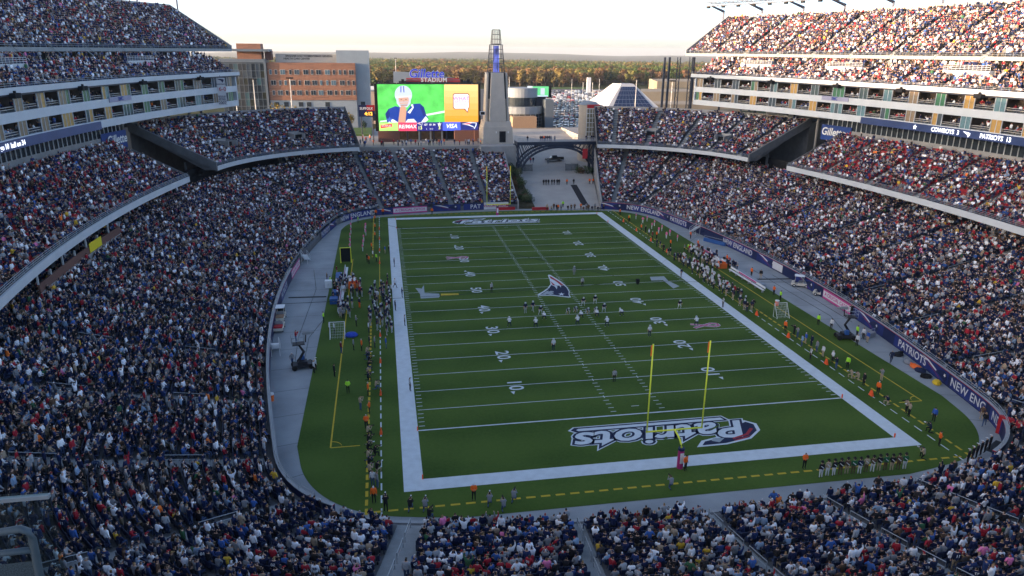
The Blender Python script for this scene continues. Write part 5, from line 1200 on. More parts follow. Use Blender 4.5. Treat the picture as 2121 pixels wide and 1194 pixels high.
# ================================================================ glass stair tower at the bridge end
stt = empty('glass_stair_tower', (36.1, 107, 11.3), 0, 'rounded glass stair tower with white grid and red cap', 'tower')
B = MB(); B.lathe([(3.0, -6.2), (3.0, 11.2)], n=20); B.build('drum', mat('drum_concrete', (.42, .36, .29), .8, .06, 1), stt)
B = MB(); B.box((.4, -2.2, 5.4), (3.6, 1.8, 9.6)); B.build('glazing', mat('stair_glass', (.24, .22, .16), .2, .25, .8, spec=.5), stt)
for x in np.linspace(-1.4, 2.2, 5): B = MB(); B.box((x, -3.13, 5.3), (.14, .1, 9.8)); B.build('mullion', white_paint, stt)
for z in np.linspace(.6, 10.2, 8): B = MB(); B.box((.4, -3.14, z), (3.7, .12, .16)); B.build('transom', white_paint, stt)
B = MB(); B.box((.6, -2.2, 10.9), (3.8, 2., 1.)); B.build('red_cap', red_paint, stt); B = MB(); B.lathe([(3.2, 11.2), (2.2, 12.), (.2, 12.4)], n=20); B.build('roof', rcon, stt)
B = MB(); B.box((3.2, -1., 5.5), (.6, 4.2, 11.4)); B.build('side_wall', concrete, stt)
# ================================================================ pyramid-roofed hall
py = empty('pyramid_hall', (0, 0, 0), 0, 'white pyramid-roofed hall with a dark blue panelled slope', 'building')
pb = 262.; a0, a1, t0, t1 = aty(1256, 222, pb), aty(1370, 220, pb), aty(1287, 174, pb+14), aty(1312, 174, pb+14)
t1[2] = t0[2]
B = MB(); zb = a0[2]-1.5; dpt = 34
V = [(a0[0], pb, zb), (a1[0], pb, zb), (a1[0], pb+dpt, zb), (a0[0]-3, pb+dpt, zb), (t0[0], pb+14, t0[2]), (t1[0], pb+14, t1[2]), (t1[0], pb+20, t1[2]), (t0[0]-3, pb+20, t0[2])]
B.add(V, [(0, 1, 5, 4), (1, 2, 6, 5), (2, 3, 7, 6), (3, 0, 4, 7), (4, 5, 6, 7), (3, 2, 1, 0)]); B.build('white_roof', mat('roof_white', (.42, .43, .45), .6, .05, .3), py)
B = MB(); B.box(((a0[0]+a1[0])/2, pb+dpt/2, (zb+4)/2), (a1[0]-a0[0]-1, dpt-1, zb-4)); B.build('walls', pale, py)
def onroof(f, g, d=.2):
    a = np.array(V[0])*(1-f)+np.array(V[1])*f; b_ = np.array(V[4])*(1-f)+np.array(V[5])*f; n_ = np.cross(np.array(V[1])-np.array(V[0]), np.array(V[4])-np.array(V[0])); n_ = n_/np.linalg.norm(n_); return tuple(a*(1-g)+b_*g+n_*d)
panel_blue = mat('solar_panel', (.02, .035, .085), .25, .1, .5, spec=.6)
for r_ in range(5):
    for c_ in range(9):
        f0, f1, g0, g1 = .10+c_*.087, .10+(c_+1)*.087-.004, .06+r_*.165, .06+(r_+1)*.165-.01
        poly_obj('roof_panel', [onroof(f0, g0), onroof(f1, g0), onroof(f1, g1), onroof(f0, g1)], panel_blue, py)
# ---- floodlight masts, lamp posts
def mast(u, v_top, y, label, r=.32, lattice=False):
    p = aty(u, v_top, y); z0 = 5.; t = empty('steel_mast', (p[0], y, z0), 0, label, 'mast', 'steel masts by the right stand')
    h = p[2]-z0
    if lattice:
        for dx in (-.5, .5): B = MB(); B.box((dx, 0, h/2), (.24, .24, h)); B.build('chord', steel_dark, t)
        B = MB(); n_ = int(h/1.3)
        for k in range(n_): B.tube([(-.5 if k % 2 else .5, 0, k*1.3), (.5 if k % 2 else -.5, 0, (k+1)*1.3)], .05, 4)
        b2 = B.build('lacing', steel_dark, t); b2['kind'] = 'stuff'
    else: B = MB(); B.box((0, 0, h/2), (2*r, 2*r, h)); B.build('post', steel_dark, t)
for u, lat, lb_ in ((1377.5, 0, 'plain dark steel mast standing farthest from the suites'), (1387.5, 0, 'plain dark steel mast second from the parking lot'), (1407, 1, 'laced double steel mast in the middle of the mast row'), (1432, 1, 'laced double steel mast beside the suite end wall'), (1438.5, 0, 'plain dark steel mast touching the suite end wall')): mast(u, 119, 122, lb_, .3, lat)
def lamp(u, v0, v1, y, label, heads=2):
    p, b_ = aty(u, v0, y), aty(u, v1, y); t = empty('light_pole', (p[0], y, min(b_[2], 9)), 0, label, 'light pole', 'light poles beyond the stands'); h = p[2]-t.location.z
    B = MB(); B.tube([(0, 0, -3.9), (0, 0, h)], [.2, .12], 6); B.build('pole', mat('pole_white', (.55, .55, .53), .5, .05, 2), t)
    for k in range(heads): B = MB(); B.box(((k-(heads-1)/2)*.8, -.2, h), (.7, .9, .45)); B.build('lamp_head', black_void, t)
for i, (u, v0, y, lb_) in enumerate(((600, 162, 150, 'tall white floodlight pole in front of the terracotta wing'), (524, 164, 150, 'white pole in front of the glass wing'), (484, 163, 150, 'pole with red pennant beside the long banner'), (1319, 164, 190, 'tall white pole in front of the pyramid roof'), (1393, 168, 170, 'white pole between the steel masts'), (1185, 163, 420, 'parking lot pole near the white sign pylon'), (1208, 170, 400, 'parking lot pole in the middle of the cars'), (1228, 169, 380, 'parking lot pole beside the stair tower'), (1242, 163, 430, 'parking lot pole behind the stair tower'), (1055, 158, 300, 'slim pole behind the round hall'), (819, 121, 300, 'slim white flagpole behind the name sign'))): lamp(u, v0, 250, y, lb_, 3 if i in (0, 1, 2, 3, 4) else 2)
p = aty(1220, 161, 470); B = MB(); B.box((p[0], 470, (p[2]+5)/2), (3.2, 1.2, p[2]-5)); o = B.build('sign_pylon', white_paint); tag(o, 'white upright sign pylon at the far edge of the parking lot', 'sign')
for nm, cx, cy, w_, d_, h_, lb_ in (('retail_building', -24, 245, 30, 18, 15, 'low pale shop building between clinic and screen'), ('retail_building', -2, 235, 16, 20, 15.5, 'flat roofed shop building right behind the screen')):
    t = empty(nm, (cx, cy, 5), 0, lb_, 'building'); B = MB(); B.box((0, 0, h_/2-.3), (w_, d_, h_)); B.build('walls', mat('shop_wall', (.45, .36, .3), .8, .08, .2), t); B = MB(); B.box((0, 0, h_-.1), (w_+.6, d_+.6, .5)); B.build('roof', rcon, t); B = MB(); B.box((-w_*.2, -d_*.1, h_+.8), (3, 3, 1.5)); B.build('roof_unit', white_paint, t)
    for k in range(4): B = MB(); B.box((-w_/2+w_*(k+.5)/4, -d_/2-.03, 3.), (w_/6, .1, 3.)); B.build('shop_window', glass_dark, t)
# ================================================================ parked cars
def car_parts(van=False):
    b_ = MB(); L, W_, H = (4.6, 1.8, .62)
    prof = [(-2.3, .35), (-2.3, .78), (-2.1, .9), (1.0, .92), (2.15, .8), (2.3, .6), (2.3, .35)]
    n_ = len(prof); b_.add([(x, s_*W_/2, z) for s_ in (-1, 1) for x, z in prof], [tuple(range(n_-1, -1, -1)), tuple(range(n_, 2*n_))]+[(i, (i+1) % n_, n_+(i+1) % n_, n_+i) for i in range(n_)])
    g = MB(); gp = [(-2.0, .9), (-1.5, 1.42), (.1, 1.46), (1.0, .9)] if not van else [(-2.25, .9), (-2.1, 1.8), (.9, 1.8), (1.6, .9)]
    g.add([(x, s_*(W_/2-.12-(.12 if z > 1 else 0)), z) for s_ in (-1, 1) for x, z in gp], [(3, 2, 1, 0), (4, 5, 6, 7), (0, 1, 5, 4), (2, 3, 7, 6)])
    rf = MB(); rf.add([(gp[1][0]-.02, -W_/2+.22, gp[1][1]+.015), (gp[2][0]+.02, -W_/2+.22, gp[2][1]+.015), (gp[2][0]+.02, W_/2-.22, gp[2][1]+.015), (gp[1][0]-.02, W_/2-.22, gp[1][1]+.015)], [(0, 1, 2, 3)])
    w_ = MB(); w_.tube([(0, -.1, 0), (0, .1, 0)], .33, 10); w_.tube([(0, -.105, 0), (0, .105, 0)], .18, 8, 1)
    return b_, g, rf, w_
tyre = mat('tyre', (.015, .015, .015), .9, .1, 4); rim = mat('wheel_rim', (.4, .4, .42), .35, .05, 4, metal=.6); car_glass = mat('car_glass', (.03, .04, .05), .08, .05, 2, spec=.7)
CARC = [('white', (.7, .7, .7)), ('silver', (.42, .44, .46)), ('pale blue', (.33, .42, .5)), ('black', (.02, .02, .022)), ('grey', (.16, .17, .18)), ('dark blue', (.03, .05, .13)), ('red', (.32, .02, .02)), ('tan', (.32, .27, .2))]
CW = [.22, .2, .06, .18, .16, .08, .07, .03]
paints = {n_: mat('car_paint_'+n_.replace(' ', '_'), c, .25, .02, 1, spec=.6) for n_, c in CARC}
KM = {}
for van in (0, 1):
    b_, g, rf, wh = car_parts(van); KM[van] = (b_.mesh('car_body', paints['white']), g.mesh('car_windows', car_glass), rf.mesh('car_roof', paints['white']), wh.mesh('car_wheel', [tyre, rim]))
    B = MB(); 
    for k_, q in enumerate((b_, g, rf)): B.add(q.v, q.f, (0, 1, 0)[k_])
    for x in (-1.45, 1.45):
        for y in (-.82, .82): B.box((x, y, .3), (.6, .18, .6), 0, 2)
    KM[van] += (B.mesh('car_far', [paints['white'], car_glass, tyre]),)
cars = []
for ri, y in enumerate(np.arange(201, 520, 5.6)):
    xl, xr = 30+(y-196)*.26, 66+(y-196)*.47
    for x in np.arange(xl+2, xr-2, 2.75):
        if ri % 3 == 2 or random.random() < .1: continue
        p = project((x, y, 5.6))
        if not (1120 < p[0] < 1300 and 175 < p[1] < 290): continue
        cars.append((y, x+random.uniform(-.2, .2), ri))
cars.sort()
ORD = ['first','second','third','fourth','fifth','sixth','seventh','eighth','ninth','tenth','eleventh','twelfth','thirteenth','fourteenth','fifteenth','sixteenth','seventeenth','eighteenth','nineteenth','twentieth']
rown_old = ['front row nearest the plaza', 'second row', 'third row', 'fourth row', 'fifth row', 'sixth row', 'seventh row', 'eighth row']
def set_paint(o, cn):
    for sl_ in o.material_slots[:1]: sl_.link = 'OBJECT'; sl_.material = paints[cn]
for i, (y, x, ri) in enumerate(cars[:300]):
    cn = random.choices([c[0] for c in CARC], CW)[0]; van = int(random.random() < .35); rz_ = math.pi/2*(1 if random.random() < .5 else -1)+random.uniform(-.03, .03)
    lab = '%s %s parked in the %s of the lot' % (cn, ('car', 'tall wagon')[van], ORD[(ri*2+1)//3]+' row from the plaza' if (ri*2+1)//3 < 20 else 'rearmost rows')
    if i < 40:
        t = empty('parked_car', (x, y, 5.07), rz_, lab, 'car', 'cars in the parking lot'); set_paint(inst('body', KM[van][0], t), cn); inst('windows', KM[van][1], t); set_paint(inst('roof', KM[van][2], t), cn)
        for wx in (-1.45, 1.45):
            for wy in (-.82, .82): inst('wheel', KM[van][3], t, (wx, wy, .33))
    else:
        o = inst('parked_car', KM[van][4], None, (x, y, 5.07), rz_); set_paint(o, cn); tag(o, lab, 'car', 'cars in the parking lot')
if len(cars) > 300:
    car_src = bpy.data.collections.new('car_source'); B = MB(); 
    me = KM[0][4].copy(); me.materials.clear()
    for m_ in (mat_attr('car_paint_far', 'c_car', .3), car_glass, tyre): me.materials.append(m_)
    car_src.objects.link(bpy.data.objects.new('car_source', me)); C_ = np.array(cars[300:]); nn_ = len(C_); cs_ = RNG.choice(8, nn_, p=np.array(CW)/sum(CW))
    o = scatter('far_parked_cars', np.column_stack([C_[:, 1], C_[:, 0], np.full(nn_, 5.07)]), np.full(nn_, math.pi/2), np.zeros(nn_), np.ones(nn_), {'c_car': np.array([CARC[k][1] for k in cs_])}, car_src); o.name = 'distant_parking'; tag(o, 'distant mass of cars filling the back of the parking lot', 'cars', kind='stuff')
print('CARS', len(cars))
# pickup truck on the ramp
tk = empty('pickup_truck', (25.4, 105.5, ramp_z(105.5)+.02), .12, 'black pickup truck parked under the arched bridge', 'truck'); tk.rotation_euler = (.13, 0, math.pi+.1)
blk = paints['black']
B = MB(); B.box((0, 0, .72), (5.6, 1.95, .6)); B.build('body', blk, tk); B = MB(); frustum(B, 2.2, 1.8, 1.5, 1.6, 1.0, 1.75, 0, .2, 0); B.build('cab', car_glass, tk); B = MB(); B.box((.2, 0, 1.77), (1.5, 1.6, .06)); B.build('cab_roof', blk, tk)
for sy_ in (-.93, .93): B = MB(); B.box((-1.75, sy_, 1.15), (2.0, .08, .3)); B.build('bed_side', blk, tk)
for wx in (-1.75, 1.75):
    for wy in (-.9, .9): inst('wheel', KM[0][3], tk, (wx, wy, .34), 0, 1.1)
for sy_ in (-.7, .7): B = MB(); B.box((2.81, sy_, .85), (.04, .3, .18)); B.build('headlight', lit_white, tk)
# ramp furniture: carpet, rails, gates
B = MB(); B.add([(23.4, 65, ramp_z(65)+.01), (25.2, 65, ramp_z(65)+.01), (26.4, 82, ramp_z(82)+.01), (24.6, 82, ramp_z(82)+.01)], [(0, 1, 2, 3)]); o = B.build('black_carpet', mat('carpet_black', (.02, .02, .025), .95, .1, 3)); tag(o, 'long black carpet strip running down the entrance ramp', 'carpet')
B = MB()
for h in (.5, 1.0): B.tube([(11.2, 82.8, ramp_z(82.8)+h), (31.4, 82.8, ramp_z(82.8)+h)], .03, 4)
for x in np.arange(11.2, 31.6, 2.5): B.tube([(x, 82.8, ramp_z(82.8)), (x, 82.8, ramp_z(82.8)+1.)], .03, 4)
o = B.build('barrier_rail', rail_grey); tag(o, 'grey pipe barrier across the entrance ramp behind the waiting guards', 'barrier')
for x0, x1 in ((12., 16.4), (26.4, 30.2)):
    t = empty('mesh_gate', ((x0+x1)/2, 95.4, ramp_z(95.4)), 0, 'grey mesh gate on the %s side under the bridge' % ('tower' if x0 < 20 else 'corner stand'), 'gate'); hw = (x1-x0)/2
    B = MB(); B.box((0, 0, 1.1), (2*hw, .03, 1.9)); B.build('mesh_panel', mat('gate_mesh', (.16, .17, .18), .7, .2, 8, alpha=.6), t)
    for x in (-hw, 0, hw): B = MB(); B.box((x, 0, 1.1), (.08, .08, 2.3)); B.build('post', steel_dark, t)
# ================================================================ signs on the stands
for s, t, rt, (a0, a1), (b0, b1) in ((1, tR, R_side, (8.2, 11.0), None), (-1, tL, L_side, (8.2, 10.6), None)) if False else ():
    pass
def arcsign(t, rt, ang, off_, z, w_, h, m_, name):
    g = np.linspace(-w_/2, w_/2, 8)*arc_step(off_)+ang; return sweep(name, [(off_, z-h/2), (off_, z+h/2), (off_+.12, z+h/2), (off_+.12, z-h/2)], np.array([t(x) for x in g]), m_, rt, True, True, True)
def arctext(t, rt, ang, off_, z, s_, size, m_, s, **kw):
    st = arc_step(off_); f_ = lambda x, y: rp(t(ang+(-x if s > 0 else x)*st), off_, z+y, True); return lettering('sign_letters', s_, f_, m_, rt, size=size, **kw)
gblue = mat('sign_blue', (.015, .05, .22), .45, .15, .3)
for s, t, rt in ((1, tR, R_side), (-1, tL, L_side)):
    arcsign(t, rt, 9.95, 40.3, 19.9, 9.5, 3.6, gblue, 'sign_board'); arctext(t, rt, 10.1, 40.1, 20.1, 'Gillette', 2.5, white_paint, s, shear=.15, offset=.05)
    arcsign(t, rt, 9.55, 36.85, 28.1 if s > 0 else 28.3, 8.4, .95, mat('suite_sign', (.30, .30, .42), .5, .1, 1), 'sign_board')
    arctext(t, rt, 9.55, 36.75, 28.1 if s > 0 else 28.3, 'EMC\u00b2 SUITE LEVEL' if False else 'EMC', .95, royal, s, offset=.03)
arctext(tR, R_side, 2.5, 36.6, 24.05, 'COWBOYS  3', 1.15, led_white, 1, offset=.02); arctext(tR, R_side, -.1, 36.6, 24.05, 'PATRIOTS  13', 1.15, led_white, 1, offset=.02)
for ang, kind in ((4.2, 'star'), (1.35, 'streamer')):
    st = arc_step(36.6); pts = star(0, 0, .55) if kind == 'star' else [(-.9, .4), (.2, .35), (.9, .2), (.75, -.2), (.45, -.6), (.2, -.1)]
    poly_obj('ribbon_emblem', [tuple(rp(tR(ang-x*st), 36.6, 24.05-(y if kind == 'star' else -y), True)) for x, y in pts], led_white, R_side)
arctext(tL, L_side, .9, 36.6, 24.05, 'to go 10  ball on 34', 1.1, led_white, -1, offset=.02)
hbn = empty('hanging_record_banner', (0, 0, 0), 0, 'long white hanging banner reading 16-0 and 2007', 'banner')
p0, p1 = aty(446, 161, 84), aty(471, 218, 84); cx_, w_ = (p0[0]+p1[0])/2, p1[0]-p0[0]
B = MB(); B.box((cx_, 84, (p0[2]+p1[2])/2), (w_, .06, p0[2]-p1[2])); B.build('cloth', mat('banner_cloth', (.60, .60, .62), .8, .04, 1), hbn); H_ = p0[2]-p1[2]
for s_, f_, sz, m_ in (('REGULAR SEASON', .24, .34, navy), ('16-0', .42, 1.35, wall_red), ('REGULAR', .68, .42, navy), ('SEASON', .745, .42, navy), ('RECORD', .81, .42, navy), ('2007', .92, .95, navy)): lettering('banner_letters', s_, plane_map((cx_, 83.95, p0[2]-H_*f_), (1, 0, 0), (0, 0, 1)), m_, hbn, size=sz, offset=.015)
poly_obj('banner_emblem', [(cx_+x, 83.95, p0[2]-H_*.1+z) for x, z in ((-.9, .4), (.2, .35), (.9, .2), (.75, -.2), (.45, -.6), (.2, -.1))], navy, hbn)
B = MB(); B.tube([(cx_-w_/2-.2, 84, p0[2]), (cx_+w_/2+.2, 84, p0[2])], .07, 6); B.tube([(cx_, 84, p0[2]), (cx_, 84, 31.5)], .05, 5); B.build('hanger_bar', steel_dark, hbn)
# ================================================================ floodlight gantry on the right upper deck
gt = empty('floodlight_gantry', (0, 0, 0), 0, 'steel floodlight gantry on cantilever arms above the sunlit upper deck', 'gantry')
beam = mat('gantry_beam', (.09, .10, .15), .5, .1, 1)
angs = (24.2, 21.2, 18.2, 15.4, 12.4, 9.6, 6.9, 4.2)
for a in angs:
    B = MB(); p0, p1, p2 = rp(a, EO+.6, 46, True), rp(a, EO+.6, 50.8, True), rp(a, EO-5.2, 51.9, True); B.tube([p0, p1], .34, 4); B.build('post', beam, gt); B = MB(); B.tube([p1-[0, 0, .3], p2], [.42, .25], 4); B.build('arm', beam, gt)
for k, (oo, z) in enumerate(((EO-5.4, 51.9), (EO-5.4, 53.0), (EO-3.8, 52.7))):
    B = MB(); B.tube([rp(a, oo, z, True) for a in np.linspace(24.6, 3.5, 40)], .14, 5); B.build('truss_chord', mat('truss_grey', (.13, .13, .14), .5, .05, 2), gt)
B = MB()
for i, a in enumerate(np.linspace(24.6, 3.5, 120)): B.tube([rp(a, EO-5.4, 51.9 if i % 2 else 53.0, True), rp(a-.18, EO-5.4, 53.0 if i % 2 else 51.9, True)], .06, 4)
o = B.build('truss_lacing', MATS['truss_grey'], gt); o['kind'] = 'stuff'
for a in np.linspace(24.4, 4, 18): B = MB(); arc_box(B, a, EO-5.6, 51.5, 1.0, .7, .5); B.build('floodlight', black_void, gt)
for a in (18., 21.2, 24.4):
    o = empty('parapet_post', tuple(rp(tL(a), EO+.4, 46.4, True)), 0, 'thin dark post on the shaded deck parapet, %s' % {18.: 'closest to midfield', 21.2: 'between two others', 24.4: 'at the deck end'}[a], 'post', 'posts on the shaded deck'); B = MB(); B.tube([(0, 0, 0), (0, 0, 5.6)], .22, 6); B.build('shaft', beam, o); B = MB(); B.box((0, 0, .1), (.7, .7, .2)); B.build('foot_plate', beam, o)
# ================================================================ rail and glass screen beside the camera
pf = slab('camera_platform', [(-40, -119), (-28, -119), (-28, -108.9), (-40, -108.9)], 32.2, 33.0, concrete)
hr = empty('platform_handrail', (0, 0, 0), 0, 'thick grey pipe handrail with mesh infill close to the camera', 'handrail')
yr = -109.2; Q = lambda u, v: aty(u, v, yr)
pr_ = mat('galvanised_pipe', (.07, .095, .115), .5, .12, 8, metal=.2)
pts = [Q(-60, 1110), Q(0, 1103), Q(42, 1096), Q(58, 1101), Q(67, 1118), Q(72, 1140), Q(82, 1194)]; pts.append(np.array([pts[-1][0]+.02, yr, 33.0]))
B = MB(); B.tube(pts, .027, 10); B.build('top_rail', pr_, hr, True); B = MB(); B.tube([Q(-60, 1153), Q(0, 1147), Q(70, 1139)], .024, 10); B.build('mid_rail', pr_, hr, True)
mesh_m = mat('perforated_plate', (.05, .07, .085), .6, .5, 120, metal=.3, detail=0)
a, b_ = Q(-60, 1176), Q(66, 1163); B = MB(); B.add([tuple(a), tuple(b_), (b_[0]+.02, yr, 33.05), (a[0], yr, 33.05)], [(0, 1, 2, 3)]); B.build('mesh_panel', mesh_m, hr)
p = Q(-60, 1110); B = MB(); B.tube([(p[0], yr, p[2]), (p[0], yr, 33.)], .027, 8); B.build('post', pr_, hr)
gs = empty('glass_balustrade', (0, 0, 0), 0, 'clear glass balustrade with a pale cap rail behind the pipe handrail', 'balustrade')
yg = -107.6; a, b_ = aty(-80, 1033, yg), aty(105, 1037.5, yg); zb = a[2]-1.25
B = MB(); B.box(((a[0]+b_[0])/2, yg, (a[2]+b_[2])/2), (b_[0]-a[0], .05, .035)); B.build('cap_rail', mat('cap_rail', (.26, .29, .32), .35, .03, 3, metal=.3), gs)
gl = bpy.data.materials.new('balustrade_glass'); gl.use_nodes = True; t_ = gl.node_tree; t_.nodes.clear(); go_ = t_.nodes.new('ShaderNodeOutputMaterial'); mx_ = t_.nodes.new('ShaderNodeMixShader'); mx_.inputs[0].default_value = .03; tr_ = t_.nodes.new('ShaderNodeBsdfTransparent'); tr_.inputs[0].default_value = (.72, .80, .80, 1); gb_ = t_.nodes.new('ShaderNodeBsdfGlossy'); gb_.inputs['Roughness'].default_value = .05
t_.links.new(tr_.outputs[0], mx_.inputs[1]); t_.links.new(gb_.outputs[0], mx_.inputs[2]); t_.links.new(mx_.outputs[0], go_.inputs[0])
B = MB(); B.box(((a[0]+b_[0])/2, yg, (a[2]+zb)/2), (b_[0]-a[0]-.02, .015, a[2]-zb)); B.build('glass_pane', gl, gs)
B = MB(); B.box(((a[0]+b_[0])/2-.2, yg-.1, zb-.12), (b_[0]-a[0]+.5, .6, .25)); B.build('base_shoe', concrete, gs)
B = MB(); B.box(((a[0]+b_[0])/2-.2, yg-.6, zb-.5), (b_[0]-a[0]+.5, 1.6, .5)); o = B.build('platform_edge', concrete); tag(o, kind='structure')

# ================================================================ haze
hz = bpy.data.materials.new('haze_air'); hz.use_nodes = True; t_ = hz.node_tree; t_.nodes.clear(); o_ = t_.nodes.new('ShaderNodeOutputMaterial'); v_ = t_.nodes.new('ShaderNodeVolumePrincipled')
v_.inputs['Color'].default_value = (.80, .86, .95, 1); v_.inputs['Density'].default_value = .00007; v_.inputs['Anisotropy'].default_value = .2; t_.links.new(v_.outputs[0], o_.inputs['Volume'])
B = MB(); B.box((0, 0, 22), (30000, 30000, 164)); hzo = B.build('haze', hz); tag(hzo, kind='stuff')
# ================================================================ people and gear round the field
BODY = {}
def body(pose, short=False, bulk=1.1, cap=False, bare=False):
    k = (pose, short, bulk, cap, bare)
    if k not in BODY: BODY[k] = body_mesh(pose, short, bulk, cap, bare).mesh('person_body', [PAL['skin'], PAL['navy_cloth'], PAL['denim'], PAL['shoe'], PAL['hair_brown']], True)
    return BODY[k]
B = MB(); B.lathe([(.04, -.15), (.135, -.1), (.15, 0.), (.14, .07), (.09, .125), (.02, .15)], n=10); HELM = {k: B.mesh('helmet_'+k, [PAL[k], PAL['hair_dark']], True) for k in ('silver', 'white_cloth')}
B = MB()
for z in (-.07, -.12): B.tube([(-.1, .07, z), (-.06, .17, z), (.06, .17, z), (.1, .07, z)], .012, 4)
B.tube([(0, .18, -.06), (0, .175, -.13)], .012, 4); GUARD = B.mesh('face_guard', PAL['grey_cloth'])
def yard_place(x, y):
    e = 'screen-end' if y > 0 else 'opposite-end'
    yl = int(round((50-abs(y)/YD)/5.)*5); w_ = 'midfield' if yl >= 48 else ('%s %d-yard line' % (e, yl) if yl > 0 else '%s end zone' % e)
    return w_
def place_of(x, y):
    if abs(x) <= HW and abs(y) < HL: return 'on the field at the '+yard_place(x, y)
    if y < -HL-1.2 and abs(x) < 27: return 'behind the end line by the wordmark end stand'
    if y > HL+1.2 and abs(x) < 30: return 'at the foot of the ramp and screen end stand'
    return '%s, %s-stand sideline' % (yard_place(x, y), 'shaded' if x < 0 else 'sunlit')
QUEUE = []
def person(p, pose='stand', face=90., **kw):
    if len(p) == 2 and kw.get('z') is None: q = atz(p[0], p[1], .02)
    else: q = np.array([p[0], p[1], kw.pop('z', None) or p[2]])
    QUEUE.append((q, pose, face, kw))
def make_person(q, pose, face, top='navy_cloth', leg='black_cloth', hair='hair_brown', role='staff member', shoe='shoe', skin='skin', helmet=None, short=False, bulk=1.1, cap=False, bare=False, group='people around the field', label=None, sc=1., lens=False, place=None, hat=False):
    me = body(pose, short, bulk, cap, bare); o = inst('person', me, None, (q[0], q[1], q[2]), math.radians(face-90), sc)
    for sl_, m_ in zip(o.material_slots, (PAL[skin], PAL[top], PAL[leg], PAL[shoe], PAL[hair])): sl_.link = 'OBJECT'; sl_.material = m_
    tag(o, label or ('%s %s' % (role, place or place_of(q[0], q[1]))), 'person', group)
    h = Vector(POSES[pose]['hea'])
    if helmet:
        hh = inst('helmet', HELM[helmet], o, tuple(h+Vector((0, .0, .03)))); inst('face_guard', GUARD, hh)
    if lens:
        a = Vector(POSES[pose]['haR']).lerp(Vector(POSES[pose]['haL']), .5); B = MB(); B.box(tuple(a+Vector((0, .02, 0))), (.14, .1, .1)); B.tube([tuple(a), tuple(a+Vector((0, .28, 0)))], [.05, .062], 8, 1 if lens == 'white' else 0); B.build('camera', [PAL['hair_dark'], PAL['white_cloth']], o)
    if hat:
        inst('brimmed_hat', HAT, o, POSES[pose]['hea']); inst('white_belt', BELT, o)
    return o
B = MB(); B.lathe([(.0, .10), (.19, .10), (.17, .13), (.09, .14), (.08, .24), (.03, .25)], n=8); HAT = B.mesh('brimmed_hat', PAL['hair_dark'])
B = MB(); B.box((0, .0, 1.2), (.38, .27, .06), 0, 0, Matrix.Rotation(.7, 3, 'Y')); BELT = B.mesh('white_belt', PAL['white_cloth'])
R_ = random.Random(11)
# ---- the play
DAL = dict(top='navy_cloth', leg='silver', helmet='silver', shoe='shoe_white', short=True, bulk=1.35)
NEP = dict(top='white_cloth', leg='navy_cloth', helmet='silver', shoe='shoe_white', short=True, bulk=1.35, bare=False)
for (u, v, pose, f) in ((1088, 649, 'stand', 270), (1103.5, 646, 'walk', 300), (1119, 652, 'ready', 280), (1176.5, 651, 'crouch', 270), (1192, 648, 'crouch', 270), (1207.5, 634, 'ready', 270), (1232, 629.5, 'ready', 270), (1217, 650.5, 'crouch', 270), (1234, 649, 'crouch', 270), (1250.5, 647, 'ready', 270), (1407, 640, 'ready', 265)):
    person((u, v), pose, f, role='navy-jersey player %s' % {'stand': 'upright', 'walk': 'in motion', 'ready': 'bent ready', 'crouch': 'in stance'}[pose], group='players in navy jerseys', **DAL)
for (u, v, pose, f) in ((1127, 662, 'crouch', 90), (1055, 677.5, 'ready', 90), (1109.5, 679, 'ready', 90), (1196, 674, 'ready', 90), (1203.5, 659.5, 'crouch', 90), (1236, 656.5, 'crouch', 90), (1257, 677, 'ready', 90), (1286.5, 654, 'crouch', 110), (1146, 727, 'stand', 90), (1345, 698, 'stand', 80), (1442, 676, 'ready', 85)):
    person((u, v), pose, f, role='white-jersey player %s' % {'stand': 'upright', 'ready': 'bent ready', 'crouch': 'in stance'}[pose], group='players in white jerseys', **NEP)
person((1189, 571), 'stand', 270, role='player in grey stripes', top='grey_cloth', leg='grey_cloth', helmet='silver', group='players in navy jerseys', bulk=1.3)
def stripe_mat():
    M_ = bpy.data.materials.new('referee_stripes'); M_.use_nodes = True; t = M_.node_tree; p = t.nodes['Principled BSDF']; w_ = t.nodes.new('ShaderNodeTexWave'); w_.bands_direction = 'X'; w_.inputs['Scale'].default_value = 3.2; tc = t.nodes.new('ShaderNodeTexCoord'); r = t.nodes.new('ShaderNodeValToRGB'); r.color_ramp.interpolation = 'CONSTANT'; r.color_ramp.elements[0].color = (.02, .02, .02, 1); r.color_ramp.elements[1].position = .5; r.color_ramp.elements[1].color = (.68, .68, .7, 1)
    t.links.new(tc.outputs['Object'], w_.inputs[0]); t.links.new(w_.outputs[0], r.inputs[0]); t.links.new(r.outputs[0], p.inputs['Base Color']); return M_
PAL['stripes'] = stripe_mat()
for (u, v, f) in ((1018, 606, 300), (1206, 594.5, 270), (1272, 792, 90), (849.5, 810, 10), (838.5, 675, 0), (1497, 637, 180), (1678, 745, 170)):
    person((u, v), 'stand', f, role='striped-shirt official', top='stripes', leg='black_cloth', hair='hair_dark' if u != 1018 else 'white_cloth', cap=True, group='game officials')
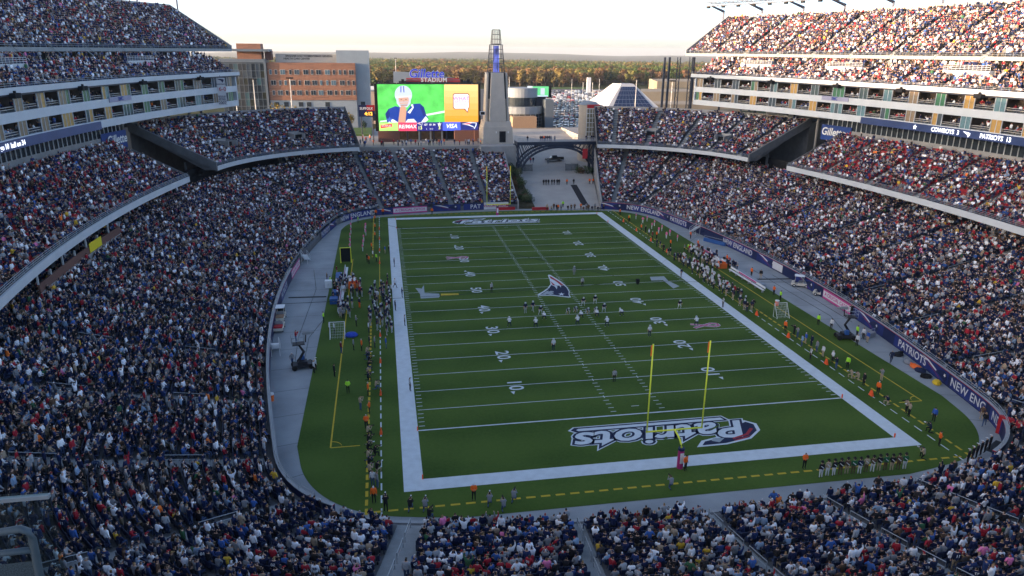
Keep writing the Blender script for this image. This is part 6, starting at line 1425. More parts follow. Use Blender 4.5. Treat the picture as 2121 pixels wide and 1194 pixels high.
# ---- guards, photographers, staff placed one by one
OR = dict(top='orange_cloth', leg='black_cloth', role='guard in orange jacket', group='guards in orange jackets', bulk=1.2)
for (u, v, f) in ((778.7, 448.5, 250), (793.4, 446.3, 260), (777, 460.5, 200), (777, 478.5, 190), (777, 496, 180), (770, 519, 180), (764.5, 547, 200), (749.5, 727, 190), (763, 819.5, 180), (765.7, 858.6, 180), (759.3, 889, 270), (775, 1041.6, 270), (981.5, 1036, 270), (1418.8, 975, 300), (1665, 970.7, 270), (1944, 924, 330), (1817.5, 817, 20), (1625.4, 687.3, 20), (1284, 447, 300), (1302, 460, 320), (1328, 479.3, 0), (1430, 495, 0), (1359.6, 495, 0), (1388.5, 512.5, 0), (1445, 513.6, 0), (1418, 549, 0), (1505, 545, 0), (1556, 573, 10), (1602, 612, 10), (895, 445, 270), (1156, 437, 270), (1203, 435, 270)): person((u, v), 'stand' if (int(u) % 3) else 'fold', f, hair=R_.choice(('hair_dark', 'hair_brown', 'white_cloth')), cap=R_.random() < .5, **OR)
LV = dict(top='lime_cloth', leg='black_cloth', role='officer in lime vest', group='officers in lime vests', bulk=1.15)
for (u, v, f) in ((742, 463, 180), (685, 592.5, 180), (671, 668.7, 180), (721.3, 814.7, 270), (780, 543, 20), (1304, 459, 0), (1425, 522, 0), (1615.5, 623, 0), (1694, 674, 20), (1774, 698, 0), (1754.6, 764, 200), (1166, 430, 270)): person((u, v), 'fold' if int(u) % 2 else 'stand', f, hair='hair_dark', cap=True, **LV)
def misc(lst, **kw):
    for it in lst:
        u, v, pose, f, top, leg, role = it; person((u, v), pose, f, top=top, leg=leg, role=role, hair=R_.choice(('hair_dark', 'hair_brown', 'hair_blond', 'white_cloth')), cap=R_.random() < .4, **kw)
misc(((771, 460.5, 'stand', 180, 'blue_cloth', 'black_cloth', 'helper in blue jacket'), (772.7, 535.6, 'stand', 0, 'white_cloth', 'black_cloth', 'helper in white shirt'), (760.7, 544, 'stand', 200, 'black_cloth', 'black_cloth', 'helper in black'), (797.7, 526.4, 'stand', 0, 'blue_cloth', 'tan_cloth', 'man in blue jacket'), (806, 526, 'stand', 0, 'black_cloth', 'black_cloth', 'chain crew member in black'),
      (816.8, 553, 'stand', 0, 'navy_cloth', 'navy_cloth', 'coach in navy'), (730.8, 581.6, 'stand', 30, 'grey_cloth', 'black_cloth', 'trainer in grey top'), (803, 586, 'hips', 0, 'navy_cloth', 'navy_cloth', 'coach in navy'), (818, 596.8, 'walk', 0, 'white_cloth', 'black_cloth', 'coach in white polo'), (810.8, 608.8, 'stand', 0, 'white_cloth', 'black_cloth', 'coach in white polo'), (833, 616.4, 'fold', 0, 'navy_cloth', 'navy_cloth', 'coach holding papers'), (819, 643.6, 'stand', 10, 'navy_cloth', 'navy_cloth', 'coach in navy'), (745, 638.7, 'stand', 40, 'navy_cloth', 'orange_cloth', 'trainer in navy'), (738, 676.3, 'fold', 10, 'grey_cloth', 'black_cloth', 'coach in grey with white paper'), (764, 689.5, 'stand', 0, 'white_cloth', 'navy_cloth', 'person in white hooded top'), (678, 585, 'stand', 180, 'brown_cloth', 'denim', 'helper in brown'), (698, 569.6, 'stand', 20, 'maroon', 'tan_cloth', 'helper in maroon'),
      (707.3, 733, 'stand', 30, 'maroon', 'denim', 'person in maroon top'), (732.7, 725.6, 'stand', 0, 'grey_cloth', 'black_cloth', 'trainer in grey and shorts'), (765.6, 719, 'stand', 0, 'navy_cloth', 'black_cloth', 'helper in navy'), (776.3, 720.3, 'stand', 0, 'grey_cloth', 'navy_cloth', 'helper in grey'), (799.7, 722.3, 'stand', 0, 'blue_cloth', 'denim', 'helper in blue'), (683, 691, 'stand', 10, 'white_cloth', 'black_cloth', 'person in white hooded top'), (692.5, 691, 'stand', 10, 'white_cloth', 'black_cloth', 'person in white hooded top'), (693, 781, 'stand', 20, 'black_cloth', 'black_cloth', 'man in dark suit'), (651, 773.2, 'stand', 20, 'white_cloth', 'black_cloth', 'man in white shirt'), (654.4, 767, 'stand', 20, 'white_cloth', 'black_cloth', 'man in white shirt'), (606, 757, 'walk', 300, 'grey_cloth', 'denim', 'worker in grey striding'), (782, 1011, 'stand', 20, 'grey_cloth', 'denim', 'man in grey top'), (772.7, 1008, 'stand', 250, 'white_cloth', 'denim', 'man in white top'),
      (1360, 511.5, 'stand', 180, 'navy_cloth', 'navy_cloth', 'staff member in navy'), (1366.7, 514.7, 'stand', 180, 'navy_cloth', 'tan_cloth', 'staff member in navy and khaki'), (1373.8, 522.3, 'walk', 200, 'black_cloth', 'black_cloth', 'staff member in black'), (1383, 530, 'stand', 180, 'navy_cloth', 'tan_cloth', 'staff member in navy and khaki'), (1388, 530, 'stand', 180, 'navy_cloth', 'tan_cloth', 'staff member in navy and khaki'), (1396, 540.8, 'stand', 180, 'navy_cloth', 'navy_cloth', 'coach in navy'), (1403, 540, 'stand', 180, 'navy_cloth', 'navy_cloth', 'coach in navy'), (1336.8, 483, 'photo', 180, 'black_cloth', 'black_cloth', 'cameraman in black'), (1343.8, 490, 'stand', 180, 'white_cloth', 'black_cloth', 'helper in white'), (1351, 495, 'stand', 180, 'maroon', 'black_cloth', 'helper in maroon'), (1410.5, 575, 'hips', 190, 'navy_cloth', 'grey_cloth', 'coach on the white border'), (1660, 718, 'stand', 170, 'lightblue', 'denim', 'man in pale blue shirt'), (1667.6, 713, 'stand', 170, 'blue_cloth', 'tan_cloth', 'man in blue jacket'), (1680, 718, 'stand', 180, 'navy_cloth', 'navy_cloth', 'man in navy'), (1690.8, 730, 'stand', 180, 'grey_cloth', 'denim', 'man in grey top'), (1703.4, 740, 'stand', 180, 'white_cloth', 'tan_cloth', 'man in white and lime'), (1723.6, 752, 'fold', 180, 'white_cloth', 'black_cloth', 'man in white shirt'), (1721, 683, 'stand', 200, 'white_cloth', 'black_cloth', 'man in white shirt'), (1774, 717, 'stand', 200, 'white_cloth', 'black_cloth', 'man in white shirt'), (1787, 703, 'stand', 200, 'white_cloth', 'black_cloth', 'man in white shirt'), (1796, 710, 'stand', 180, 'blue_cloth', 'tan_cloth', 'man in blue jacket'), (1844.7, 752, 'walk', 240, 'navy_cloth', 'navy_cloth', 'man in navy carrying a bag'), (1824.6, 789.6, 'photo', 190, 'grey_cloth', 'tan_cloth', 'cameraman in grey'), (2031.8, 870, 'stand', 40, 'brown_cloth', 'tan_cloth', 'man in brown jacket'), (2037, 884, 'walk', 40, 'black_cloth', 'denim', 'man in black jacket and jeans'), (1933, 873.6, 'stand', 200, 'blue_cloth', 'black_cloth', 'man in blue jacket and white cap'), (1575, 578, 'walk', 230, 'black_cloth', 'tan_cloth', 'man in dark blazer'), (747, 850.4, 'photo', 30, 'tan_cloth', 'denim', 'photographer in tan vest')))
PH = dict(group='photographers')
for (u, v, pose, f, ln) in ((760, 736.4, 'kneel', 10, 'black'), (761, 746, 'kneel', 10, 'white'), (765, 754, 'kneel', 0, 'white'), (763.5, 766, 'kneel', 10, 'black'), (762, 778, 'kneel', 0, 'black'), (763, 789, 'kneel', 0, 'white'), (779.6, 807.4, 'kneel', 20, 'black'), (762.9, 903, 'kneel', 20, 'black'), (763.8, 922, 'kneel', 20, 'black'), (763.3, 938, 'kneel', 20, 'white'), (763.3, 955, 'kneel', 20, 'black'), (765.7, 969, 'kneel', 30, 'black'), (766.8, 992.3, 'photo', 40, 'black'), (777.4, 945.4, 'kneel', 20, 'black'), (782, 980, 'kneel', 40, 'white'), (799.7, 1060.3, 'photo', 90, 'white'), (850, 1058, 'kneel', 80, 'white'), (880.6, 1058, 'kneel', 80, 'white'), (890, 1078, 'kneel', 60, 'black'), (1013.9, 1047.7, 'kneel', 80, 'white'), (1064, 1039.5, 'kneel', 70, 'black'), (1043, 1057.6, 'kneel', 90, 'black'), (1389, 1011.4, 'kneel', 90, 'black'), (1911, 950, 'kneel', 120, 'white'), (1881.7, 863, 'photo', 170, 'white'), (1876, 856, 'photo', 170, 'black'), (1925, 896, 'kneel', 140, 'white'), (1836.6, 839, 'kneel', 180, 'black'), (1644, 695.4, 'photo', 180, 'black'), (1651, 700.8, 'photo', 180, 'black'), (1731, 765, 'photo', 180, 'black'), (1762.6, 784, 'kneel', 180, 'white'), (1776, 788, 'kneel', 180, 'white'), (1788, 799, 'stand', 180, None)):
    tp = R_.choice(('tan_cloth', 'black_cloth', 'grey_cloth', 'black_cloth', 'tan_cloth', 'navy_cloth')); person((u, v), pose, f, top=tp, leg=R_.choice(('denim', 'black_cloth', 'tan_cloth')), hair=R_.choice(('hair_dark', 'hair_brown', 'navy_cloth')), cap=R_.random() < .4, lens=ln, role='%s photographer in %s top' % ('kneeling' if pose == 'kneel' else 'standing', tp.split('_')[0]), **PH)
# ---- dancers in pink
for (u, v) in ((728.6, 463), (727, 475), (727, 486), (725.5, 497), (725.5, 508), (725.5, 519), (757.5, 475.5), (756, 482.6), (758, 489), (753.6, 501), (752.5, 511), (751.5, 521.5)):
    person((u, v), R_.choice(('hips', 'walk', 'hips')), R_.uniform(-30, 30), top='pink_cloth', leg='white_cloth', shoe='shoe_white', hair=R_.choice(('hair_blond', 'hair_dark', 'hair_brown')), short=True, bare=True, bulk=.9, role='dancer in pink top and white skirt', group='dancers in pink', sc=.96)
for (u, v) in ((1317, 455.4), (1331, 463.5), (1340, 459.7), (1349.8, 475.5), (1355, 469.5), (1364, 484.8), (1370.5, 480), (1380, 495), (1387, 489.7), (1402.6, 500.6)):
    person((u, v), R_.choice(('hips', 'walk')), 180+R_.uniform(-30, 30), top='pink_cloth', leg='white_cloth', shoe='shoe_white', hair=R_.choice(('hair_blond', 'hair_dark', 'hair_brown')), short=True, bare=True, bulk=.9, role='dancer in pink top and white skirt', group='dancers in pink', sc=.96)
# ---- teams along the sidelines
def team(n_, x0, x1, y0, y1, face, jersey, legs, nm, grp, sit=0.):
    placed = []
    for _ in range(n_*6):
        if len(placed) >= n_: break
        x, y = R_.uniform(x0, x1), R_.uniform(y0, y1)
        if any((x-a)**2+(y-b_)**2 < .42 for a, b_ in placed): continue
        placed.append((x, y)); k = R_.random()
        if k < .72: person((x, y, .02), R_.choice(('stand', 'hips', 'fold', 'stand')), face+R_.gauss(0, 30), top=jersey if R_.random() < .8 else 'navy_cloth', leg=legs, shoe='shoe_white', helmet='silver' if R_.random() < .5 else None, hair=R_.choice(('hair_dark', 'hair_brown', 'silver')), skin=R_.choice(('skin', 'skin_dark')), short=True, bulk=1.35, role='%s player waiting' % nm, group=grp)
        else: person((x, y, .02), R_.choice(('stand', 'fold', 'hips')), face+R_.gauss(0, 40), top=R_.choice(('navy_cloth', 'white_cloth', 'grey_cloth', 'red_cloth', 'black_cloth', 'maroon')), leg=R_.choice(('navy_cloth', 'tan_cloth', 'black_cloth')), cap=R_.random() < .5, hair=R_.choice(('hair_dark', 'hair_brown', 'white_cloth')), role='team helper', group='team helpers on the sidelines')
team(58, -29.8, -26.5, -18.5, 2.5, 0, 'navy_cloth', 'silver', 'navy-jersey', 'navy team on the sideline')
team(30, -35.0, -31.0, -1.0, 8.5, 0, 'navy_cloth', 'silver', 'navy-jersey', 'navy team on the sideline')
team(14, -34.6, -32.4, -11, -5., 0, 'navy_cloth', 'silver', 'navy-jersey', 'navy team on the sideline')
team(6, -36., -34., -3, 8, 0, 'black_cloth', 'black_cloth', 'navy-jersey', 'navy team on the sideline')
team(54, 27.2, 29.9, -8.5, 12.5, 180, 'white_cloth', 'navy_cloth', 'white-jersey', 'white team on the sideline')
team(14, 27.2, 29.4, -17, -8.5, 180, 'navy_cloth', 'tan_cloth', 'white-jersey', 'white team on the sideline')
team(26, 31.6, 35.3, 10.5, 18.5, 180, 'white_cloth', 'navy_cloth', 'white-jersey', 'white team on the sideline')
team(16, 31.6, 34.4, 4.5, 10.5, 180, 'white_cloth', 'navy_cloth', 'white-jersey', 'white team on the sideline')
team(10, 34.8, 36.8, 4., 15, 180, 'navy_cloth', 'black_cloth', 'white-jersey', 'white team on the sideline')
# ---- marchers in old militia dress
for i in range(14):
    f = i/13.; u, v = 1699+f*173, 990-f*19+R_.uniform(-2, 2); tp = R_.choice(('black_cloth', 'brown_cloth', 'tan_cloth', 'navy_cloth', 'green_cloth'))
    person((u, v), R_.choice(('stand', 'fold')), 80+R_.uniform(-20, 20), top=tp, leg=R_.choice(('tan_cloth', 'white_cloth', 'brown_cloth')), hair='hair_dark', cap=True, bulk=1.15, role='costumed militia marcher in %s coat' % tp.split('_')[0], group='costumed militia marchers', hat=True)
# ---- band players by the corner opening, people on ramp, bridge and plaza
for i in range(6): person((2003+i*9, 962-i*6.), 'stand', 120, top='black_cloth', leg='black_cloth', hair='white_cloth', cap=True, role='sailor in dark uniform and white hat', group='sailors by the corner')
for i, u in enumerate((1126, 1131, 1136, 1143, 1148, 1154, 1158, 1174, 1188, 1221, 1228)):
    q = aty(u, 383.5, 82.2); top = 'orange_cloth' if u in (1174, 1221, 1228) else 'black_cloth'; person((q[0], 82.2, ramp_z(82.2)), 'stand', 270, top=top, leg='black_cloth', hair='hair_dark', role='%s guard' % ('orange' if top[0] == 'o' else 'dark uniformed'), place='standing in line at the ramp barrier', group='guards at the ramp barrier')
for i, u in enumerate((1133, 1142, 1147, 1153, 1162, 1176, 1183, 1190, 1216, 1219, 1226, 1232, 1238, 1243, 1214, 1208, 1250)): person((u, 437-(i % 3)), R_.choice(('stand', 'photo', 'kneel')), 270, top=R_.choice(('black_cloth', 'navy_cloth', 'tan_cloth', 'grey_cloth', 'brown_cloth')), leg='black_cloth', role='press member', group='press at the foot of the ramp')
for x in (14.4, 18.2, 18.7, 19.2, 19.6, 20.2, 20.8, 21.3, 22.4, 33.4, 34., 31.8): person((x, 93.2, 13.17), 'stand', 270, top='orange_cloth' if x == 19.2 else R_.choice(('black_cloth', 'navy_cloth', 'grey_cloth', 'white_cloth')), leg='denim', role='onlooker', place='leaning at the arched bridge railing', group='onlookers on the bridge')
for x, y in ((17.6, 104), (18.5, 104.4), (22.8, 103.), (22.6, 121), (24., 121.5)): person((x, y, ramp_z(y)), 'walk', 250, top=R_.choice(('black_cloth', 'red_cloth', 'grey_cloth')), leg='denim', role='walker', place='on the ramp near the black pickup truck', group='walkers on the ramp')
for i in range(70):
    x, y = R_.uniform(-34, 3), R_.uniform(100.2, 104.8)
    if i > 45: x, y = R_.uniform(-44, -29), R_.uniform(103, 122)
    person((x, y, 11.42), R_.choice(('stand', 'walk', 'fold')), R_.uniform(180, 360), top=R_.choice(('black_cloth', 'navy_cloth', 'white_cloth', 'red_cloth', 'grey_cloth', 'orange_cloth' if R_.random() < .4 else 'blue_cloth')), leg=R_.choice(('denim', 'black_cloth')), role='person', place='standing on the plaza %s' % ('below the video screen' if i <= 45 else 'beside the play clock board'), group='people on the plaza')
# ================================================================ gear
PALp = dict(pink=ban_pink)
def bench(x, y, L, side, lab):
    t = empty('team_bench', (x, y, .02), 0, lab, 'bench', 'team benches')
    B = MB(); B.box((0, 0, .46), (.42, L, .07)); B.build('seat', white_paint, t); B = MB(); B.box((side*.28, 0, .82), (.06, L, .34)); B.build('backrest', white_paint, t)
    B = MB(); B.box((side*.24, 0, .82), (.04, L*.5, .24)); B.build('pink_pad', ban_pink, t)
    for k in np.linspace(-L/2+.3, L/2-.3, max(2, int(L/2))): B = MB(); B.box((0, k, .22), (.36, .08, .44)); B.build('leg', rail_grey, t)
bench(-34.0, 10.5, 9, -1, 'white bench with pink pads beside the yellow-framed net'); bench(-34.1, -3, 13, -1, 'long white bench with pink pads behind the navy team')
bench(34.9, 14.5, 9, 1, 'white bench behind the white-jersey team near the drink coolers'); bench(34.6, -2.2, 12.5, 1, 'long white bench with pink pads leading to the kicking net')
def trunk(x, y, d, m_, lab, rz=0.): 
    t = empty('equipment_trunk', (x, y, .02), rz, lab, 'trunk', 'equipment trunks'); B = MB(); B.box((0, 0, d[2]*.45), (d[0], d[1], d[2]*.85)); B.build('case', m_, t); B = MB(); B.box((0, 0, d[2]*.94), (d[0]+.04, d[1]+.04, d[2]*.1)); B.build('lid', m_, t)
    for sy_ in (-1, 1): B = MB(); B.box((0, sy_*(d[1]/2+.02), d[2]*.5), (.3, .04, .06)); B.build('handle', rail_grey, t)
tb = mat('trunk_blue', (.03, .10, .30), .5, .1, 2); tg = mat('trunk_grey', (.25, .30, .36), .5, .1, 2)
for x, y, d, m_, lb_ in ((-35.1, 9.2, (1, 1.6, 1.1), tb, 'blue trunk behind the first bench'), (-35., 7., (1., 1.8, 1.2), tb, 'tall blue trunk beside the drink coolers'), (-35.2, -.4, (1., 1.6, 1.1), tb, 'blue trunk behind the long bench'), (-35.3, -3.2, (1.2, 1.4, .9), tb, 'low blue trunk near the officer in lime'), (-36.6, 4.8, (1.1, .9, 1.3), white_paint, 'white instrument cabinet at the track edge'), (35.9, 14.6, (.9, 3.2, .8), tb, 'long blue trunk by the track edge'), (35.7, -1.6, (.9, 9., .7), tg, 'very long grey trunk row behind the bench')): trunk(x, y, d, m_, lb_)
cool_or = mat('cooler_orange', (.85, .16, .03), .5, .05, 4)
def coolers(x, y, lab):
    t = empty('drink_station', (x, y, .02), 0, lab, 'drink station'); B = MB(); B.box((0, 0, .45), (1.5, 2.0, .9)); B.build('cart', cool_or, t); B = MB(); B.box((-.77, 0, .5), (.04, 1.9, .5)); B.build('front_label', white_paint, t)
    for k, (dx, dy) in enumerate(((-.4, -.6), (-.4, 0.), (-.4, .6), (.35, -.6), (.35, 0), (.35, .6))): B = MB(); B.lathe([(.22, .9), (.25, 1.3)], (dx, dy, 0), 10); c = B.build('cooler', cool_or, t); B = MB(); B.lathe([(.27, 1.3), (.25, 1.42)], (dx, dy, 0), 10); B.build('lid', white_paint, c)
coolers(-32.6, 4.6, 'orange drink cooler cart at the navy bench'); coolers(34.3, 6.9, 'orange drink cooler cart at the white team bench')
for x, y, lb_ in ((-40.4, -36.2, 'single orange cooler against the wall beside the shaded stand'), (33.6, -14.6, 'single orange cooler beside the kicking net')):
    t = empty('water_cooler', (x, y, .0), 0, lb_, 'cooler'); B = MB(); B.lathe([(.27, .0), (.32, .75)], n=12); B.build('tank', cool_or, t); B = MB(); B.lathe([(.34, .75), (.33, .9)], n=12); B.build('lid', white_paint, t)
def knet(p, rz, lab):
    t = empty('kicking_net', tuple(p), rz, lab, 'kicking net', 'kicking nets'); fr = [(-1, 0), (1, 0)]
    for sx in (-1, 1): B = MB(); B.tube([(sx, .0, 0), (sx, 0, 2.1), (sx, 1.2, 0), (sx, 0, 0)], .04, 6); B.build('side_frame', white_paint, t)
    B = MB(); B.tube([(-1, 0, 2.1), (1, 0, 2.1)], .04, 6); B.build('top_bar', white_paint, t)
    B = MB()
    for k in np.linspace(-.9, .9, 9): B.tube([(k, .02, 2.08), (k, 1.15, .06)], .012, 3)
    for f in np.linspace(.1, .9, 6): B.tube([(-1, .02+1.13*f, 2.08-2.02*f), (1, .02+1.13*f, 2.08-2.02*f)], .012, 3)
    o = B.build('netting', white_paint, t); o['kind'] = 'stuff'
q = atz(700, 697); knet((q[0], q[1], .02), math.pi, 'white kicking net at the end of the navy bench'); q = atz(1614, 655); knet((q[0], q[1], .02), math.pi, 'white kicking net at the end of the white bench')
t = empty('yellow_frame_net', (*atz(717, 545)[:2], .02), 0, 'black practice net in a tall yellow frame', 'practice net'); B = MB(); B.tube([(-.95, 0, 0), (-.95, 0, 2.9), (.95, 0, 2.9), (.95, 0, 0)], .09, 6); B.build('frame', yellow_paint, t); B = MB(); B.box((0, .1, 1.5), (1.8, .04, 2.6)); B.build('netting', black_void, t)
for sx in (-.95, .95): B = MB(); B.tube([(sx, 0, 0), (sx, 1.2, 0), (sx, 0, 1.6)], .05, 5); B.build('stay', yellow_paint, t)
q = atz(728, 697); B = MB(); B.lathe([(.75, 0), (.85, .2), (.6, .5), (.15, .62)], n=12); o = B.build('blue_tarp', mat('tarp_blue', (.02, .06, .4), .6, .25, 3)); o.location = (q[0], q[1], .02); o.scale = (1.1, .8, 1); tag(o, 'crumpled bright blue tarp pile beside the kicking net', 'tarp')
# golf carts
cream = mat('cart_cream', (.62, .58, .5), .4, .04, 2, spec=.5); cart_tan = mat('cart_bed', (.35, .22, .14), .7, .1, 3)
def cart(p, rz, lab, canopy=True, bed=None):
    t = empty('golf_cart', tuple(p), rz, lab, 'cart', 'utility carts')
    B = MB(); B.add([(x, s_*.62, z) for s_ in (-1, 1) for x, z in ((-1.5, .3), (-1.5, .72), (.3, .72), (.45, .5), (.85, .5), (1.0, .85), (1.4, .7), (1.5, .3))], [(7, 6, 5, 4, 3, 2, 1, 0), tuple(range(8, 16))]+[(i, (i+1) % 8, 8+(i+1) % 8, 8+i) for i in range(8)]); B.build('body', cream, t)
    B = MB(); B.box((.05, 0, .86), (.5, 1.1, .16)); B.box((-.22, 0, 1.12), (.12, 1.1, .45)); B.build('seat', PAL['grey_cloth'], t); B = MB(); B.box((-.95, 0, .82), (1.05, 1.15, .2)); B.build('cargo_bed', bed or cart_tan, t)
    for x in (-.95, .98):
        for y in (-.56, .56): B = MB(); B.tube([(x, y-.09, .26), (x, y+.09, .26)], .26, 10); w_ = B.build('wheel', tyre, t); B = MB(); B.tube([(x, y-.1, .26), (x, y+.1, .26)], .12, 8); B.build('hub', white_paint, w_)
    B = MB(); B.tube([(.75, 0, .7), (.5, 0, 1.15)], .03, 5); B.tube([(.5, .17, 1.15), (.5, -.17, 1.15)], .025, 5); B.build('steering_wheel', tyre, t)
    if canopy:
        for x in (-.4, .95):
            for y in (-.55, .55): B = MB(); B.tube([(x, y, .7), (x-.05, y, 1.9)], .03, 5); B.build('canopy_post', cream, t)
        B = MB(); B.box((.25, 0, 1.93), (1.6, 1.25, .08)); B.build('canopy', white_paint, t); B = MB(); B.add([(1.0, -.55, .85), (1.0, .55, .85), (.92, .55, 1.85), (.92, -.55, 1.85)], [(0, 1, 2, 3)]); B.build('windscreen', car_glass, t)
for u, v, rz_, cn_, bd, lb_ in ((582, 662, math.pi/2, True, None, 'white canopied golf cart beside the shaded-stand wall'), (579, 683, math.pi/2, False, red_paint, 'open cream cart with a red load behind the canopied cart'), (1657, 594, 2.6, True, tg, 'white canopied cart with grey bed by the sunlit-stand wall'), (1703, 613, 2.4, False, PAL['black_cloth'], 'open cream cart with dark load beside the canopied one')): q = atz(u, v); cart((q[0], q[1], .005), rz_, lb_, cn_, bd)
def cam_lift(p, rz, lab):
    t = empty('camera_lift', tuple(p), rz, lab, 'camera lift', 'camera lifts'); dk = mat('lift_black', (.025, .025, .03), .5, .1, 3)
    B = MB(); B.box((0, 0, .45), (2.3, 1.3, .4)); B.box((0, 0, .75), (1.2, 1.0, .4)); B.build('chassis', dk, t)
    for x in (-1., 1.):
        for y in (-.65, .65): B = MB(); B.tube([(x, y-.14, .33), (x, y+.14, .33)], .33, 10); B.build('wheel', tyre, t)
    B = MB(); B.tube([(-.5, 0, .9), (.3, 0, 2.1), (-.3, 0, 3.2)], [.22, .18, .15], 6); B.build('boom', dk, t); B = MB(); B.box((-.3, 0, 3.3), (1.5, 1.2, .1)); B.build('platform', dk, t)
    B = MB()
    for z in (3.8, 4.3): B.tube([(-1.05, -.6, z), (.45, -.6, z), (.45, .6, z), (-1.05, .6, z), (-1.05, -.6, z)], .03, 4)
    for x, y in ((-1.05, -.6), (.45, -.6), (.45, .6), (-1.05, .6)): B.tube([(x, y, 3.3), (x, y, 4.3)], .03, 4)
    B.build('guard_rail', rail_grey, t); B = MB(); B.box((.75, 0, 4.55), (.9, .3, .35)); B.tube([(1.2, 0, 4.55), (1.7, 0, 4.55)], .14, 8); B.build('camera', PAL['grey_cloth'], t); B = MB(); B.tube([(.6, 0, 3.35), (.7, 0, 4.4)], .07, 6); B.build('camera_post', dk, t)
    B = MB(); B.box((.1, .5, 1.15), (.5, .5, .6)); B.build('blue_box', tb, t)
q = atz(627, 762); cam_lift((q[0], q[1], .005), .2, 'black camera lift with operator on the shaded-stand track'); person((q[0]-.5, q[1]-.1, 3.38), 'photo', 10, top='red_cloth', leg='denim', label='operator in red jacket standing on the camera lift platform', group='camera operators')
q = atz(1750, 702); cam_lift((q[0], q[1], .005), 2.9, 'black camera lift parked on the sunlit-stand track'); person((q[0]+.4, q[1]+.1, 3.38), 'photo', 190, top='black_cloth', leg='black_cloth', label='operator in black standing on the second camera lift', group='camera operators')
def stairs(th, off_, lab, rz_s=1):
    (p,), (n,) = ring(th, off_); t = empty('access_stair', (p[0], p[1], 0), math.atan2(n[1], n[0])+math.pi/2*rz_s, lab, 'stair', 'access stairs')
    for k in range(7): B = MB(); B.box((-1.2+k*.36, 0, .24*(k+1)), (.36, 1.0, .05)); B.build('tread', white_paint, t)
    for y in (-.52, .52): B = MB(); B.tube([(-1.35, y, .1), (1.15, y, 1.72)], .06, 4); B.tube([(-1.35, y, .0), (-1.35, y, 1.05), (1.15, y, 2.65), (1.15, y, 0)], .035, 5); B.tube([(-1.35, y, .55), (1.15, y, 2.15)], .03, 4); B.build('handrail', white_paint, t)
stairs(th_px(572, 720), -.75, 'white metal access stair near the cream carts', 1); stairs(th_px(628, 535), -.75, 'white metal access stair farther along the shaded-stand wall', 1); stairs(th_px(1440, 487), -.75, 'grey metal access stair against the sunlit-stand wall', -1)
for u, v, lb_ in ((1480, 505, 'low blue barrier rail on the sunlit-stand track'), (1800, 700, 'grey rolling cage beside the camera lift')):
    q = atz(u, v); t = empty('barrier_cage', (q[0], q[1], 0), -1.1 if u < 1500 else .4, lb_, 'barrier'); L = 5.5 if u < 1500 else 2.2
    B = MB(); B.box((0, 0, .4), (L, .5, .7)); B.build('panel', tb if u < 1500 else PAL['grey_cloth'], t); B = MB(); B.tube([(-L/2, 0, .1), (-L/2, 0, 1.2), (L/2, 0, 1.2), (L/2, 0, .1)], .035, 5); B.build('top_rail', rail_grey, t)
# cable camera over the field and its lines
t = empty('cable_camera', (*aty(1321, 582, -2.)[:1], -2., aty(1321, 582, -2.)[2]), 0, 'small dark camera hanging on cables above the field', 'camera'); z0 = t.location.z
B = MB(); B.box((0, 0, 0), (.5, .5, .6)); B.lathe([(.2, -.6), (.28, -.35), (.2, -.2)], n=10); B.build('housing', black_void, t)
cab = mat('cable', (.02, .03, .035), .6, 0)
for P in ((-66, 44, 13.2), (66, 44, 13.2), (66, -44, 13.2), (-66, -40, 13.2)):
    d = np.array(P)-np.array(t.location); B = MB(); B.tube([tuple(d*f-np.array([0, 0, 3.*f*(1-f)])) for f in np.linspace(0, 1, 12)], .022, 4); B.build('suspension_cable', cab, t)
# rubber cable protector strips on the track and equipment piles along the sunlit wall
for p0, p1, lb_ in (((598, 617), (676, 615), 'dark cable ramp across the shaded-stand track'), ((1568, 579), (1640, 578), 'dark cable ramp across the sunlit-stand track')):
    a, b_ = atz(*p0), atz(*p1); d = b_-a; L = np.linalg.norm(d[:2]); B = MB(); B.add([(-L/2, -.3, 0), (L/2, -.3, 0), (L/2, .3, 0), (-L/2, .3, 0), (-L/2, -.12, .07), (L/2, -.12, .07), (L/2, .12, .07), (-L/2, .12, .07)], [(0, 1, 5, 4), (1, 2, 6, 5), (2, 3, 7, 6), (3, 0, 4, 7), (4, 5, 6, 7)]); o = B.build('cable_ramp', mat('rubber_black', (.025, .03, .035), .8, .1, 3), None, False, ((a[0]+b_[0])/2, (a[1]+b_[1])/2, .004), math.atan2(d[1], d[0])); tag(o, lb_, 'cable ramp')
for k, (u, v) in enumerate(((1860, 737), (1880, 752), (1897, 763), (1918, 782), (1940, 795), (1905, 770))):
    q = atz(u, v); m_ = (PAL['black_cloth'], PAL['grey_cloth'], cool_or, PAL['black_cloth'], PAL['yellow_cloth'], PAL['navy_cloth'])[k]; B = MB(); B.lathe([(.5, 0), (.6, .15), (.42, .38), (.15, .48)], n=9); B.box((.3, .1, .3), (.5, .3, .5), .4); o = B.build('gear_bag', m_, None, False, (q[0], q[1], .004), k); o.scale = (1.3, .9, 1); tag(o, '%s gear bag heap against the banner wall' % ('black', 'grey', 'orange', 'second black', 'yellow', 'navy')[k], 'bag', 'gear bags along the wall')
# near-end camera pit rails and field-level cabinets
for k, u in enumerate((1010, 1270, 1425)):
    pass
for i, (u, v) in enumerate(((1050, 436), (1120, 436))):
    q = atz(u, v); B = MB(); B.box((0, 0, .35), (4.2, .5, .7)); o = B.build('red_barrier', red_paint, None, False, (q[0], q[1]+.5, .004)); tag(o, 'low red barrier at the foot of the %s' % ('planted bank' if i == 0 else 'entrance ramp'), 'barrier')

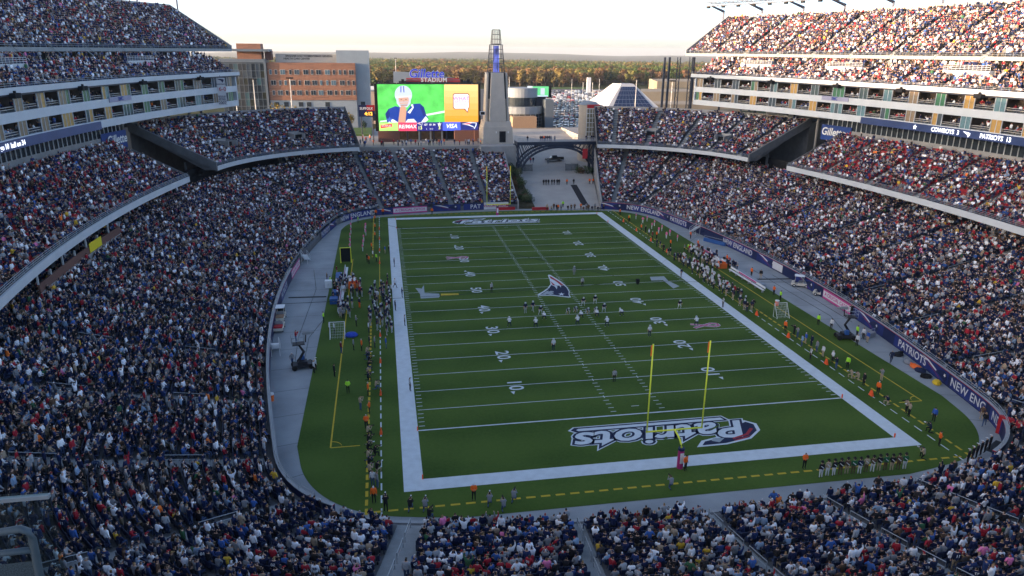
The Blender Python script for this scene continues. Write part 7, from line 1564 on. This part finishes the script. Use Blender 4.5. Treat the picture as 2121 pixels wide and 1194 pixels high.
# ================================================================ the 300 field-level people that show largest stand as objects, the far rest as one mass
def prio(it):
    q, pose, face, kw = it; d = float(np.linalg.norm(q-CAM)); on = abs(q[0]) < HW and abs(q[1]) < HL
    return d-(400 if on or kw.get('label') else 0)+(60 if q[2] > 5 else 0)
QUEUE.sort(key=prio)
for it in QUEUE[:300]: make_person(it[0], it[1], it[2], **it[3])
far = QUEUE[300:]
PI_ = dict(stand=5, fold=6, hips=7, walk=5, photo=6, kneel=2, sit=0, ready=5, crouch=2, cheer=8)
def pc_(n_): return list(PAL[n_].node_tree.nodes['Principled BSDF'].inputs['Base Color'].default_value)[:3]
if far:
    o = scatter('distant_people', np.array([f[0] for f in far]), np.array([math.radians(f[2]-90) for f in far]), np.array([PI_[f[1]] for f in far]), np.array([f[3].get('sc', 1.) for f in far]),
        {'c_top': np.array([pc_(f[3].get('top', 'navy_cloth')) for f in far]), 'c_leg': np.array([pc_(f[3].get('leg', 'black_cloth')) for f in far]), 'c_hair': np.array([pc_('silver' if f[3].get('helmet') else f[3].get('hair', 'hair_brown')) for f in far]), 'c_skin': np.array([pc_(f[3].get('skin', 'skin')) for f in far])}, crowd_src)
    tag(o, 'small far-off people on the plaza, ramp, bridge and far sidelines', 'people', kind='stuff')
print('PEOPLE', len(QUEUE))
# thin cables lying on the track
for k, (pts, lb_) in enumerate((([(610, 760), (618, 700), (640, 640), (655, 600), (650, 560)], 'thin black cable lying along the shaded-stand track'), ([(668, 665), (640, 700), (628, 760)], 'thin black cable curling from the turf edge to the camera lift'), ([(1560, 560), (1640, 608), (1720, 655), (1750, 690)], 'thin black cable lying along the sunlit-stand track'), ([(1600, 570), (1680, 616), (1765, 668)], 'second black cable beside the sunlit-stand wall'))):
    P = [atz(u, v) for u, v in pts]; B = MB(); B.tube([(p[0], p[1], .02) for p in P], .03, 5); o = B.build('power_cable', cab); tag(o, lb_, 'cable')

# gate at the end of the banner wall by the near corner
q = atz(2092, 905); gt_ = empty('corner_gate', (q[0], q[1], 0), .55, 'red padded gate end where the banner wall stops by the corner', 'gate')
B = MB(); B.box((0, 0, 1.0), (.5, 2.6, 2.0)); B.build('red_pad', red_paint, gt_); B = MB(); B.box((1.6, -.2, .7), (2.6, .3, 1.4)); B.build('cream_wall', mat('cream_wall', (.45, .41, .33), .8, .08, 1), gt_)
B = MB(); B.tube([(.4, -1.2, 2.0), (3., -1.2, 2.9), (3., 1.2, 2.9)], .05, 5); B.build('rail', rail_grey, gt_)
q = atz(2078, 932); B = MB(); B.add([(-1.6, -1.2, 0), (1.6, -1.2, 0), (1.6, 1.2, 0), (-1.6, 1.2, 0), (-1.5, -1.1, .02), (1.5, -1.1, .02), (1.5, 1.1, .02), (-1.5, 1.1, .02)], [(0, 1, 5, 4), (1, 2, 6, 5), (2, 3, 7, 6), (3, 0, 4, 7), (4, 5, 6, 7)]); o = B.build('rubber_mat', mat('rubber_black', (.025, .03, .035), .8, .1, 3), None, False, (q[0], q[1], .004), .5); tag(o, 'dark rubber mat on the track beside the red gate', 'mat')
